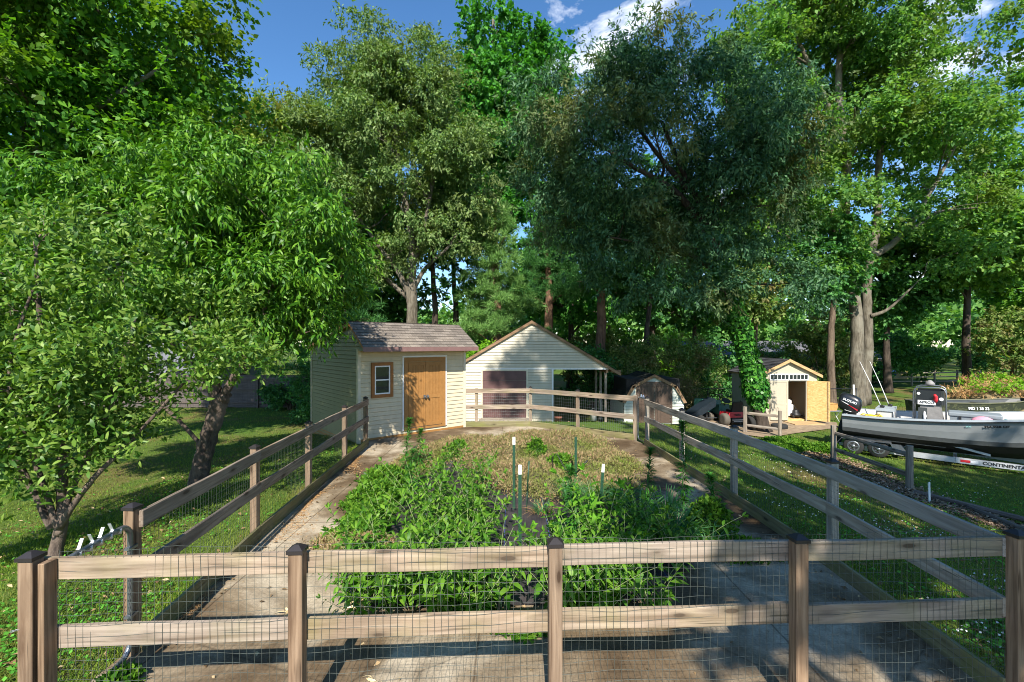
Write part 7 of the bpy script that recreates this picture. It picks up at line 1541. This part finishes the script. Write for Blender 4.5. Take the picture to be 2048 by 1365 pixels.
an = G.random(n) * 6.283; D = np.stack([np.cos(an), np.sin(an), np.zeros(n)], 1); B = np.stack([x, y, z - .005], 1)
H = .062 * sc ** .6 * (.5 + .9 * G.random(n)); Wd = .0062 * sc * (.7 + .6 * G.random(n))
tag(add('lawn_grass', blades('lawn_grass', B, D, H, Wd, .35 + .6 * G.random(n), 2), LF['grass']), kind='stuff')
n = 2600; x, y = scatter(n, (-1.15, 1.15), 3, 20, 1.3); ok = free(x, y); x, y = x[ok], y[ok]; n = len(x); an = G.random(n) * 6.283
tag(add('leaf_litter', leaves4('leaf_litter', np.stack([x, y, gz(x, y) + .04 + .02 * G.random(n)], 1), nrm(np.stack([np.cos(an), np.sin(an), .3 * G.normal(size=n)], 1)), nrm(np.array([0, 0, 1.]) + G.normal(size=(n, 3)) * .5), .055 * (.5 + G.random(n)), .03 * (.5 + G.random(n)), .2), M['dead_leaf']), kind='stuff')
# uncut tufts along the kick boards and posts
xb = []; yb = []
for ln, sg_ in ((FL, -1), (FR, 1)):
    for (x0, y0), (x1, y1) in zip(ln[:-1], ln[1:]):
        t = G.random(1700); xb.append(x0 + (x1 - x0) * t + sg_ * (.04 + .09 * np.abs(G.normal(size=1700)))); yb.append(y0 + (y1 - y0) * t)
xb = np.concatenate(xb); yb = np.concatenate(yb); ok = np.sin(xb * 3 + yb * 4.1) + .8 * np.sin(yb * 1.7) + G.normal(size=len(xb)) * .5 > .1; xb, yb = xb[ok], yb[ok]; n = len(xb); an = G.random(n) * 6.283
tag(add('tall_grass', blades('tall_grass', np.stack([xb, yb, gz(xb, yb) - .01], 1), np.stack([np.cos(an), np.sin(an), 0 * an], 1), .17 * (.4 + G.random(n)), .008 * (.7 + .6 * G.random(n)), .4 + .5 * G.random(n), 3), LF['grass']), kind='stuff')
# clover and broad weeds near the fences
x, y = scatter(15000, (-1.2, -.3), 2.6, 12, 1.5); x2, y2 = scatter(18000, (.33, 1.2), 2.8, 13, 1.5); x = np.r_[x, x2]; y = np.r_[y, y2]
ok = free(x, y) & (np.sin(x * 2.1 + y) + np.sin(y * 2.7 - x * .6) + .6 * G.normal(size=len(x)) > .35); x, y = x[ok], y[ok]; n = len(x)
C = np.stack([x, y, gz(x, y) + .035 + .03 * G.random(n)], 1); an = G.random(n) * 6.283; D = nrm(np.stack([np.cos(an), np.sin(an), .3 * G.normal(size=n)], 1))
tag(add('clover', leaves4('clover', C, D, nrm(np.array([0, 0, 1.]) + G.normal(size=(n, 3)) * .35), .038 * (.6 + .8 * G.random(n)), .034 * (.6 + .8 * G.random(n)), .05), LF['clover']), kind='stuff')
x, y = scatter(1500, (.34, 1.0), 3.5, 13, 1.2); ok = free(x, y) & (np.sin(x * 1.4) + np.sin(y * 1.9) > .2); x, y = x[ok], y[ok]; n = len(x)
C = np.stack([x, y, gz(x, y) + .07], 1); tag(add('clover_blossom', leaves4('clover_blossom', C, runit(n), runit(n), .022, .02, .2), M['whitepaint']), kind='stuff')
# soil litter along the dug strip
n = 9000; y = 6.5 + 8 * G.random(n); x = 9.35 + .16 * np.sin(y * 1.1) + G.normal(size=n) * .3; an = G.random(n) * 6.283
M['litter'] = leafmat('brown_litter', [(.10, .065, .04), (.17, .115, .07), (.24, .17, .11)], .05, (1, 1, 1))
tag(add('leaf_litter', leaves4('leaf_litter', np.stack([x, y, gz(x, y) + .02 + .03 * G.random(n)], 1), nrm(np.stack([np.cos(an), np.sin(an), .3 * G.normal(size=n)], 1)), nrm(np.array([0, 0, 1.]) + G.normal(size=(n, 3)) * .5), .07 * (.5 + G.random(n)), .04 * (.5 + G.random(n)), .1), M['litter']), kind='stuff')
# leafy weeds before the tan shed and along the kick boards
for k, (x, y, rx, ry, h, lab) in enumerate(((9.3, 15.6, .8, .6, .22, 'low leafy weed patch in front of the leaning split rail piece'), (10.3, 14.8, .6, .5, .2, 'weed patch on the grass toward the boat trailer wheels'), (8.6, 14.6, .5, .4, .16, 'small weed patch where bare soil strip begins'), (-2.95, 3.35, .14, .2, .2, 'weed tuft in the gate opening beside the front corner post'), (-2.55, 3.05, .3, .14, .14, 'weed tuft under the lower rail beside the front corner post'))):
    mound('weed_patch', lab, 'plant', x, y, rx, ry, h, LF['mint'], mc, int(7000 * rx * ry + 300), .09 if k < 3 else .05, .06 if k < 3 else .035, 760 + k, 'weed patches on the lawn', gzf(x, y) - .02)

# ------------------------------------------------------------------ sky, sun, camera
w = bpy.data.worlds.new('World'); scene.world = w; w.use_nodes = True; nt = w.node_tree; nt.nodes.clear(); lk = nt.links
sky = N_(nt, 'ShaderNodeTexSky', sky_type='NISHITA'); sky.sun_disc = False
EL, AZ = R(42), R(181)          # the sun stands behind the camera
sky.sun_elevation = EL; sky.sun_rotation = AZ; sky.altitude = 0; sky.air_density = 1.0; sky.dust_density = .2; sky.ozone_density = 3.5
tc = N_(nt, 'ShaderNodeTexCoord'); mp = N_(nt, 'ShaderNodeMapping'); mp.inputs['Scale'].default_value = (3.2, 3.2, 7.0); lk.new(tc.outputs['Generated'], mp.inputs['Vector'])
nz = N_(nt, 'ShaderNodeTexNoise', i_Scale=1.6, i_Detail=8., i_Roughness=.58, i_Distortion=.3); lk.new(mp.outputs[0], nz.inputs['Vector'])
rp = ramp(nt, [(.50, (0, 0, 0)), (.66, (1, 1, 1))]); lk.new(nz.outputs['Fac'], rp.inputs['Fac'])
def blob(px, py, r0, r1):
    d = V((px - 1024) / 910, 1, (690 - py) / 910).normalized(); dt = N_(nt, 'ShaderNodeVectorMath', operation='DOT_PRODUCT'); dt.inputs[1].default_value = d; lk.new(tc.outputs['Generated'], dt.inputs[0])
    m = N_(nt, 'ShaderNodeMapRange'); m.inputs[1].default_value = math.cos(R(r0)); m.inputs[2].default_value = math.cos(R(r1)); lk.new(dt.outputs['Value'], m.inputs[0]); return m.outputs[0]
def mx(a, b):
    n_ = N_(nt, 'ShaderNodeMath', operation='MAXIMUM'); lk.new(a, n_.inputs[0]); lk.new(b, n_.inputs[1]); return n_.outputs[0]
bl = mx(mx(blob(1180, 30, 13, 3), blob(2040, 70, 8, 2)), mx(blob(1065, 60, 5, 1), blob(1560, 560, 17, 6)))
ml = N_(nt, 'ShaderNodeMath', operation='MULTIPLY'); lk.new(bl, ml.inputs[0]); lk.new(rp.outputs['Color'], ml.inputs[1])
hs = N_(nt, 'ShaderNodeHueSaturation'); hs.inputs['Saturation'].default_value = 1.18; hs.inputs['Value'].default_value = 1.5; lk.new(sky.outputs['Color'], hs.inputs['Color'])
cl = mixc(nt, ml.outputs[0], hs.outputs['Color'], (13, 13.3, 13.8))
bg = N_(nt, 'ShaderNodeBackground', i_Strength=.082); lk.new(cl, bg.inputs['Color'])
o = N_(nt, 'ShaderNodeOutputWorld'); lk.new(bg.outputs[0], o.inputs['Surface'])
sl_ = bpy.data.lights.new('sun', 'SUN'); sl_.energy = 5.0; sl_.angle = R(.53); sl_.color = (1, .94, .84)
so = bpy.data.objects.new('sun', sl_); col.objects.link(so)
dirv = V(math.sin(AZ) * math.cos(EL), math.cos(AZ) * math.cos(EL), math.sin(EL))       # towards the sun
so.rotation_euler = dirv.to_track_quat('Z', 'Y').to_euler(); so.location = dirv * 60
cam = bpy.data.cameras.new('camera'); cam.sensor_width = 36; cam.lens = 910 / 2048 * 36; cam.shift_y = 7.5 / 2048; cam.clip_start = .05; cam.clip_end = 2000
co = bpy.data.objects.new('camera', cam); col.objects.link(co); co.location = (0, 0, 2.57); co.rotation_euler = (R(90), 0, 0); scene.camera = co
scene.view_settings.view_transform = 'Standard'; scene.view_settings.look = 'None'; scene.view_settings.exposure = 0.85; scene.view_settings.gamma = 1
scene.cycles.max_bounces = 6; scene.cycles.diffuse_bounces = 3; scene.cycles.transmission_bounces = 3; scene.cycles.transparent_max_bounces = 4; scene.cycles.use_denoising = True; scene.cycles.filter_width = 1.0
